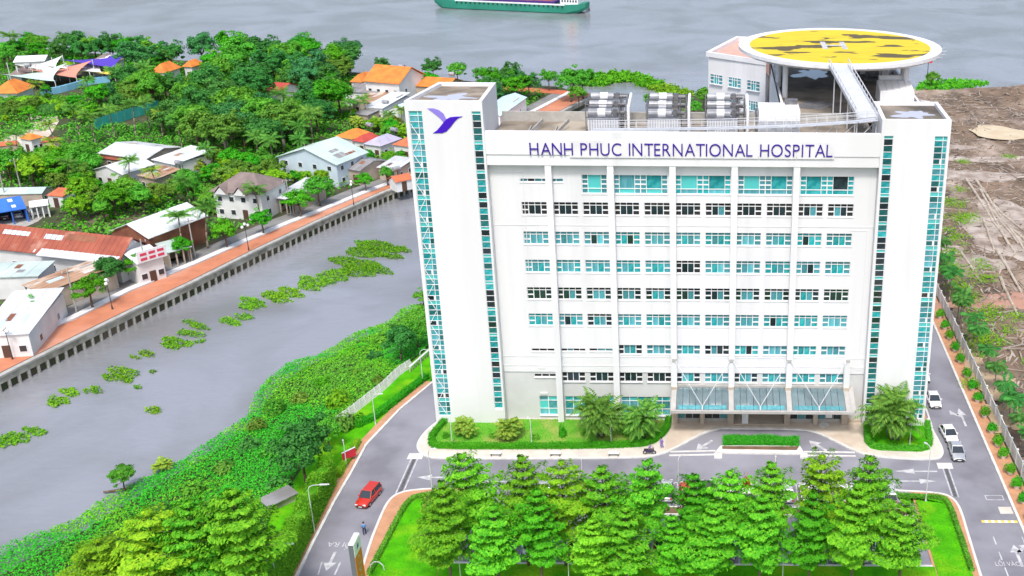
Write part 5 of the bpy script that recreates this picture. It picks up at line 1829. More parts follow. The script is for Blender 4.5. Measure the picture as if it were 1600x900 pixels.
TIER = [tiered_proto(s, H, R, mt, z0, nw) for s, H, R, mt, z0, nw in ((1, 12, 3.7, 'leaf_bright', 5.2, 9), (2, 12, 3.5, 'leaf_bright', 4.8, 10), (3, 12, 3.9, 'leaf_lime', 5.4, 8), (4, 12, 3.7, 'leaf_bright', 5.0, 9), (5, 12, 4.0, 'leaf_bright', 5.6, 8), (6, 12, 3.4, 'leaf_hedge', 5.0, 9))]
RND = {
    'dark': [round_proto(s, 10, 4.2, 'leaf_dark', 84, 64, leaf=.25) for s in (11, 12, 13)],
    'blue': [round_proto(s, 10, 4.4, 'leaf_bluegreen', 84, 64, leaf=.25) for s in (14, 15)],
    'mid': [round_proto(s, 8, 3.5, 'leaf_mid', 74, 62, leaf=.22) for s in (16, 17, 18)],
    'bright': [round_proto(s, 7, 3.2, 'leaf_hedge', 70, 60, leaf=.2) for s in (19, 20)],
    'lime': [round_proto(s, 6, 2.8, 'leaf_lime', 60, 60, leaf=.19) for s in (21, 22)],
    'olive': [round_proto(s, 7, 3.1, 'leaf_olive', 64, 56, leaf=.2, pale=True) for s in (23, 24)],
}
RNDH = {'dark': 10, 'blue': 10, 'mid': 8, 'bright': 7, 'lime': 6, 'olive': 7}
RNDR = {'dark': 4.2, 'blue': 4.4, 'mid': 3.5, 'bright': 3.2, 'lime': 2.8, 'olive': 3.1}
COCO = [palm_proto(s, 8.5, 20, 3.9, lean=1.0) for s in (31, 32)] + [palm_proto(33, 8, 18, 3.7, 'leaf_palm_yellow', 1.2)]
SLIM = [palm_proto(s, 5.0, 12, 2.2, 'leaf_dark', .25, 1.05, .085, el=(-.2, 1.0), lw=.11, seg=9) for s in (41, 42)]
ARECA = [clump_palm_proto(51, 6.5, 12, 'leaf_palm', 3.5, 1.5, .85), clump_palm_proto(52, 5.6, 10, 'leaf_palm', 3.2, 1.4, .85), clump_palm_proto(53, 3.6, 8, 'leaf_palm_yellow', 2.1, 1.0, .85)]
BUSH = {k: [bush_proto(60 + i * 3 + j, 1.0, 1.2, mt) for j in range(2)] for i, (k, mt) in enumerate((('mid', 'leaf_mid'), ('bright', 'leaf_hedge'), ('lime', 'leaf_lime'), ('dark', 'leaf_dark'), ('olive', 'leaf_olive')))}
TR_ = random.Random(77)


def plant(name, protos, p, s, label, cat='tree', group=None, z=0.0, parts=('trunk', 'crown'), sz=None, k=None):
    tr, cr = protos[TR_.randrange(len(protos)) if k is None else k]
    t = thing(name, label, cat, (float(p[0]), float(p[1]), z), TR_.uniform(0, 6.28), group)
    t.scale = (s, s, sz or s)
    ob(parts[0], tr, t)
    ob(parts[1], cr, t)
    return t


def bush(p, r, h, kind, label, name='shrub', cat='shrub', group=None, z=0.0):
    t = tag(ob(name, TR_.choice(BUSH[kind]), None, (p[0], p[1], z), TR_.uniform(0, 6.28), (r, r, h / 1.2)), label, cat, group)
    return t


# ------------------------------------------------------------------ trees of the hospital car park
back = [(-27.23,-32.88,14.37),(-20.74,-32.8,14.05),(-16.48,-32.75,13.48),(-12.01,-32.7,12.75),(-7.06,-32.65,13.49),(-1.77,-32.59,11.77),(2.12,-32.54,12.35),(6.7,-32.49,13.26),(12.3,-32.43,14.33),(17.6,-32.37,14.09)]
for i, (x, y, h) in enumerate(back):
    plant('shade_tree', TIER, (x, y), .98 * TR_.uniform(.92, 1.08), '%s tree from the left in the back row of the car park' % ORD[i], group='car park trees', z=.15, sz=h / 12.0, k=i % 6)
front = [(-28.27,-38.25,14.22),(-23.09,-38.19,11.35),(-18.37,-38.14,13.28),(-12.62,-38.08,9.74),(-9.03,-38.04,11.29),(-4.07,-37.98,10.07),(0.36,-37.94,11.7),(5.45,-37.88,12.5),(10.87,-37.82,12.91),(15.55,-37.77,14.11),(20.78,-37.71,12.12)]
for i, (x, y, h) in enumerate(front):
    plant('shade_tree', TIER, (x, y), (.74 + .016 * h) * TR_.uniform(.9, 1.06), '%s tree from the left in the front row of the car park' % ORD[i], group='car park trees', z=.15, sz=h / 12.0, k=(i * 2 + 1) % 6)
bush((-34.59,-22.09), 1.1, 2.4, 'olive', 'yellowing bush on the left lawn beside the first front tree', z=.2)
bush((4.56,-18.5), .8, 3.2, 'olive', 'reddish bush between the car park trees in the back row', z=.1)
for o in (bpy.data.objects[bpy.context.scene.collection.objects[-1].name],):
    me = o.data.copy()
    me.materials.clear()
    me.materials.append(MATS['leaf_red'])
    o.data = me

# near trees on the canal side, bottom left
for (x, y, h), sc_, kk, lb in zip([(-57.75,-42.08,13.23),(-48.62,-41.98,15.7),(-53.39,-42.03,14.31),(-63.53,-42.14,9.85)], (1.2, 1.22, 1.05, .95), (2, 0, 3, 2), ('bright lime tiered tree nearest the bottom left corner', 'largest tiered tree by the canal at the bottom of the picture', 'tiered tree between the two big trees at the bottom left', 'low lime tree tip at the bottom left edge')):
    plant('shade_tree', TIER, (x, y), sc_, lb, k=kk, sz=h / 12.0)
plant('bank_tree', RND['dark'], (-51.63,-16.57), .92, 'dense dark tree on the bank left of the road bend', k=0)
plant('bank_tree', RND['mid'], (-51.78,-7.12), .62, 'smaller mid-green tree beside the low bank fence', k=1)
plant('bank_tree', RND['dark'], (-48.69,18.89), .66, 'dark tree at the canal edge left of the left tower', k=1)
plant('bank_tree', RND['mid'], (-47.16,23.75), .62, 'mid-green tree touching the left tower near the canal', k=2)
plant('bank_tree', RND['mid'], (-76.07,-15), .52, 'small tree leaning over the water at the bank edge', z=-2.2, k=0)
plant('bank_palm', ARECA, (-73.52,-10.03), .55, 'little feathery palm on the bank edge behind the leaning tree', 'palm', z=-2.2, k=2, parts=('stem', 'crown'))
plant('bank_tree', RND['mid'], (-51.21,43.16), .45, 'small tree at the water edge high beside the left tower', z=-1.5, k=1)
bush((-54.66,5.45), 1.8, 2.6, 'lime', 'yellow-green bush on the bank above the slatted fence', z=-.4)
bush((-51.3,-1.58), 1.6, 2.4, 'olive', 'brownish bush in front of the slatted fence')
bush((-49.82,-0.48), 1.2, 1.7, 'bright', 'round bright bush at the end of the low hedge')
bush((-50.27,11.53), 1.0, 1.8, 'olive', 'rusty-brown shrub behind the slatted fence', z=-.2)
BSH = [(-63.8,5.2,1.5,1.9,'mid'),(-61.07,8.17,1.3,1.6,'olive'),(-59.4,13.3,1.4,1.5,'bright'),(-54.66,15.49,1.5,1.9,'mid'),(-54.06,22.17,1.4,1.7,'dark'),(-63.39,-5.61,1.6,2,'dark'),(-58.98,-8.05,1.8,2.4,'mid'),(-64.58,-11.34,1.4,1.7,'olive'),(-66.5,-16.71,1.5,1.6,'mid'),(-68.62,-21.03,1.3,1.5,'dark'),(-62.27,-20.95,1.7,2.1,'mid'),(-70.89,-27.71,1.5,1.7,'olive'),(-55.06,-16.56,1.9,2.6,'dark'),(-64.83,0.51,1.3,1.5,'olive'),(-54.15,28.11,1.6,2,'mid'),(-50.87,31.91,1.6,2.2,'mid'),(-59.35,-2.1,1.4,1.8,'bright'),(-75.53,-29.03,1.2,1.3,'mid')]
for i, (x, y, rr_, hh, kd) in enumerate(BSH):
    bush((x, y), rr_, hh, kd, '%s shrub on the overgrown canal bank, %s of its row by distance' % ({'mid': 'mid-green', 'olive': 'olive', 'bright': 'bright', 'dark': 'dark'}[kd], ORD[sorted(q[1] for q in BSH if q[4] == kd).index(y)]), group='shrubs on the canal bank', z=-1.3)
lg = thing('fallen_log', 'dark log jutting from the bank over the water', 'log')
a, b = (-79.01,-14.88), (-75.73,-14.24)
MB().tube((*a, -2.2), (*b, -2.0), .14, .2, 7).build('stem', 'bark', lg)

# palms and shrubs in the front beds
plant('areca_clump', ARECA, (-15.13,-3.72), 1.08, 'tallest palm clump in the front lawn beside the white pilaster', 'palm', 'palms by the entrance', .2, ('stem', 'crown'), k=0)
plant('areca_clump', ARECA, (-9.08,-3.82), .98, 'palm clump in the front lawn nearest the entrance', 'palm', 'palms by the entrance', .2, ('stem', 'crown'), k=1)
plant('areca_clump', ARECA, (25.49,-4.04), 1.22, 'wide palm clump in the side bed before the right tower', 'palm', 'palms by the entrance', .2, ('stem', 'crown'), k=0)
plant('areca_clump', ARECA, (-27.94,-4.07), .92, 'yellowish palm in the front lawn before the grey wall', 'palm', 'palms by the entrance', .2, ('stem', 'crown'), k=2)
plant('areca_clump', ARECA, (-33.67,-3.8), .78, 'small yellowish palm in the front lawn before the left tower', 'palm', 'palms by the entrance', .2, ('stem', 'crown'), k=2)
for p, r, h, kd, lb in (((-20.51,-3.97), .55, 2.0, 'bright', 'slim upright shrub in the front lawn under the first pilaster'), ((-24.15,-4.54), .6, .8, 'mid', 'low round shrub right of the yellowish palm'), ((-17.56,-3.41), .6, .9, 'mid', 'low shrub left of the tallest front palm'), ((-11.59,-3.5), .6, 1.0, 'mid', 'low shrub between the two big front palms'), ((-36.56,-4.36), .5, .8, 'bright', 'low shrub at the left end of the front lawn'), ((-30.12,-4.28), .5, .7, 'mid', 'low shrub between the yellowish palms'), ((27.83,-4.35), .45, .8, 'olive', 'orange-tinted shrub beside the lamp in the side bed')):
    bush(p, r, h, kd, lb, z=.2)


# ------------------------------------------------------------------ hedges


def hedge(label, pl, w, h, mat, n_per_m=220, z=.05, leaf=.09, closed=False, name='hedge'):
    r = NR(len(label))
    t = thing(name, label, 'hedge')
    core = strip(MB(), pl, w * .8, z, z + h * .9, closed)
    core.build('core', mat, t)
    P = np.array(list(pl) + ([pl[0]] if closed else []), float)
    seg = np.linalg.norm(np.diff(P, axis=0), axis=1)
    tot = seg.sum()
    n = int(tot * n_per_m)
    cs = np.r_[0, np.cumsum(seg)]
    tt = r.uniform(0, tot, n)
    x, y = np.interp(tt, cs, P[:, 0]), np.interp(tt, cs, P[:, 1])
    i = np.clip(np.searchsorted(cs, tt) - 1, 0, len(seg) - 1)
    T = np.diff(P, axis=0)[i] / seg[i][:, None]
    S = np.stack([-T[:, 1], T[:, 0]], 1)
    per = 2 * h + w
    q = r.uniform(0, per, n)
    off = np.where(q < h, -w / 2, np.where(q < h + w, q - h - w / 2, w / 2))
    zz = np.where(q < h, q, np.where(q < h + w, h, per - q))
    nr = np.where((q < h)[:, None], np.c_[-S, np.zeros(n)], np.where((q < h + w)[:, None], np.array([0, 0, 1.0]), np.c_[S, np.zeros(n)]))
    C = np.c_[x + S[:, 0] * off, y + S[:, 1] * off, z + zz] + r.normal(0, min(w * .07, .07) + .02, (n, 3))
    C[:, 2] += .12 * h * np.sin(tt * 1.3) * (zz > h * .8)
    A, B = leaves_on(C, nr + np.array([0, 0, .5]), leaf, r, .5, .6)
    ob('leaves', leaf_mesh('leaves', C, A, B, mat), t)
    return t


hedge('tall clipped green hedge along the left road near the bottom', [(-47.9, -46)] + [(-47.97,-34.28),(-48.28,-27.83),(-48.64,-21.43),(-48.88,-15.94)], 1.7, 3.8, 'leaf_bright', 900, .05, .11)
hedge('low clipped hedge along the left road beside the tower', [(-49.86,-1.56),(-47.93,0.82),(-46.09,5.96),(-43.48,13.52)], 1.0, .8, 'leaf_hedge', 330)
hedge('narrow yellow-green hedge at the road bend on the left', [(-48.35,-14.73),(-48.29,-10.03),(-48.28,-5.72)], .8, .8, 'leaf_lime', 260)
hb = [p for p in BED_L if p[1] < 1]
hedge('clipped hedge bordering the front lawn', [(x + (.35 if x < -20 and y > -6.5 else -.3 if x > -9 and y > -6.5 else 0), y + .3) for x, y in hb[:-2]], .7, .65, 'leaf_hedge', 330, .18)
hedge('clipped pale-edged hedge around the side bed before the right tower', [(x + (.3 if x < 25 else -.3), y + .3) for x, y in BED_R], .65, .65, 'leaf_cover', 330, .18)
hedge('thin low hedge line around the left lawn', LAWN_L[:-1], .5, .5, 'leaf_mid', 240, .15)
hedge('thin low hedge line around the right lawn', LAWN_R[:-1], .5, .5, 'leaf_mid', 240, .15)
pl_ = [(1.73,-5.39),(6.13,-5.16),(12.1,-5.5)]
hedge('green and pale planting in the drop-off loop island', pl_, 1.3, .75, 'leaf_cover', 520, .25, .1, name='planter_bed')

# ------------------------------------------------------------------ overgrown bank: leaf mass nobody could count
r = NR(200)
bankpoly = BANK_WATER[1:18] + [(-50.5, 46)] + BANK_TOP[1:9][::-1]
P = scatter(bankpoly, 95000, r)
btA, bwA = resample(BANK_TOP, 400), resample(BANK_WATER, 400)


def bank_h(P):
    dt = np.sqrt(((P[:, None] - btA[None]) ** 2).sum(-1)).min(1)
    dw = np.sqrt(((P[:, None] - bwA[None]) ** 2).sum(-1)).min(1)
    f = dw / (dw + dt + 1e-6)
    return np.interp(f, [0, .45, .85, 1], [-2.55, -1.7, -.45, .0])


zb = bank_h(P)
lump = vnoise(P[:, 0], P[:, 1], 1.3, 9) * .5 + vnoise(P[:, 0], P[:, 1], 4, 8) * .5 + vnoise(P[:, 0], P[:, 1], 9, 10) * .8
keep = r.random(len(P)) < .35 + lump
P, zb, lump = P[keep], zb[keep], lump[keep]
C = np.c_[P, zb + .12 + lump * .75 * r.uniform(.5, 1.05, len(P))]
nr = np.tile([-.15, -.35, 1.0], (len(P), 1))
vv = vnoise(P[:, 0], P[:, 1], 11, 12) * .7 + vnoise(P[:, 0], P[:, 1], 3, 15) * .3 + r.normal(0, .04, len(P))
for k, (nm, mt, sel) in enumerate((('bank_creeper', 'leaf_cover', vv < .48), ('bank_creeper', 'leaf_bright', (vv >= .48) & (vv < .66)), ('bank_creeper', 'leaf_mid', vv >= .66))):
    A, B = leaves_on(C[sel], nr[sel], .15, r, .55, .6)
    o = ob(nm, leaf_mesh(nm, C[sel], A, B, mt))
    tag(o, ('bright creeper leaves matted over the canal bank', 'yellower creeper leaves matted over the canal bank', 'deeper green creeper leaves matted over the canal bank')[k], 'creeper', kind='stuff')
# rough grass tufts on the lawns
C, NN = [], []
for poly, n, z in ((BED_L, 5000, .24), (LAWN_L + [(-30.9, -50), (-30.9, -18.2)], 5000, .22), (LAWN_R + [(25.9, -50), (25.9, -18.2)], 4000, .22), ([(-30.8, -32.8), (25.8, -32.8), (25.8, -45), (-30.8, -45)], 5000, .22), (BED_R, 1500, .24)):
    q = scatter(poly, n, r)
    C.append(np.c_[q, np.full(len(q), z + .03)])
C = np.concatenate(C)
A, B = leaves_on(C, np.tile([0, -.6, .6], (len(C), 1)), .075, r, .6, .5)
tag(ob('lawn_grass', leaf_mesh('lawn_grass', C, A, B, 'leaf_hedge')), 'short bright grass on the lawns', 'grass', kind='stuff')

# ------------------------------------------------------------------ floating water hyacinth mats


def mat_of_leaves(name, label, blobs, z, mat, leaf=.19, dens=27, group=None, hgt=.5):
    r = NR(int(abs(blobs[0][0] * 31 + blobs[0][1] * 7)))
    C = []
    for i, (x, y, a, b, rot) in enumerate(blobs):
        poly = blob(x, y, a, b, i + int(abs(x)), rot=rot, rough=.55, n=18)
        q = scatter(poly, int(math.pi * a * b * dens), r)
        C.append(np.c_[q, np.full(len(q), z) + r.uniform(.03, hgt, len(q)) * (.3 + vnoise(q[:, 0], q[:, 1], 1.2, 3))])
    C = np.concatenate(C)
    A, B = leaves_on(C, np.tile([0, -.2, 1.0], (len(C), 1)), leaf, r, .6, .7)
    return tag(ob(name, leaf_mesh(name, C, A, B, mat)), label, 'water plants', group)


CA = math.radians(60)          # along the canal
HY = [('largest floating hyacinth mat in mid canal beside the left tower', [(-67.25,75.33,2.6,6),(-69.79,72.72,2.6,5),(-71.22,66.69,2.6,6),(-65.8,64.07,1.6,4),(-68.77,62.68,2,4),(-63.41,74.67,1.2,2.2),(-64.05,70.68,1.2,2.5)]),
      ('hyacinth mat just left of the largest one in mid canal', [(-72.89,59.97,1.8,3.5),(-74.87,57.36,1.8,4),(-76.08,54.82,1.3,3),(-71.76,62.29,1.2,2.5)]),
      ('hyacinth mat in the middle of the floating chain', [(-78.46,52.01,1.8,3.5),(-80.51,50.47,1.5,3),(-78.81,49.01,1.2,2.5)]),
      ('hyacinth mat with ragged end near the promenade watermark stretch', [(-82.81,47.18,1.4,3),(-83.64,45.44,1.2,2.2),(-82.7,40.97,1,2),(-84.41,39.04,1.2,2.4)]),
      ('long hyacinth mat left of centre in the chain', [(-88.18,36.58,0.9,2.2),(-89.04,33.96,1.1,2.6),(-89.44,30.67,1.5,2.8),(-90.69,29.17,1,2.2),(-90.97,38.66,0.8,1.4)]),
      ('small hyacinth patch left of the long mat', [(-93.14,26,0.8,1.8),(-93.94,24.8,0.5,1)]),
      ('mid-sized triangular hyacinth mat in the wider canal', [(-92.94,19.34,1.3,2.8),(-93.29,17.58,1.2,2.6)]),
      ('small oval hyacinth patch next to the triangular mat', [(-94.81,13.3,1,1.6)]),
      ('slanting hyacinth mat nearest the canal wall on the left', [(-98.4,12.83,1.1,2),(-98.43,10.18,1.2,2),(-98.53,8.78,0.7,1.2)]),
      ('hyacinth mat cut by the left picture edge', [(-96.75,0.67,1,2.2),(-98.39,-0.78,1.3,2.4),(-99.64,-2.21,1.2,2.6)]),
      ('lone hyacinth tuft in the middle of the open canal', [(-83.03,7.24,1,1.3)]),
      ('tiny hyacinth tuft above the lone tuft', [(-88.37,14.23,0.55,0.7)]),
      ('pale tiny hyacinth tuft right of the triangular mat', [(-88.51,19.63,0.5,0.8)]),
      ('small yellowish hyacinth patch under the long mat', [(-86.02,30.98,0.8,0.8)]),
      ('little hyacinth patch above the largest mat', [(-72.8,78.59,0.7,1.8),(-71.67,75.61,0.4,0.9)])]

for lb, bl in HY:
    mat_of_leaves('hyacinth_mat', lb, [(x, y, a * 1.0, b * 1.05, CA) for x, y, a, b in bl], WATER, 'leaf_hyacinth', group='floating hyacinth mats')
mat_of_leaves('hyacinth_mat', 'arching green plant raft at the canal mouth by the river', [(x, y, a, b, .0) for x, y, a, b in [(-40.47,231.23,7,4),(-36.84,238.33,7,6),(-31.65,241.56,7,5),(-25.85,236.66,6,6),(-21.84,230.85,5,5)]], WATER, 'leaf_hedge', .5, 9, 'floating hyacinth mats', 1.6)
mat_of_leaves('hyacinth_mat', 'right-hand green plant raft at the canal mouth', [(x, y, a, b, .0) for x, y, a, b in [(-17.27,224.28,5,4),(-13.26,217.9,5,4),(-10.29,215.27,4,3)]], WATER, 'leaf_hyacinth', .5, 9, 'floating hyacinth mats', 1.4)

# ------------------------------------------------------------------ village trees
CX, CY, CZ = 0.0, -138.0, 79.0
TAKEN = []
FILLED = []


def clear(x, y, h, R):
    dx, dy = x - CX, y - CY
    D = math.hypot(dx, dy)
    ux, uy = dx / D, dy / D
    for hx, hy, hr, hh in PROT:
        rx, ry = hx - x, hy - y
        al, la = rx * ux + ry * uy, abs(rx * uy - ry * ux)
        reach = max(0, (h * .92 - hh * .45) * D / CZ)
        if la < hr + R * .55 and -hr - R * .5 < al < hr * .6 + reach:
            return False
    return True


def put(x, y, kind, h, label, group, cat='tree', name='village_tree', force=False):
    R = RNDR[kind] * h / RNDH[kind]
    if not force:
        if not clear(x, y, h, R):
            return False
        if any((x - a) ** 2 + (y - b) ** 2 < (.52 * (R + c)) ** 2 for a, b, c in TAKEN):
            return False
    TAKEN.append((x, y, R))
    s = h / RNDH[kind]
    o = plant(name, RND[kind], (x, y), s * TR_.uniform(.92, 1.1), label, cat, group, sz=s)
    if not force:
        FILLED.append((o, kind, x, y))
    return True


for dlp in offset_line(resample(PROM_IN, 60).tolist(), -3.0):
    PROT.append((float(dlp[0]), float(dlp[1]), 2.5, .1))
for k, (x, y, h, kd, lb) in enumerate([(-112.95,31.79,5.2,'bright','round clipped tree on the promenade edge by the white workshop'),(-107.63,38.8,6,'bright','round promenade tree in front of the rusty shed'),(-108.46,47.38,6.6,'dark','dark round tree behind the promenade lamp by the rusty shed'),(-105.64,51.69,5.2,'bright','tree in front of the shop front on the lane'),(-101.67,61.47,5,'bright','tree right of the shop front beside the promenade'),(-96.26,68.53,6.2,'bright','tree between the palms and the brown villa at the promenade'),(-92.09,76.77,5.6,'bright','round tree in front of the brown villa on the lane'),(-88.06,87.24,6.4,'bright','left of the two large trees beside the promenade below the mint roof'),(-86.49,94.99,7,'mid','right of the two large trees beside the promenade below the mint roof'),(-79.29,105.23,4.6,'bright','small tree by the promenade near the white shed'),(-75.64,110.16,4.8,'mid','small tree by the promenade closest to the left tower')]):
    put(x, y, kd, h, lb, 'promenade trees', force=True)


def fill(poly, kinds, hs, n, label, group, seed, cap=40):
    r = NR(seed)
    c = 0
    for x, y in scatter(poly, n, r):
        if c >= cap:
            break
        for h in hs:
            h = h * r.uniform(.85, 1.12)
            kd = kinds[r.integers(len(kinds))]
            if put(float(x), float(y), kd, h, label % {'dark': 'dark', 'blue': 'deep blue-green', 'mid': 'mid-green', 'bright': 'fresh green', 'lime': 'yellow-green', 'olive': 'olive'}[kd], group):
                c += 1
                break
    return c


COUNT = {}
COUNT['grove'] = fill([(-198.76,217.64),(-177.72,240.46),(-122.46,238.11),(-107.08,185.69),(-103.8,158.6),(-108.74,133.4),(-121.05,120.34),(-132.36,135.73),(-154.87,153.88),(-171.09,163.67)], ['dark', 'mid', 'blue', 'mid', 'dark', 'bright', 'olive'], (12.5, 9.5, 7), 600, '%s tree in the dense grove across the canal', 'dense grove across the canal', 1, 98)
COUNT['shore'] = fill([(-260.41,269.54),(-233.66,263.26),(-196.12,251.86),(-187.74,233.84),(-210.97,241.46),(-227.96,236.64),(-238.27,232.15)], ['dark', 'mid', 'bright'], (9, 6, 4), 130, '%s tree on the river shore by the resort', 'shore trees by the resort', 2, 28)
COUNT['mid'] = fill([(-177.75,129.95),(-170.86,134.75),(-149.52,118.6),(-139.93,105.76),(-120.83,109.11),(-108.62,88.9),(-116.66,93.01),(-123.69,84.42),(-140.21,80.06),(-140.42,98.28),(-162,103.36)], ['mid', 'lime', 'bright', 'olive', 'mid'], (8, 6, 4), 300, '%s tree between the yard and the cottages', 'trees between the yard and the cottages', 3, 55)
COUNT['garden'] = fill([(-209.91,197.45),(-185,196.5),(-165.89,156.92),(-187.99,165.32),(-196.07,160.89),(-212.72,189.01)], ['mid', 'lime', 'bright', 'olive'], (4.6, 3.2), 170, '%s tree in the resort garden', 'resort garden trees', 4, 28)
COUNT['edge'] = fill([(-100.65,104.75),(-85.11,108.96),(-72.9,119.38),(-79.21,144.34),(-97.87,162.19),(-108.05,177.88),(-91.8,182.98),(-81.22,159.22)], ['mid', 'lime', 'bright', 'lime'], (6, 4.2, 2.8), 170, '%s tree among the cottages near the left tower', 'trees among the cottages', 5, 32)
COUNT['mouth'] = fill([(-68.11,200.06),(-39.46,202.66),(-39.4,184.5),(-46.81,163.59),(-60.31,159.78)], ['blue', 'mid', 'bright', 'dark'], (9, 7), 60, '%s tree on the headland at the canal mouth', 'trees at the canal mouth', 6, 12)
COUNT['villa'] = fill([(-127.45,108.96),(-114.42,104.43),(-107.07,86.84),(-95.03,91.32),(-91.57,91.39),(-104.41,117.07),(-121.73,125.73),(-131.66,123.31)], ['olive', 'mid', 'bright', 'lime'], (6.5, 4.5, 3), 110, '%s tree around the brown villa', 'trees around the villa', 7, 22)
for k, (x, y, h, kd, lb) in enumerate([(-61.85,200.25,11,'dark','tall open-crowned tree on the headland above the roof'),(-90.73,221.12,8,'dark','loose dark tree on the river path above the left tower'),(-81.88,216.66,7.5,'mid','tree on the river path right of the loose dark tree'),(-72.62,212.32,7,'mid','tree on the river path left of the tall headland tree'),(-88.06,201.17,8,'bright','bright round tree just behind the left tower roof'),(-42.8,194.08,10.5,'mid','wide tree at the tip of the headland'),(-107.86,224.44,7,'dark','palm-dark tree right of the big orange roof'),(-119.28,224.06,8,'dark','dark tree left of the big orange roof'),(-51.67,209.35,7,'mid','small tree on the river path near the headland tip')]):
    put(x, y, kd, h, lb, 'river path trees', force=True)
for k, (x, y, h, lb) in enumerate([(-18.12,185.12,5,'low tree on the far bank behind the middle cooling unit'),(-5.29,174.8,5.5,'low tree on the far bank left of the angled wing'),(-7.86,167.48,4.5,'shrubby tree behind the third cooling unit'),(-2.64,185.57,7,'tree touching the left edge of the angled wing'),(69.77,214.96,6,'dark tree by the mast on the river shore')]):
    put(x, y, 'mid', h, lb, 'trees behind the hospital', force=True)

# coconut palms
for k, (x, y, h, lb) in enumerate([(-103.28,141.26,1.12,'tallest coconut palm standing before the dense grove'),(-111.93,138.62,1.05,'yellowish coconut palm left of the tallest palm'),(-103.64,136.45,0.85,'short-trunked coconut palm in front of the tallest palm'),(-120.39,130.24,0.95,'coconut palm at the left edge of the grove opening'),(-110.77,123.81,0.9,'leaning coconut palm behind the brown villa'),(-105.73,120.71,0.9,'coconut palm left of the pale-blue house'),(-153.96,151.27,1,'coconut palm beside the teal sheet fence'),(-168.46,150.24,0.95,'coconut palm at the resort drive'),(-132.94,104.97,0.8,'coconut palm behind the white gable cottage'),(-102.56,63.5,0.95,'coconut palm leaning over the white warehouse roof'),(-100.04,68.46,1,'coconut palm right of the white warehouse'),(-95.72,85.01,0.85,'coconut palm in front of the brown villa'),(-159.21,150.48,0.9,'coconut palm left of the teal fence palm'),(-137.59,222.5,1.1,'coconut palm on the grove skyline by the river'),(-177.65,228.08,0.9,'coconut palm near the orange pavilion'),(-241.32,244.75,1.1,'coconut palm at the far left shore'),(-118.78,116.73,0.8,'short coconut palm behind the villa roof'),(-86.4,152.42,0.7,'coconut palm between the cottages near the tower')]):
    plant('coconut_palm', COCO, (x, y), h, lb, 'palm', 'coconut palms', k=(1 if 'yellow' not in lb else 2) if k % 3 else (0 if k else 0))
PALMS = [(-141.82,157.57,0.95),(-146.58,150.82,0.85),(-136.86,140.4,0.9),(-133.91,151.15,1.05),(-122.16,145.09,1),(-116.25,161.69,1.1),(-107.1,169.02,0.95),(-167.65,137.8,0.85),(-161.04,144.08,0.9),(-153.01,157.27,0.95),(-199.22,185.37,0.8),(-184.33,185.81,0.85),(-181.02,198.33,0.95),(-150.06,199.28,1.15),(-171.37,198.63,1.05),(-100.66,165.62,0.75),(-84.7,159.12,0.75),(-97.26,169.29,0.75),(-146.18,103.71,0.8),(-123.87,99.56,0.8),(-112.95,90.93,0.85),(-170.79,126.19,0.85),(-159.4,122.63,0.8),(-99.14,124.1,0.85)]
for k, (x, y, h) in enumerate(PALMS):
    plant('coconut_palm', COCO, (x, y), h, 'coconut palm scattered among the village trees, %s counting from the left' % (ORD + ['twenty-third', 'twenty-fourth'])[sorted(q[0] / (q[1] + 138) for q in PALMS).index(x / (y + 138))], 'palm', 'coconut palms', k=(0, 2, 1)[k % 3])
for x, y, s, lb in [(-125.19,119.19,1,'banana-like clump left of the villa'),(-123.62,123.5,0.9,'banana-like clump behind the villa'),(-97.87,162.19,0.8,'leafy clump above the orange-roofed cottage'),(-91.65,158.93,0.9,'leafy clump above the lilac cottage'),(-87.34,162.48,0.9,'leafy clump above the cottage by the tower'),(-96.61,112.15,0.8,'leafy clump below the pale-blue house')]:
    plant('leafy_clump', ARECA, (x, y), s * 1.2, lb, 'plant', 'banana clumps', 0, ('stem', 'crown'), k=2)
# topiary domes in the resort garden
for x, y, s, mt, lb in [(-198.38,179.88,6.4,'leaf_lime','wide bright topiary dome in the resort garden'),(-189.67,175.54,4.8,'leaf_dark','dark topiary dome right of the bright one'),(-220.08,240.08,2.4,'leaf_lime','small round topiary near the resort tents')]:
    rr_ = NR(int(s * 10))
    u = unit(rr_.normal(0, 1, (2600, 3)))
    u[:, 2] = np.abs(u[:, 2])
    C = u * np.array([s, s * .7, s * .55]) * rr_.uniform(.93, 1.02, (2600, 1)) + np.array([0, 0, .6])
    A, B = leaves_on(C, u, .3, rr_, .3, .7)
    t = thing('topiary', lb, 'topiary', (x, y, 0))
    MB().ball((0, 0, .6), s * .92, s * .64, s * .5, 14, 8).build('core', mt, t, smooth=True)
    ob('leaves', leaf_mesh('leaves', C, A, B, mt), t)
# undergrowth filling the gaps between the village trees
r = NR(300)
vpoly = [p for p in offset_line(PROM_IN, -7.0)[2:13]] + [(-46.59,204.18),(-98.57,220.87),(-122.12,229.92),(-155.38,239.1),(-206.02,253.77),(-261.13,270.74),(-271.78,272.83),(-121.97,28.6)]
P = scatter(vpoly, 9500, r)
ok = np.array([all((x - a) ** 2 + (y - b) ** 2 > (c * .95 + 1) ** 2 for a, b, c, d in PROT) for x, y in P])
P = P[ok]
C, NN = [], []
for x, y in P:
    k = 11
    u = unit(r.normal(0, 1, (k, 3)))
    u[:, 2] = np.abs(u[:, 2])
    s = r.uniform(.7, 1.5)
    C.append(np.array([x, y, 0]) + u * np.array([s * 1.2, s * 1.2, s * 1.1]))
    NN.append(u + [0, 0, .4])
C, NN = np.concatenate(C), np.concatenate(NN)
q = vnoise(C[:, 0], C[:, 1], 14, 21) + r.normal(0, .07, len(C))
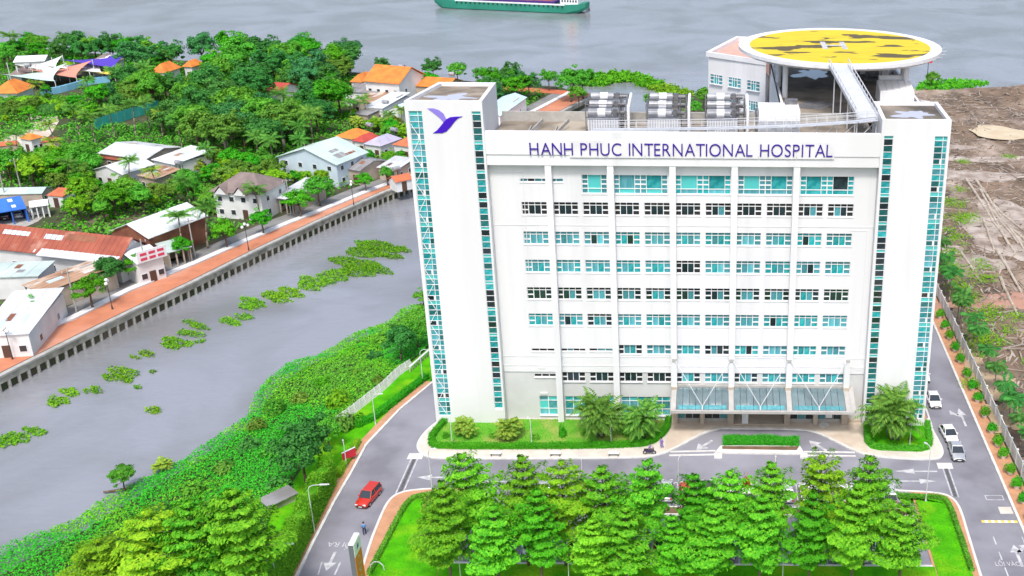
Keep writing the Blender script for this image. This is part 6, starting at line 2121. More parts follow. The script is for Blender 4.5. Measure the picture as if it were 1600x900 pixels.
for k, (mt, sel) in enumerate((('leaf_mid', q < .5), ('leaf_olive', (q >= .5) & (q < .6)), ('leaf_hedge', q >= .6))):
    A, B = leaves_on(C[sel], NN[sel], .34, r, .4, .65)
    tag(ob('undergrowth', leaf_mesh('undergrowth', C[sel], A, B, mt)), ('mid-green undergrowth between the village houses', 'olive undergrowth between the village houses', 'bright undergrowth between the village houses')[k], 'undergrowth', kind='stuff')
# every filler tree is named by its colour and its place relative to the nearest landmark
MARKS = [('the red-roofed hut', *(-136.09,204.06)), ('the mint-roofed house', *(-94.64,119.92)), ('the brown villa', *(-102.62,91.15)), ('the white warehouse', *(-112.29,72.96)), ('the big orange roof', *(-104.77,209.5)), ('the blue tarpaulin', *(-148.96,85.95)), ('the white gable cottage', *(-139.67,111.15)), ('the orange pagoda', *(-213.61,193.11)), ('the purple tent', *(-201.76,224.31)), ('the lilac cottage', *(-86.64,138.07)), ('the pale blue roof', *(-88.42,180.75)), ('the teal fence', *(-164.04,167.42)), ('the orange pavilion', *(-181.69,223.99)), ('the gate house', *(-176.74,139.37)), ('the red market hall', *(-124.58,58.7)), ('the plum-roofed hall', *(-226.29,219.62)), ('the tallest coconut palm', *(-103.28,141.26)), ('the bright topiary dome', *(-198.38,179.88)), ('the headland tip', *(-42.8,194.08)), ('the red-roofed kiosk', *(-146.77,98.14)), ('the tan-white long house', *(-145.87,126.8))]
KN = {'dark': 'dark', 'blue': 'deep blue-green', 'mid': 'mid-green', 'bright': 'fresh green', 'lime': 'yellow-green', 'olive': 'olive'}
bins = {}
for o, kd, x, y in FILLED:
    az, dd = math.atan2(x - CX, y - CY), math.hypot(x - CX, y - CY)
    nm, mx, my = min(MARKS, key=lambda q: (q[1] - x) ** 2 + (q[2] - y) ** 2)
    da, dr = (az - math.atan2(mx - CX, my - CY)) * dd, (dd - math.hypot(mx - CX, my - CY)) * .45
    rel = ('right of' if da > 0 else 'left of') if abs(da) > abs(dr) else ('behind' if dr > 0 else 'in front of')
    bins.setdefault((kd, rel, nm), []).append((az, o))
for (kd, rel, nm), lst in bins.items():
    lst.sort(key=lambda q: q[0])
    for i, (az, o) in enumerate(lst):
        o['label'] = '%s tree %s %s' % (KN[kd], rel, nm) if len(lst) == 1 else '%s from left of the %s trees %s %s' % (ORD[i], KN[kd], rel, nm)
print('tree counts', COUNT, len(bpy.data.objects))

# ------------------------------------------------------------------ cars


def loft(m_, secs):
    """rings of equal length -> closed hull"""
    n = len(secs[0])
    V = [p for s in secs for p in s]
    F = []
    for i in range(len(secs) - 1):
        for j in range(n):
            k = (j + 1) % n
            F.append((i * n + j, i * n + k, (i + 1) * n + k, (i + 1) * n + j))
    F += [tuple(range(n - 1, -1, -1)), tuple(range((len(secs) - 1) * n, len(secs) * n))]
    return m_.add(V, F)


def car_ring(y, w, z0, z1, r=.12):
    return [(-w * .9, y, z0), (w * .9, y, z0), (w, y, z0 + .14), (w, y, z1 - r), (w - r * .8, y, z1), (-w + r * .8, y, z1), (-w, y, z1 - r), (-w, y, z0 + .14)]


CAR_CACHE = {}


def car_meshes(kind, paint_):
    key = (kind, paint_)
    if key in CAR_CACHE:
        return CAR_CACHE[key]
    suv = kind == 'suv'
    L, w, hb, hr = (4.7, .93, 1.02, 1.74) if suv else (4.55, .90, .90, 1.45)
    h = L / 2
    b = MB()
    hood = hb - (.08 if suv else .12)
    tail = hb if suv else hb - .02
    loft(b, [car_ring(-h, w * .80, .42, tail - .25), car_ring(-h + .12, w * .93, .26, tail - .08), car_ring(-h + .5, w, .22, tail), car_ring(-.9, w, .2, hb), car_ring(.75, w, .2, hb), car_ring(1.2, w * .99, .2, hood), car_ring(h - .45, w * .96, .22, hood - .10), car_ring(h - .1, w * .88, .28, hood - .22), car_ring(h, w * .72, .40, hood - .34)])
    yb0, yb1, yr0, yr1 = (-h + .12, 1.05, -h + .38, .28) if suv else (-1.75, 1.05, -1.02, .18)
    g = MB()
    rw = w * .74
    g.hexa([(-w * .92, yb0, hb - .03), (w * .92, yb0, hb - .03), (w * .92, yb1, hb - .03), (-w * .92, yb1, hb - .03)], [(-rw, yr0, hr - .04), (rw, yr0, hr - .04), (rw, yr1, hr - .04), (-rw, yr1, hr - .04)])
    ro = MB()
    ro.hexa([(-rw - .02, yr0 - .03, hr - .06), (rw + .02, yr0 - .03, hr - .06), (rw + .02, yr1 + .03, hr - .06), (-rw - .02, yr1 + .03, hr - .06)], [(-rw + .06, yr0 + .06, hr + .02), (rw - .06, yr0 + .06, hr + .02), (rw - .06, yr1 - .06, hr + .02), (-rw + .06, yr1 - .06, hr + .02)])
    for s in (-1, 1):
        for (ya, yb_) in ((yb0, yr0), (yb1, yr1), (-.35, -.35)):
            ro.bar((s * w * .925, ya, hb - .04), (s * (rw + .005), yb_, hr - .03), .07, .08)
    ty = MB().tube((-.11, 0, 0), (.11, 0, 0), .33, .33, 16)
    ri = MB().tube((-.125, 0, 0), (.125, 0, 0), .20, .20, 12)
    hl = MB().box(-.19, .19, -.05, .05, -.07, .07)
    out = dict(body=b.mesh('body', paint_, True), glass=g.mesh('window', 'car_glass'), roof=ro.mesh('roof', paint_), tyre=ty.mesh('tyre', 'tyre'), rim=ri.mesh('rim', 'rim'), head=hl.mesh('headlight', 'lamp_clear'),
               tail=MB().box(-.14, .14, -.05, .05, -.1, .1).mesh('tail_light', 'lamp_red'), plate=MB().box(-.24, .24, -.02, .02, -.06, .06).mesh('number_plate', 'plate_white'),
               mirror=MB().box(-.11, .11, -.06, .06, -.07, .07).mesh('mirror', paint_), grille=MB().box(-.45, .45, -.03, .03, -.09, .09).mesh('grille', 'tyre'), dims=(L, w, hb, hood, tail))
    CAR_CACHE[key] = out
    return out


def car(p, ang, kind, paint_, label, group, z=.005):
    M = car_meshes(kind, paint_)
    L, w, hb, hood, tail = M['dims']
    h = L / 2
    t = thing('car', label, 'car', (p[0], p[1], z), ang, group)
    ob('body', M['body'], t)
    ob('window', M['glass'], t)
    ob('roof', M['roof'], t)
    for x in (-1, 1):
        for y in (-1.35, 1.42):
            wh = ob('wheel', M['tyre'], t, (x * (w - .08), y, .33))
            ob('rim', M['rim'], wh)
        ob('headlight', M['head'], t, (x * .58, h - .06, hood - .30))
        ob('tail_light', M['tail'], t, (x * .66, -h + .05, tail - .22))
        ob('mirror', M['mirror'], t, (x * (w + .06), .72, hb + .06))
    ob('grille', M['grille'], t, (0, h - .01, .52))
    ob('number_plate', M['plate'], t, (0, h + .01, .42))
    ob('number_plate', M['plate'], t, (0, -h + .0, .6))
    return t


f0, f1 = (-43.3,-21.78), (-42.4,-17.34)
car(((f0[0] + f1[0]) / 2, (f0[1] + f1[1]) / 2), math.atan2(f0[1] - f1[1], f0[0] - f1[0]) - math.pi / 2, 'suv', 'car_red', 'red sport utility car driving down the left road', 'cars on the roads').scale = (.93, .93, .93)
car((32.55, 15.0), math.pi + .03, 'sedan', 'car_white', 'farthest white car, half hidden by the right tower', 'cars on the roads')
car((32.8, 6.9), math.pi + .02, 'sedan', 'car_white', 'white car parked beside the right tower', 'cars on the roads')
car((33.15, -3.0), math.pi + .1, 'sedan', 'car_white', 'white car stopped at the corner of the side bed', 'cars on the roads')
car((33.3, -7.6), math.pi - .02, 'sedan', 'car_silver', 'pale car with dark windscreen nearest the drain crossing', 'cars on the roads')
# parked cars under the trees
rowA = [(3, 'car_silver', 'sedan'), (5, 'car_darkred', 'sedan'), (8, 'car_black', 'sedan'), (9, 'car_silver', 'suv'), (10, 'car_red', 'sedan'), (11, 'car_black', 'suv'), (12, 'car_white', 'sedan'), (13, 'car_white', 'suv'), (15, 'car_silver', 'sedan'), (16, 'car_white', 'sedan'), (18, 'car_white', 'sedan'), (20, 'car_silver', 'suv')]
rowB = [(1, 'car_silver', 'suv'), (3, 'car_white', 'sedan'), (5, 'car_darkred', 'sedan'), (6, 'car_blue', 'sedan'), (8, 'car_white', 'sedan'), (9, 'car_darkred', 'suv'), (11, 'car_black', 'sedan'), (12, 'car_silver', 'sedan'), (14, 'car_darkred', 'sedan'), (16, 'car_blue', 'sedan'), (17, 'car_white', 'suv'), (18, 'car_silver', 'suv'), (19, 'car_white', 'sedan')]
COLN = {'car_silver': 'silver', 'car_darkred': 'dark red', 'car_black': 'black', 'car_red': 'red', 'car_white': 'white', 'car_blue': 'blue'}
for row, yc, ang_, rn in ((rowA, -17.9, 0.0, 'back'), (rowB, -29.7, math.pi, 'front')):
    seen = {}
    tot = {}
    for i, c, k in row:
        tot[c] = tot.get(c, 0) + 1
    for i, c, k in row:
        seen[c] = seen.get(c, 0) + 1
        lb = ('%s %s car from the left parked in the %s bay row' % (ORD[seen[c] - 1], COLN[c], rn)) if tot[c] > 1 else 'only %s car parked in the %s bay row' % (COLN[c], rn)
        car((-29.8 + 2.55 * i + 1.275, yc + TR_.uniform(-.25, .25)), ang_ + TR_.uniform(-.03, .03), k, c, lb, 'cars in the car park')
for p, a, c, lb in (((-149.67,85.52), .3, 'car_black', 'black car at the edge of the blue tarpaulin shelter'), ((-147.55,86.81), .3, 'car_silver', 'tan-silver car right of the black car in the yard'), ((-145.51,88.53), .5, 'car_white', 'white car under the canvas awning in the yard')):
    car(p, a, 'suv', c, lb, 'cars in the yard', .06)

# ------------------------------------------------------------------ people


def skin_mesh(name, joints, edges, mat, sub=1):
    me = bpy.data.meshes.new(name)
    keys = list(joints)
    me.from_pydata([joints[k][0] for k in keys], [(keys.index(a), keys.index(b)) for a, b in edges], [])
    o = bpy.data.objects.new(name, me)
    COL.objects.link(o)
    o.modifiers.new('skin', 'SKIN')
    sm = o.modifiers.new('sub', 'SUBSURF')
    sm.levels = sm.render_levels = sub
    for i, k in enumerate(keys):
        sv = me.skin_vertices[0].data[i]
        sv.radius = (joints[k][1], joints[k][1])
        sv.use_root = (i == 0)
    bpy.context.view_layer.update()
    out = bpy.data.meshes.new_from_object(o.evaluated_get(bpy.context.evaluated_depsgraph_get()))
    bpy.data.objects.remove(o)
    bpy.data.meshes.remove(me)
    out.name = name
    out.materials.clear()
    out.materials.append(MATS[mat])
    out.polygons.foreach_set('use_smooth', [True] * len(out.polygons))
    return out


def person(p, ang, label, shirt, trousers, sit=False, z=0.0):
    t = thing('person', label, 'person', (p[0], p[1], z), ang)
    if sit:
        hip, kn, ft = (.11, 0, .82), (.16, .42, .80), (.17, .34, .36)
        el, hd = (.30, .22, 1.05), (.30, .50, 1.08)
        ch, nk, hd0 = (0, .06, 1.28), (0, .10, 1.42), (0, .13, 1.62)
        toe = (.17, .52, .34)
        pel = (0, 0, .84)
        hips2 = None
    else:
        hip, kn, ft = (.10, 0, .90), (.12, .10, .50), (.12, -.06, .08)
        el, hd = (.27, -.04, 1.10), (.27, .12, .88)
        ch, nk, hd0 = (0, .02, 1.30), (0, .02, 1.46), (0, .04, 1.64)
        toe = (.12, .12, .05)
        pel = (0, 0, .94)
    J = {'pel': (pel, .13), 'ch': (ch, .15), 'nk': (nk, .055), 'chin': ((nk[0], nk[1] + .03, nk[2] + .07), .075), 'head': (hd0, .105), 'crown': ((hd0[0], hd0[1] - .01, hd0[2] + .09), .07)}
    E = [('pel', 'ch'), ('ch', 'nk'), ('nk', 'chin'), ('chin', 'head'), ('head', 'crown')]
    S = {'pel': (pel, .145), 'ch': (ch, .17), 'nk0': ((nk[0], nk[1], nk[2] - .06), .08)}
    SE = [('pel', 'ch'), ('ch', 'nk0')]
    T = {'pel': ((pel[0], pel[1], pel[2] - .02), .15)}
    TE = []
    for s, n in ((-1, 'l'), (1, 'r')):
        m2 = lambda q: (q[0] * s, q[1], q[2])
        back = 1 if (sit or s > 0) else -1
        kn_, ft_, toe_ = (kn, ft, toe) if back > 0 else ((kn[0], -.02, .5), (ft[0], -.22, .12), (toe[0], -.08, .04))
        sh = (.19, ch[1], ch[2] + .08)
        for q, pos, r in (('hip', hip, .095), ('kn', kn_, .062), ('ft', ft_, .042), ('toe', toe_, .035), ('sh', sh, .062), ('el', el, .045), ('hd', hd, .034), ('fin', (hd[0], hd[1] + .07, hd[2] - .05), .028)):
            J[q + n] = (m2(pos), r)
        E += [('pel', 'hip' + n), ('hip' + n, 'kn' + n), ('kn' + n, 'ft' + n), ('ft' + n, 'toe' + n), ('ch', 'sh' + n), ('sh' + n, 'el' + n), ('el' + n, 'hd' + n), ('hd' + n, 'fin' + n)]
        S['sh' + n] = (m2(sh), .08)
        S['el' + n] = (m2(el), .062)
        SE += [('ch', 'sh' + n), ('sh' + n, 'el' + n)]
        T['hip' + n] = (m2(hip), .108)
        T['kn' + n] = (m2(kn_), .078)
        T['ft' + n] = (m2(ft_), .062)
        TE += [('pel', 'hip' + n), ('hip' + n, 'kn' + n), ('kn' + n, 'ft' + n)]
    ob('body', skin_mesh('body', J, E, 'skin'), t)
    ob('shirt', skin_mesh('shirt', S, SE, shirt), t)
    ob('trousers', skin_mesh('trousers', T, TE, trousers), t)
    hr = MB().ball((hd0[0], hd0[1] - .03, hd0[2] + .05), .115, .125, .115, 10, 7)
    hr.build('hair', 'hair_black', t, smooth=True)
    return t


person((-41.27,-26.84), .25, 'person in blue shirt and dark trousers walking on the left road', 'cloth_blue', 'cloth_navy', z=.01)
person((-6.64,-6.85), 2.4, 'person in pale purple clothes standing by the kerb near the motorbike', 'cloth_purple', 'cloth_purple', z=.14)
bp = (-8.22,-8.36)
bk = thing('motorbike', 'dark purple motorbike carrying a rider at the entrance kerb', 'motorbike', (bp[0], bp[1], .14), -math.pi / 2)
for y in (-.62, .62):
    wh = MB().tube((-.05, y, .28), (.05, y, .28), .28, .28, 16).build('wheel', 'tyre', bk)
    MB().tube((-.055, y, .28), (.055, y, .28), .17, .17, 12).build('rim', 'rim', wh)
loft(MB(), [car_ring(-.75, .10, .55, .74, .03), car_ring(-.3, .15, .38, .78, .03), car_ring(.1, .14, .32, .60, .03), car_ring(.42, .14, .40, .95, .03), car_ring(.60, .09, .62, 1.0, .02)]).build('fairing', 'bike_dark', bk)
MB().hexa([(-.12, -.75, .75), (.12, -.75, .75), (.13, .05, .72), (-.13, .05, .72)], [(-.1, -.72, .83), (.1, -.72, .83), (.11, .03, .80), (-.11, .03, .80)]).build('seat', 'tyre', bk)
MB().tube((-.34, .45, 1.05), (.34, .45, 1.05), .025).tube((0, .62, .3), (0, .45, 1.05), .04).build('handlebar', 'steel_dark', bk)
rider = person(bp, -math.pi / 2, 'rider in purple and grey sitting on the motorbike', 'cloth_purple', 'cloth_grey', True, .14)

# ------------------------------------------------------------------ street furniture


def lamp(p, h, ang, label, arm=1.4, mat='pole_white', z=0.0, curved=True):
    t = thing('street_lamp', label, 'street lamp', (p[0], p[1], z), ang, 'white street lamps')
    MB().tube((0, 0, 0), (0, 0, .35), .13, .10).tube((0, 0, .35), (0, 0, h - .6), .065, .045).build('post', mat, t)
    q = MB()
    pts = [(0, 0, h - .6), (arm * .08, 0, h - .2), (arm * .3, 0, h), (arm * .8, 0, h + .05)] if curved else [(0, 0, h - .6), (0, 0, h - .1), (arm * .8, 0, h + .1)]
    q.path(pts, [.055, .05, .045, .04], 6)
    q.build('arm', mat, t)
    MB().hexa([(arm * .7, -.12, h), (arm * 1.25, -.10, h + .02), (arm * 1.25, .10, h + .02), (arm * .7, .12, h)], [(arm * .7, -.09, h + .12), (arm * 1.2, -.07, h + .1), (arm * 1.2, .07, h + .1), (arm * .7, .09, h + .12)]).build('lamp_head', mat, t)


lamp((27.1,-19.23), 8.0, 2.2, 'tall lamp post on the orange footway before the right lawn', .9, z=.14)
lamp((-35.2,-18.13), 6.5, .3, 'lamp post rising beside the first back-row tree', .8, z=.0)
lamp((-16.09,-18.47), 5.6, 2.0, 'lamp post with dark head in the back tree row left of centre', .8)
lamp((-4.03,-18.32), 5.6, 1.2, 'white lamp post in the back tree row before the loop', .6)
lamp((8.15,-17.88), 5.4, 1.5, 'thin white post in the back tree row right of the loop', .5)
lamp((-35.27,-6.22), 3.6, 2.0, 'leftmost short lamp post in the front lawn', .5, z=.2)
lamp((-24.47,-5.91), 3.9, 2.5, 'middle short lamp post in the front lawn', .5, z=.2)
lamp((-13.62,-5.76), 3.7, 2.8, 'right short lamp post in the front lawn between palms', .5, z=.2)
lamp((27.26,-5.72), 4.0, 1.0, 'short lamp post in the side bed before the right tower', .6, z=.2)
lamp((-47.29,-0.8), 4.8, .2, 'lamp post on the lawn between slatted fence and low hedge', 1.2)
lamp((-43.71,12.04), 5.6, .0, 'arched lamp post beside the left tower', 1.9)
lamp((-47.35,-26.53), 6.6, .1, 'arched lamp post behind the tall hedge', 2.0)
lamp((-47.41,-38.24), 6.6, .1, 'arched lamp post at the bottom of the tall hedge', 2.0)
lamp((-47.96,-11.94), 3.8, 2.0, 'lamp post with white box beside the red sign', .5)
lamp((-27.41,-37.47), 5.4, 1.0, 'thin white post on the front lawn by the left trees', .5)
lamp((-15.52,-37.34), 4.6, 1.0, 'white post with small box on the front lawn left of centre', .4)
lamp((8.06,-37.08), 4.6, 1.0, 'white post with small box on the front lawn right of centre', .4)

rs = thing('road_sign', 'small red sign board beside the narrow hedge on the left', 'sign', (*(-47.92,-10.67), 0), .9)
for x in (-.7, .7):
    MB().box(x - .05, x + .05, -.05, .05, 0, 1.2).build('leg', 'sign_grey', rs)
MB().box(-1.0, 1.0, -.06, .06, .6, 1.8).build('board', 'sign_red', rs)
MB().box(-1.03, 1.03, -.1, .1, 1.8, 1.87).build('top_rail', 'soft_white', rs)
tot_ = thing('totem_sign', 'tall orange and white totem sign with grey edge at the left footway', 'sign', (-38.05, -38.9, 0))
MB().box(-.28, .26, -1.1, 1.1, 0, 7.9).build('panel', 'sign_grey', tot_)
MB().box(-.29, .27, -1.11, 1.11, 7.9, 8.0).build('top_cap', 'white_paint', tot_)
fa = MB().box(.261, .30, -1.08, 1.08, .2, 6.3).build('orange_face', 'sign_orange', tot_)
MB().box(.261, .30, -1.08, 1.08, 6.301, 7.9).build('white_face', 'white_paint', tot_)
q = MB()
q.add([(.305, -.3, 6.8), (.305, .3, 6.9), (.305, .35, 7.4), (.305, -.1, 7.3)], [(0, 1, 2, 3)])
q.build('emblem', 'logo_purple', tot_)
me = text_mesh('lettering', 'CẤP CỨU', 1.15, 'paint_white')
for v in me.vertices:
    v.co = (0, v.co.y, -v.co.x)
ob('lettering', me, fa, (.312, -.5, 6.0))
for k in (0,):
    q = thing('footway_arch', 'white looped kerb rail on the left lawn edge', 'rail', (*(-37.76,-33.94), .2))
    MB().path([(-.8, 0, 0), (-.7, 0, .7), (-.25, 0, 1.15), (.25, 0, 1.15), (.7, 0, .7), (.8, 0, 0)], [.06] * 6).build('hoop', 'pole_white', q)
# benches on the front pavement
for i, (x, y) in enumerate([(-28.83,-8.96),(-20.84,-8.85),(-13.02,-8.75)]):
    t = thing('pavement_bench', 'low white slatted bench on the front pavement, %s from the left' % ORD[i], 'bench', (x, y, .13), 0, 'benches on the front pavement')
    for k in range(4):
        MB().box(-.75, .75, -.33 + k * .18, -.20 + k * .18, .42, .47).build('slat', 'soft_white', t)
    for sx in (-.6, .6):
        MB().box(sx - .05, sx + .05, -.3, .3, 0, .42).build('leg', 'steel_dark', t)
mh = tag(MB().tube((0, 0, 0), (0, 0, .06), .75, .7, 16).build('manhole_cover', 'kerb_white', None, loc=(*(16.01,-0.1), .135)), 'round pale manhole cover on the entrance paving', 'manhole cover')

# ------------------------------------------------------------------ white boundary fence, potted shrubs, slim palms
fe = thing('boundary_fence', 'long white panelled fence between the right footpath and the cleared site', 'fence', (40.75, 0, 0))
pan = MB()
for k in range(11):
    pan.box(-.04, .04, .10 + k * .255, .26 + k * .255, .25, 2.0)
pan.box(-.06, .06, 0, 2.9, .08, .28).box(-.06, .06, 0, 2.9, 1.95, 2.08)
pan = pan.mesh('fence_panel', 'fence_white')
pst = MB().box(-.13, .13, -.13, .13, -.1, 2.25).box(-.17, .17, -.17, .17, 2.25, 2.33).mesh('post', 'fence_white')
for k in range(48):
    ob('fence_panel', pan, fe, (0, -70 + 3.0 * k + .05, 0))
    ob('post', pst, fe, (0, -70 + 3.0 * k, 0))
pot_me = MB().path([(0, 0, 0), (0, 0, .45), (0, 0, .55)], [.32, .46, .50], 12).mesh('pot', 'pot_white')
shr_me = bush_proto(90, .78, 1.25, 'leaf_hedge', 700, .11)
POTS = [(39.1,36.97),(39.04,32.52),(39.23,28.51),(39.07,23.94),(39.07,19.8),(39.04,14.76),(38.99,10.8),(38.94,7),(38.97,2.42),(38.82,-1.93),(38.88,-5.56),(38.66,-8.72),(38.57,-12.69),(38.6,-16.03),(38.5,-19.37),(38.34,-22.85)]
for i, (x, y) in enumerate(POTS):
    t = thing('potted_shrub', 'round shrub in white pot, %s from the far end of the right footpath' % ORD[i], 'potted plant', (39.35, y, .14), TR_.uniform(0, 6), 'potted shrubs on the right footpath')
    ob('pot', pot_me, t)
    ob('shrub', shr_me, t, (0, 0, .5), 0, (1, 1, TR_.uniform(.9, 1.15)))
SP = [(42.53,51.48,5.5),(41.79,44.04,5.5),(40.55,36.52,5.2),(41.2,32.71,5),(40.78,26.47,5),(40.58,21.56,5),(39.22,9.23,4.6),(39.03,4.14,4.6),(39.12,0.47,4.6),(40.07,-1.21,4.8),(39.14,-9.84,4.6),(39.05,-13.59,4.6),(38.08,-21.32,4.6),(43.68,59.46,5.5),(42.27,47.7,5.3),(40.94,34.6,5),(39.75,14.85,4.6),(39.57,-5.9,4.6),(38.7,-17.63,4.6),(37.32,-27.26,4.6)]
SP.sort(key=lambda q: -q[1])
for i, (x, y, h) in enumerate(SP):
    plant('slim_palm', SLIM, (max(42.3, x), y), h / 4.6, 'slim palm outside the white fence, %s from the far end' % ORD[i], 'palm', 'slim palms along the fence')

# ------------------------------------------------------------------ structures on the canal bank
bf = thing('bank_fence', 'pale slatted fence running along the canal bank lawn', 'fence')
fp = resample([(-53.09,-1.6),(-51.84,1.69),(-49.11,10.11),(-48.2,14.73),(-46.95,17.58)], 17)
for i in range(16):
    a, b = fp[i], fp[i + 1]
    p, q_ = Vector((*a, 0)), Vector((*b, 0))
    d = (q_ - p).normalized()
    nn = Vector((d.y, -d.x, 0))
    m_ = MB()
    for k in range(5):
        s = p + d * (.1 + k * (q_ - p).length / 5)
        e = s + d * ((q_ - p).length / 5 - .12)
        m_.hexa([s + nn * .45, e + nn * .45, e + nn * .51, s + nn * .51], [s - nn * .15 + Vector((0, 0, 1.2)), e - nn * .15 + Vector((0, 0, 1.2)), e - nn * .09 + Vector((0, 0, 1.2)), s - nn * .09 + Vector((0, 0, 1.2))])
    m_.build('fence_panel', 'fence_white', bf)
    MB().bar(p, p + Vector((0, 0, 1.3)), .14, .14).build('post', 'fence_white', bf)
b2 = thing('balustrade', 'short tan and white balustrade wall beside the left tower', 'wall')
a, b = Vector((*(-46.5,15.4), 0)), Vector((*(-45.01,21.22), 0))
MB().bar(a + Vector((0, 0, .95)), b + Vector((0, 0, .95)), .3, .15).build('rail', 'soft_white', b2)
for k in range(9):
    p = a.lerp(b, k / 8)
    MB().bar(p, p + Vector((0, 0, .9)), .16, .16).build('baluster', 'stone_tan', b2)
house('pump_shelter', 'grey flat-roofed shelter slab on the bank left of the tall hedge', [(-56.11,-21.04),(-54.18,-22.83),(-53.46,-17.99)], .9, 2.0, 'flat', 'tin_grey', 'concrete_old', 0, False, .3, 'shelter', open_front=True)
house('bank_hut', 'small white-roofed hut beside the tall hedge at the bottom', [(-49.48,-35.52),(-47.97,-35.74),(-48.87,-32.42)], 2.4, .4, 'shed', 'tin_white', 'wall_tan', 1, True, .3, 'hut')

# ------------------------------------------------------------------ the cargo ship
st, bw_ = Vector((-57.5, 379.5, 0)), Vector((-131, 396, 0))
d = (bw_ - st)
ship = thing('cargo_ship', 'green-hulled cargo ship passing on the river at the top', 'ship', (st.x, st.y, WATER), math.atan2(d.y, d.x))
LS = d.length
hull = MB()


def sring(x, hw, zb, zt):
    return [(x, -hw * .8, zb), (x, hw * .8, zb), (x, hw, zb + 1.2), (x, hw, zt), (x, -hw, zt), (x, -hw, zb + 1.2)]


loft(hull, [sring(0, 3.0, 1.8, 4.6), sring(3, 4.6, .4, 4.2), sring(9, 5.8, -.8, 3.8), sring(20, 6.0, -.8, 3.6), sring(LS - 14, 6.0, -.8, 3.7), sring(LS - 6, 4.6, -.8, 4.2), sring(LS, .5, 1.8, 5.2)])
hull.build('hull', 'green_steel', ship)
q = MB()
q.box(9, LS - 13, -5.9, -5.75, 3.6, 4.3).box(9, LS - 13, 5.75, 5.9, 3.6, 4.3)
q.build('bulwark', 'soft_white', ship)
MB().box(14, LS - 13, -4.9, 4.9, 3.55, 5.1).build('coaming', 'ship_purple', ship)
q = MB()
for k in range(5):
    x0_ = 15 + k * (LS - 29) / 5
    q.hexa([(x0_, -4.6, 5.0), (x0_ + (LS - 30) / 5, -4.6, 5.0), (x0_ + (LS - 30) / 5, 4.6, 5.0), (x0_, 4.6, 5.0)], [(x0_ + 1.5, -2, 6.0), (x0_ + (LS - 30) / 5 - 1.5, -2, 6.0), (x0_ + (LS - 30) / 5 - 1.5, 2, 6.0), (x0_ + 1.5, 2, 6.0)])
q.build('cargo', 'ship_cargo', ship)
wh_ = MB().box(3, 11.5, -4.4, 4.4, 3.9, 6.6).box(4, 10.5, -3.8, 3.8, 6.6, 9.2).box(4.5, 9.8, -3.2, 3.2, 9.2, 11.4).build('wheelhouse', 'white_paint', ship)
for k in range(6):
    MB().box(3.6 + k * 1.3, 4.3 + k * 1.3, 4.4, 4.46, 5.0, 6.0).build('window', 'dark_window', wh_)
    MB().box(4.3 + k * 1.0, 4.9 + k * 1.0, 3.8, 3.86, 7.4, 8.3).build('window', 'dark_window', wh_)
MB().box(5.6, 7.4, 2.0, 4.0, 6.6, 10.5).build('funnel', 'sign_orange', ship)
MB().tube((7, 0, 11.4), (7, 0, 16), .12, .06).build('mast', 'soft_white', ship)
MB().box(-.6, .2, -1.6, 1.6, .6, 1.9).build('rudder', 'steel_dark', ship)
q = MB()
for k in range(24):
    x_ = 10 + k * (LS - 24) / 23
    q.tube((x_, 6.02, 3.2), (x_, 6.3, 3.2), .38, .38, 8)
q.build('fender_tyres', 'tyre', ship)

# ------------------------------------------------------------------ cleared site: poles, debris, weeds
PU = [1509, 1524, 1532, 1548, 1535, 1560, 1551, 1556, 1500, 1562]
PRANK = [sorted(PU).index(v) for v in PU]
for i, (a, b) in enumerate(zip([(60.44,116.83),(62.63,116.37),(62.11,108.44),(62.35,99.14),(58.08,88.25),(61.53,88.32),(61.26,92.53),(56.49,69.03),(49.12,67.82),(53.71,53.98)], [(59.77,67.33),(62.11,68.07),(59.54,71.6),(64.97,77.66),(56.11,69.02),(61.75,72.74),(63.94,70.24),(56.09,47.36),(49.35,57.07),(52.71,36.66)])):
    a, b = Vector((*a, 0)), Vector((*b, 0))
    t = tag(ob('timber_pole', None), 'pale timber pole on the cleared mud site, %s from the left by its upper end' % ORD[PRANK[i]], 'pole', 'timber poles on the cleared site')
    n = 9
    pts = []
    for k in range(n):
        p = a.lerp(b, k / (n - 1))
        pts.append((p.x + TR_.uniform(-.07, .07), p.y, mud_z(p.x, p.y) + .2))
    MB().path(pts, [.30 - .012 * k for k in range(n)], 6).build('stem', 'log_pale', t)
r = NR(400)
deb = {'debris_wood': MB(), 'mud_pale': MB(), 'roof_dirty': MB()}
for k in range(8500):
    x, y = r.uniform(43, 46 + 150 * r.random()), r.uniform(-45, 208)
    if x < 46 and r.random() < .4:
        continue
    z = mud_z(x, y)
    L, w = r.uniform(.6, 3.4), r.uniform(.08, .30)
    a = r.normal(.9, .7)
    dz = r.normal(0, .12)
    nm = ('debris_wood', 'mud_pale', 'roof_dirty')[int(r.integers(3))]
    deb[nm].bar((x - L / 2 * math.cos(a), y - L / 2 * math.sin(a), z + .02 - dz), (x + L / 2 * math.cos(a), y + L / 2 * math.sin(a), z + .06 + dz), w, w * .7)
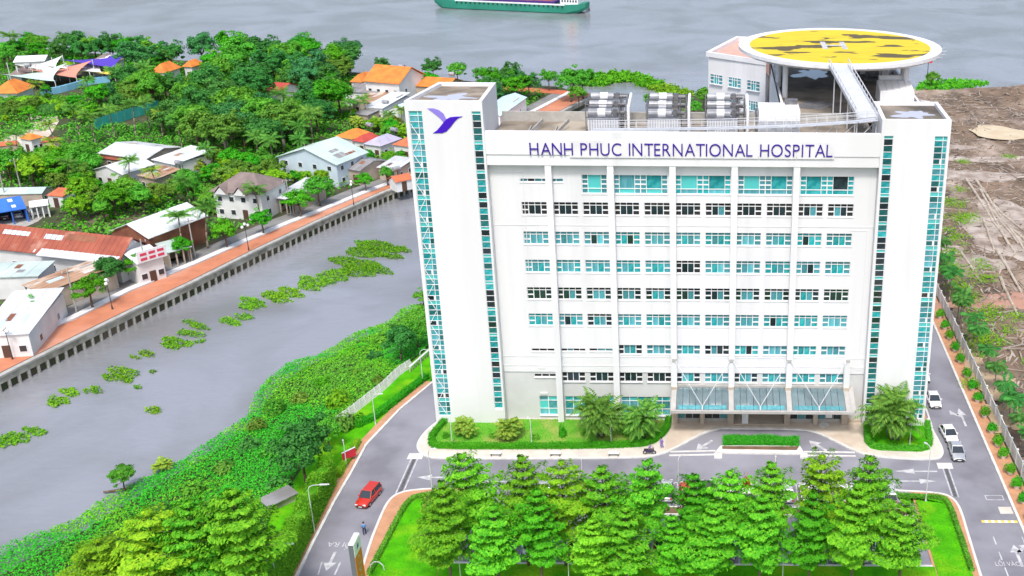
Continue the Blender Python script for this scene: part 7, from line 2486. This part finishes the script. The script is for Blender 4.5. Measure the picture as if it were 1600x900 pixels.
for k in range(420):
    x, y = r.uniform(46, 46 + 110 * r.random() ** .7 + 4), r.uniform(-20, 205)
    L, a = r.uniform(3, 11), r.normal(-1.05, .35) if r.random() < .6 else r.normal(.3, .4)
    p, q = (x - L / 2 * math.cos(a), y - L / 2 * math.sin(a)), (x + L / 2 * math.cos(a), y + L / 2 * math.sin(a))
    deb[('debris_wood', 'mud_pale', 'mud_pale')[int(r.integers(3))]].bar((*p, mud_z(*p) + .05), (*q, mud_z(*q) + .05), r.uniform(.12, .4), .14)
for nm, lb in (('debris_wood', 'brown sticks and debris strewn over the cleared site'), ('mud_pale', 'pale splinters and rubble strewn over the cleared site'), ('roof_dirty', 'dark debris strewn over the cleared site')):
    tag(deb[nm].build('site_debris', nm), lb, 'debris', kind='stuff')
C = []
for x, y, rr_ in [(float(r.uniform(43, 52)), float(r.uniform(-20, 95)), float(r.uniform(.6, 1.6))) for _ in range(16)] + [(53.66,88.16,2.6),(55.76,90.29,1.6),(53.83,98.05,2.2),(52.74,99.83,1.5),(44.25,56.97,1.5),(46.08,57.65,2),(45.53,50.15,2.2),(45.83,45.42,2),(47.3,37.11,2.4),(48.81,39.84,1.6),(39.54,12.04,1.4),(43.43,26.87,2),(45.56,29.35,2),(51.9,58.73,1.6),(51.65,62.03,1.2),(75.87,136.85,1.4),(62.93,131.93,1.4),(52.71,36.66,1.6),(46.35,65.33,1.5),(42.6,24.47,1.5),(47.01,26.45,1.4),(49.79,31.43,1.2),(57.34,108.33,1.4),(50.4,77.37,1.6),(49.16,81.21,1.4)]:
    n = int(rr_ * rr_ * 60)
    q = np.array([x, y]) + r.normal(0, rr_ * .75, (n, 2))
    C.append(np.c_[q, [mud_z(*p) + r.uniform(.05, .5) for p in q]])
C = np.concatenate(C)
A, B = leaves_on(C, np.tile([0, -.5, .8], (len(C), 1)), .22, r, .6, .4)
tag(ob('site_weeds', leaf_mesh('site_weeds', C, A, B, 'leaf_lime')), 'yellow-green weeds sprouting on the cleared site', 'weeds', kind='stuff')
P = scatter([(64.17,212.05),(67.97,222.38),(79.24,226.59),(89.2,224.01),(89.39,220.22),(78.67,213.41)], 1700, r)
C = np.c_[P, r.uniform(.2, 1.5, len(P))]
A, B = leaves_on(C, np.tile([0, -.5, .8], (len(C), 1)), .5, r, .6, .5)
tag(ob('shore_grass', leaf_mesh('shore_grass', C, A, B, 'leaf_hedge')), 'tall green grass along the river shore behind the site', 'grass', kind='stuff')

SC.render.engine = 'CYCLES'
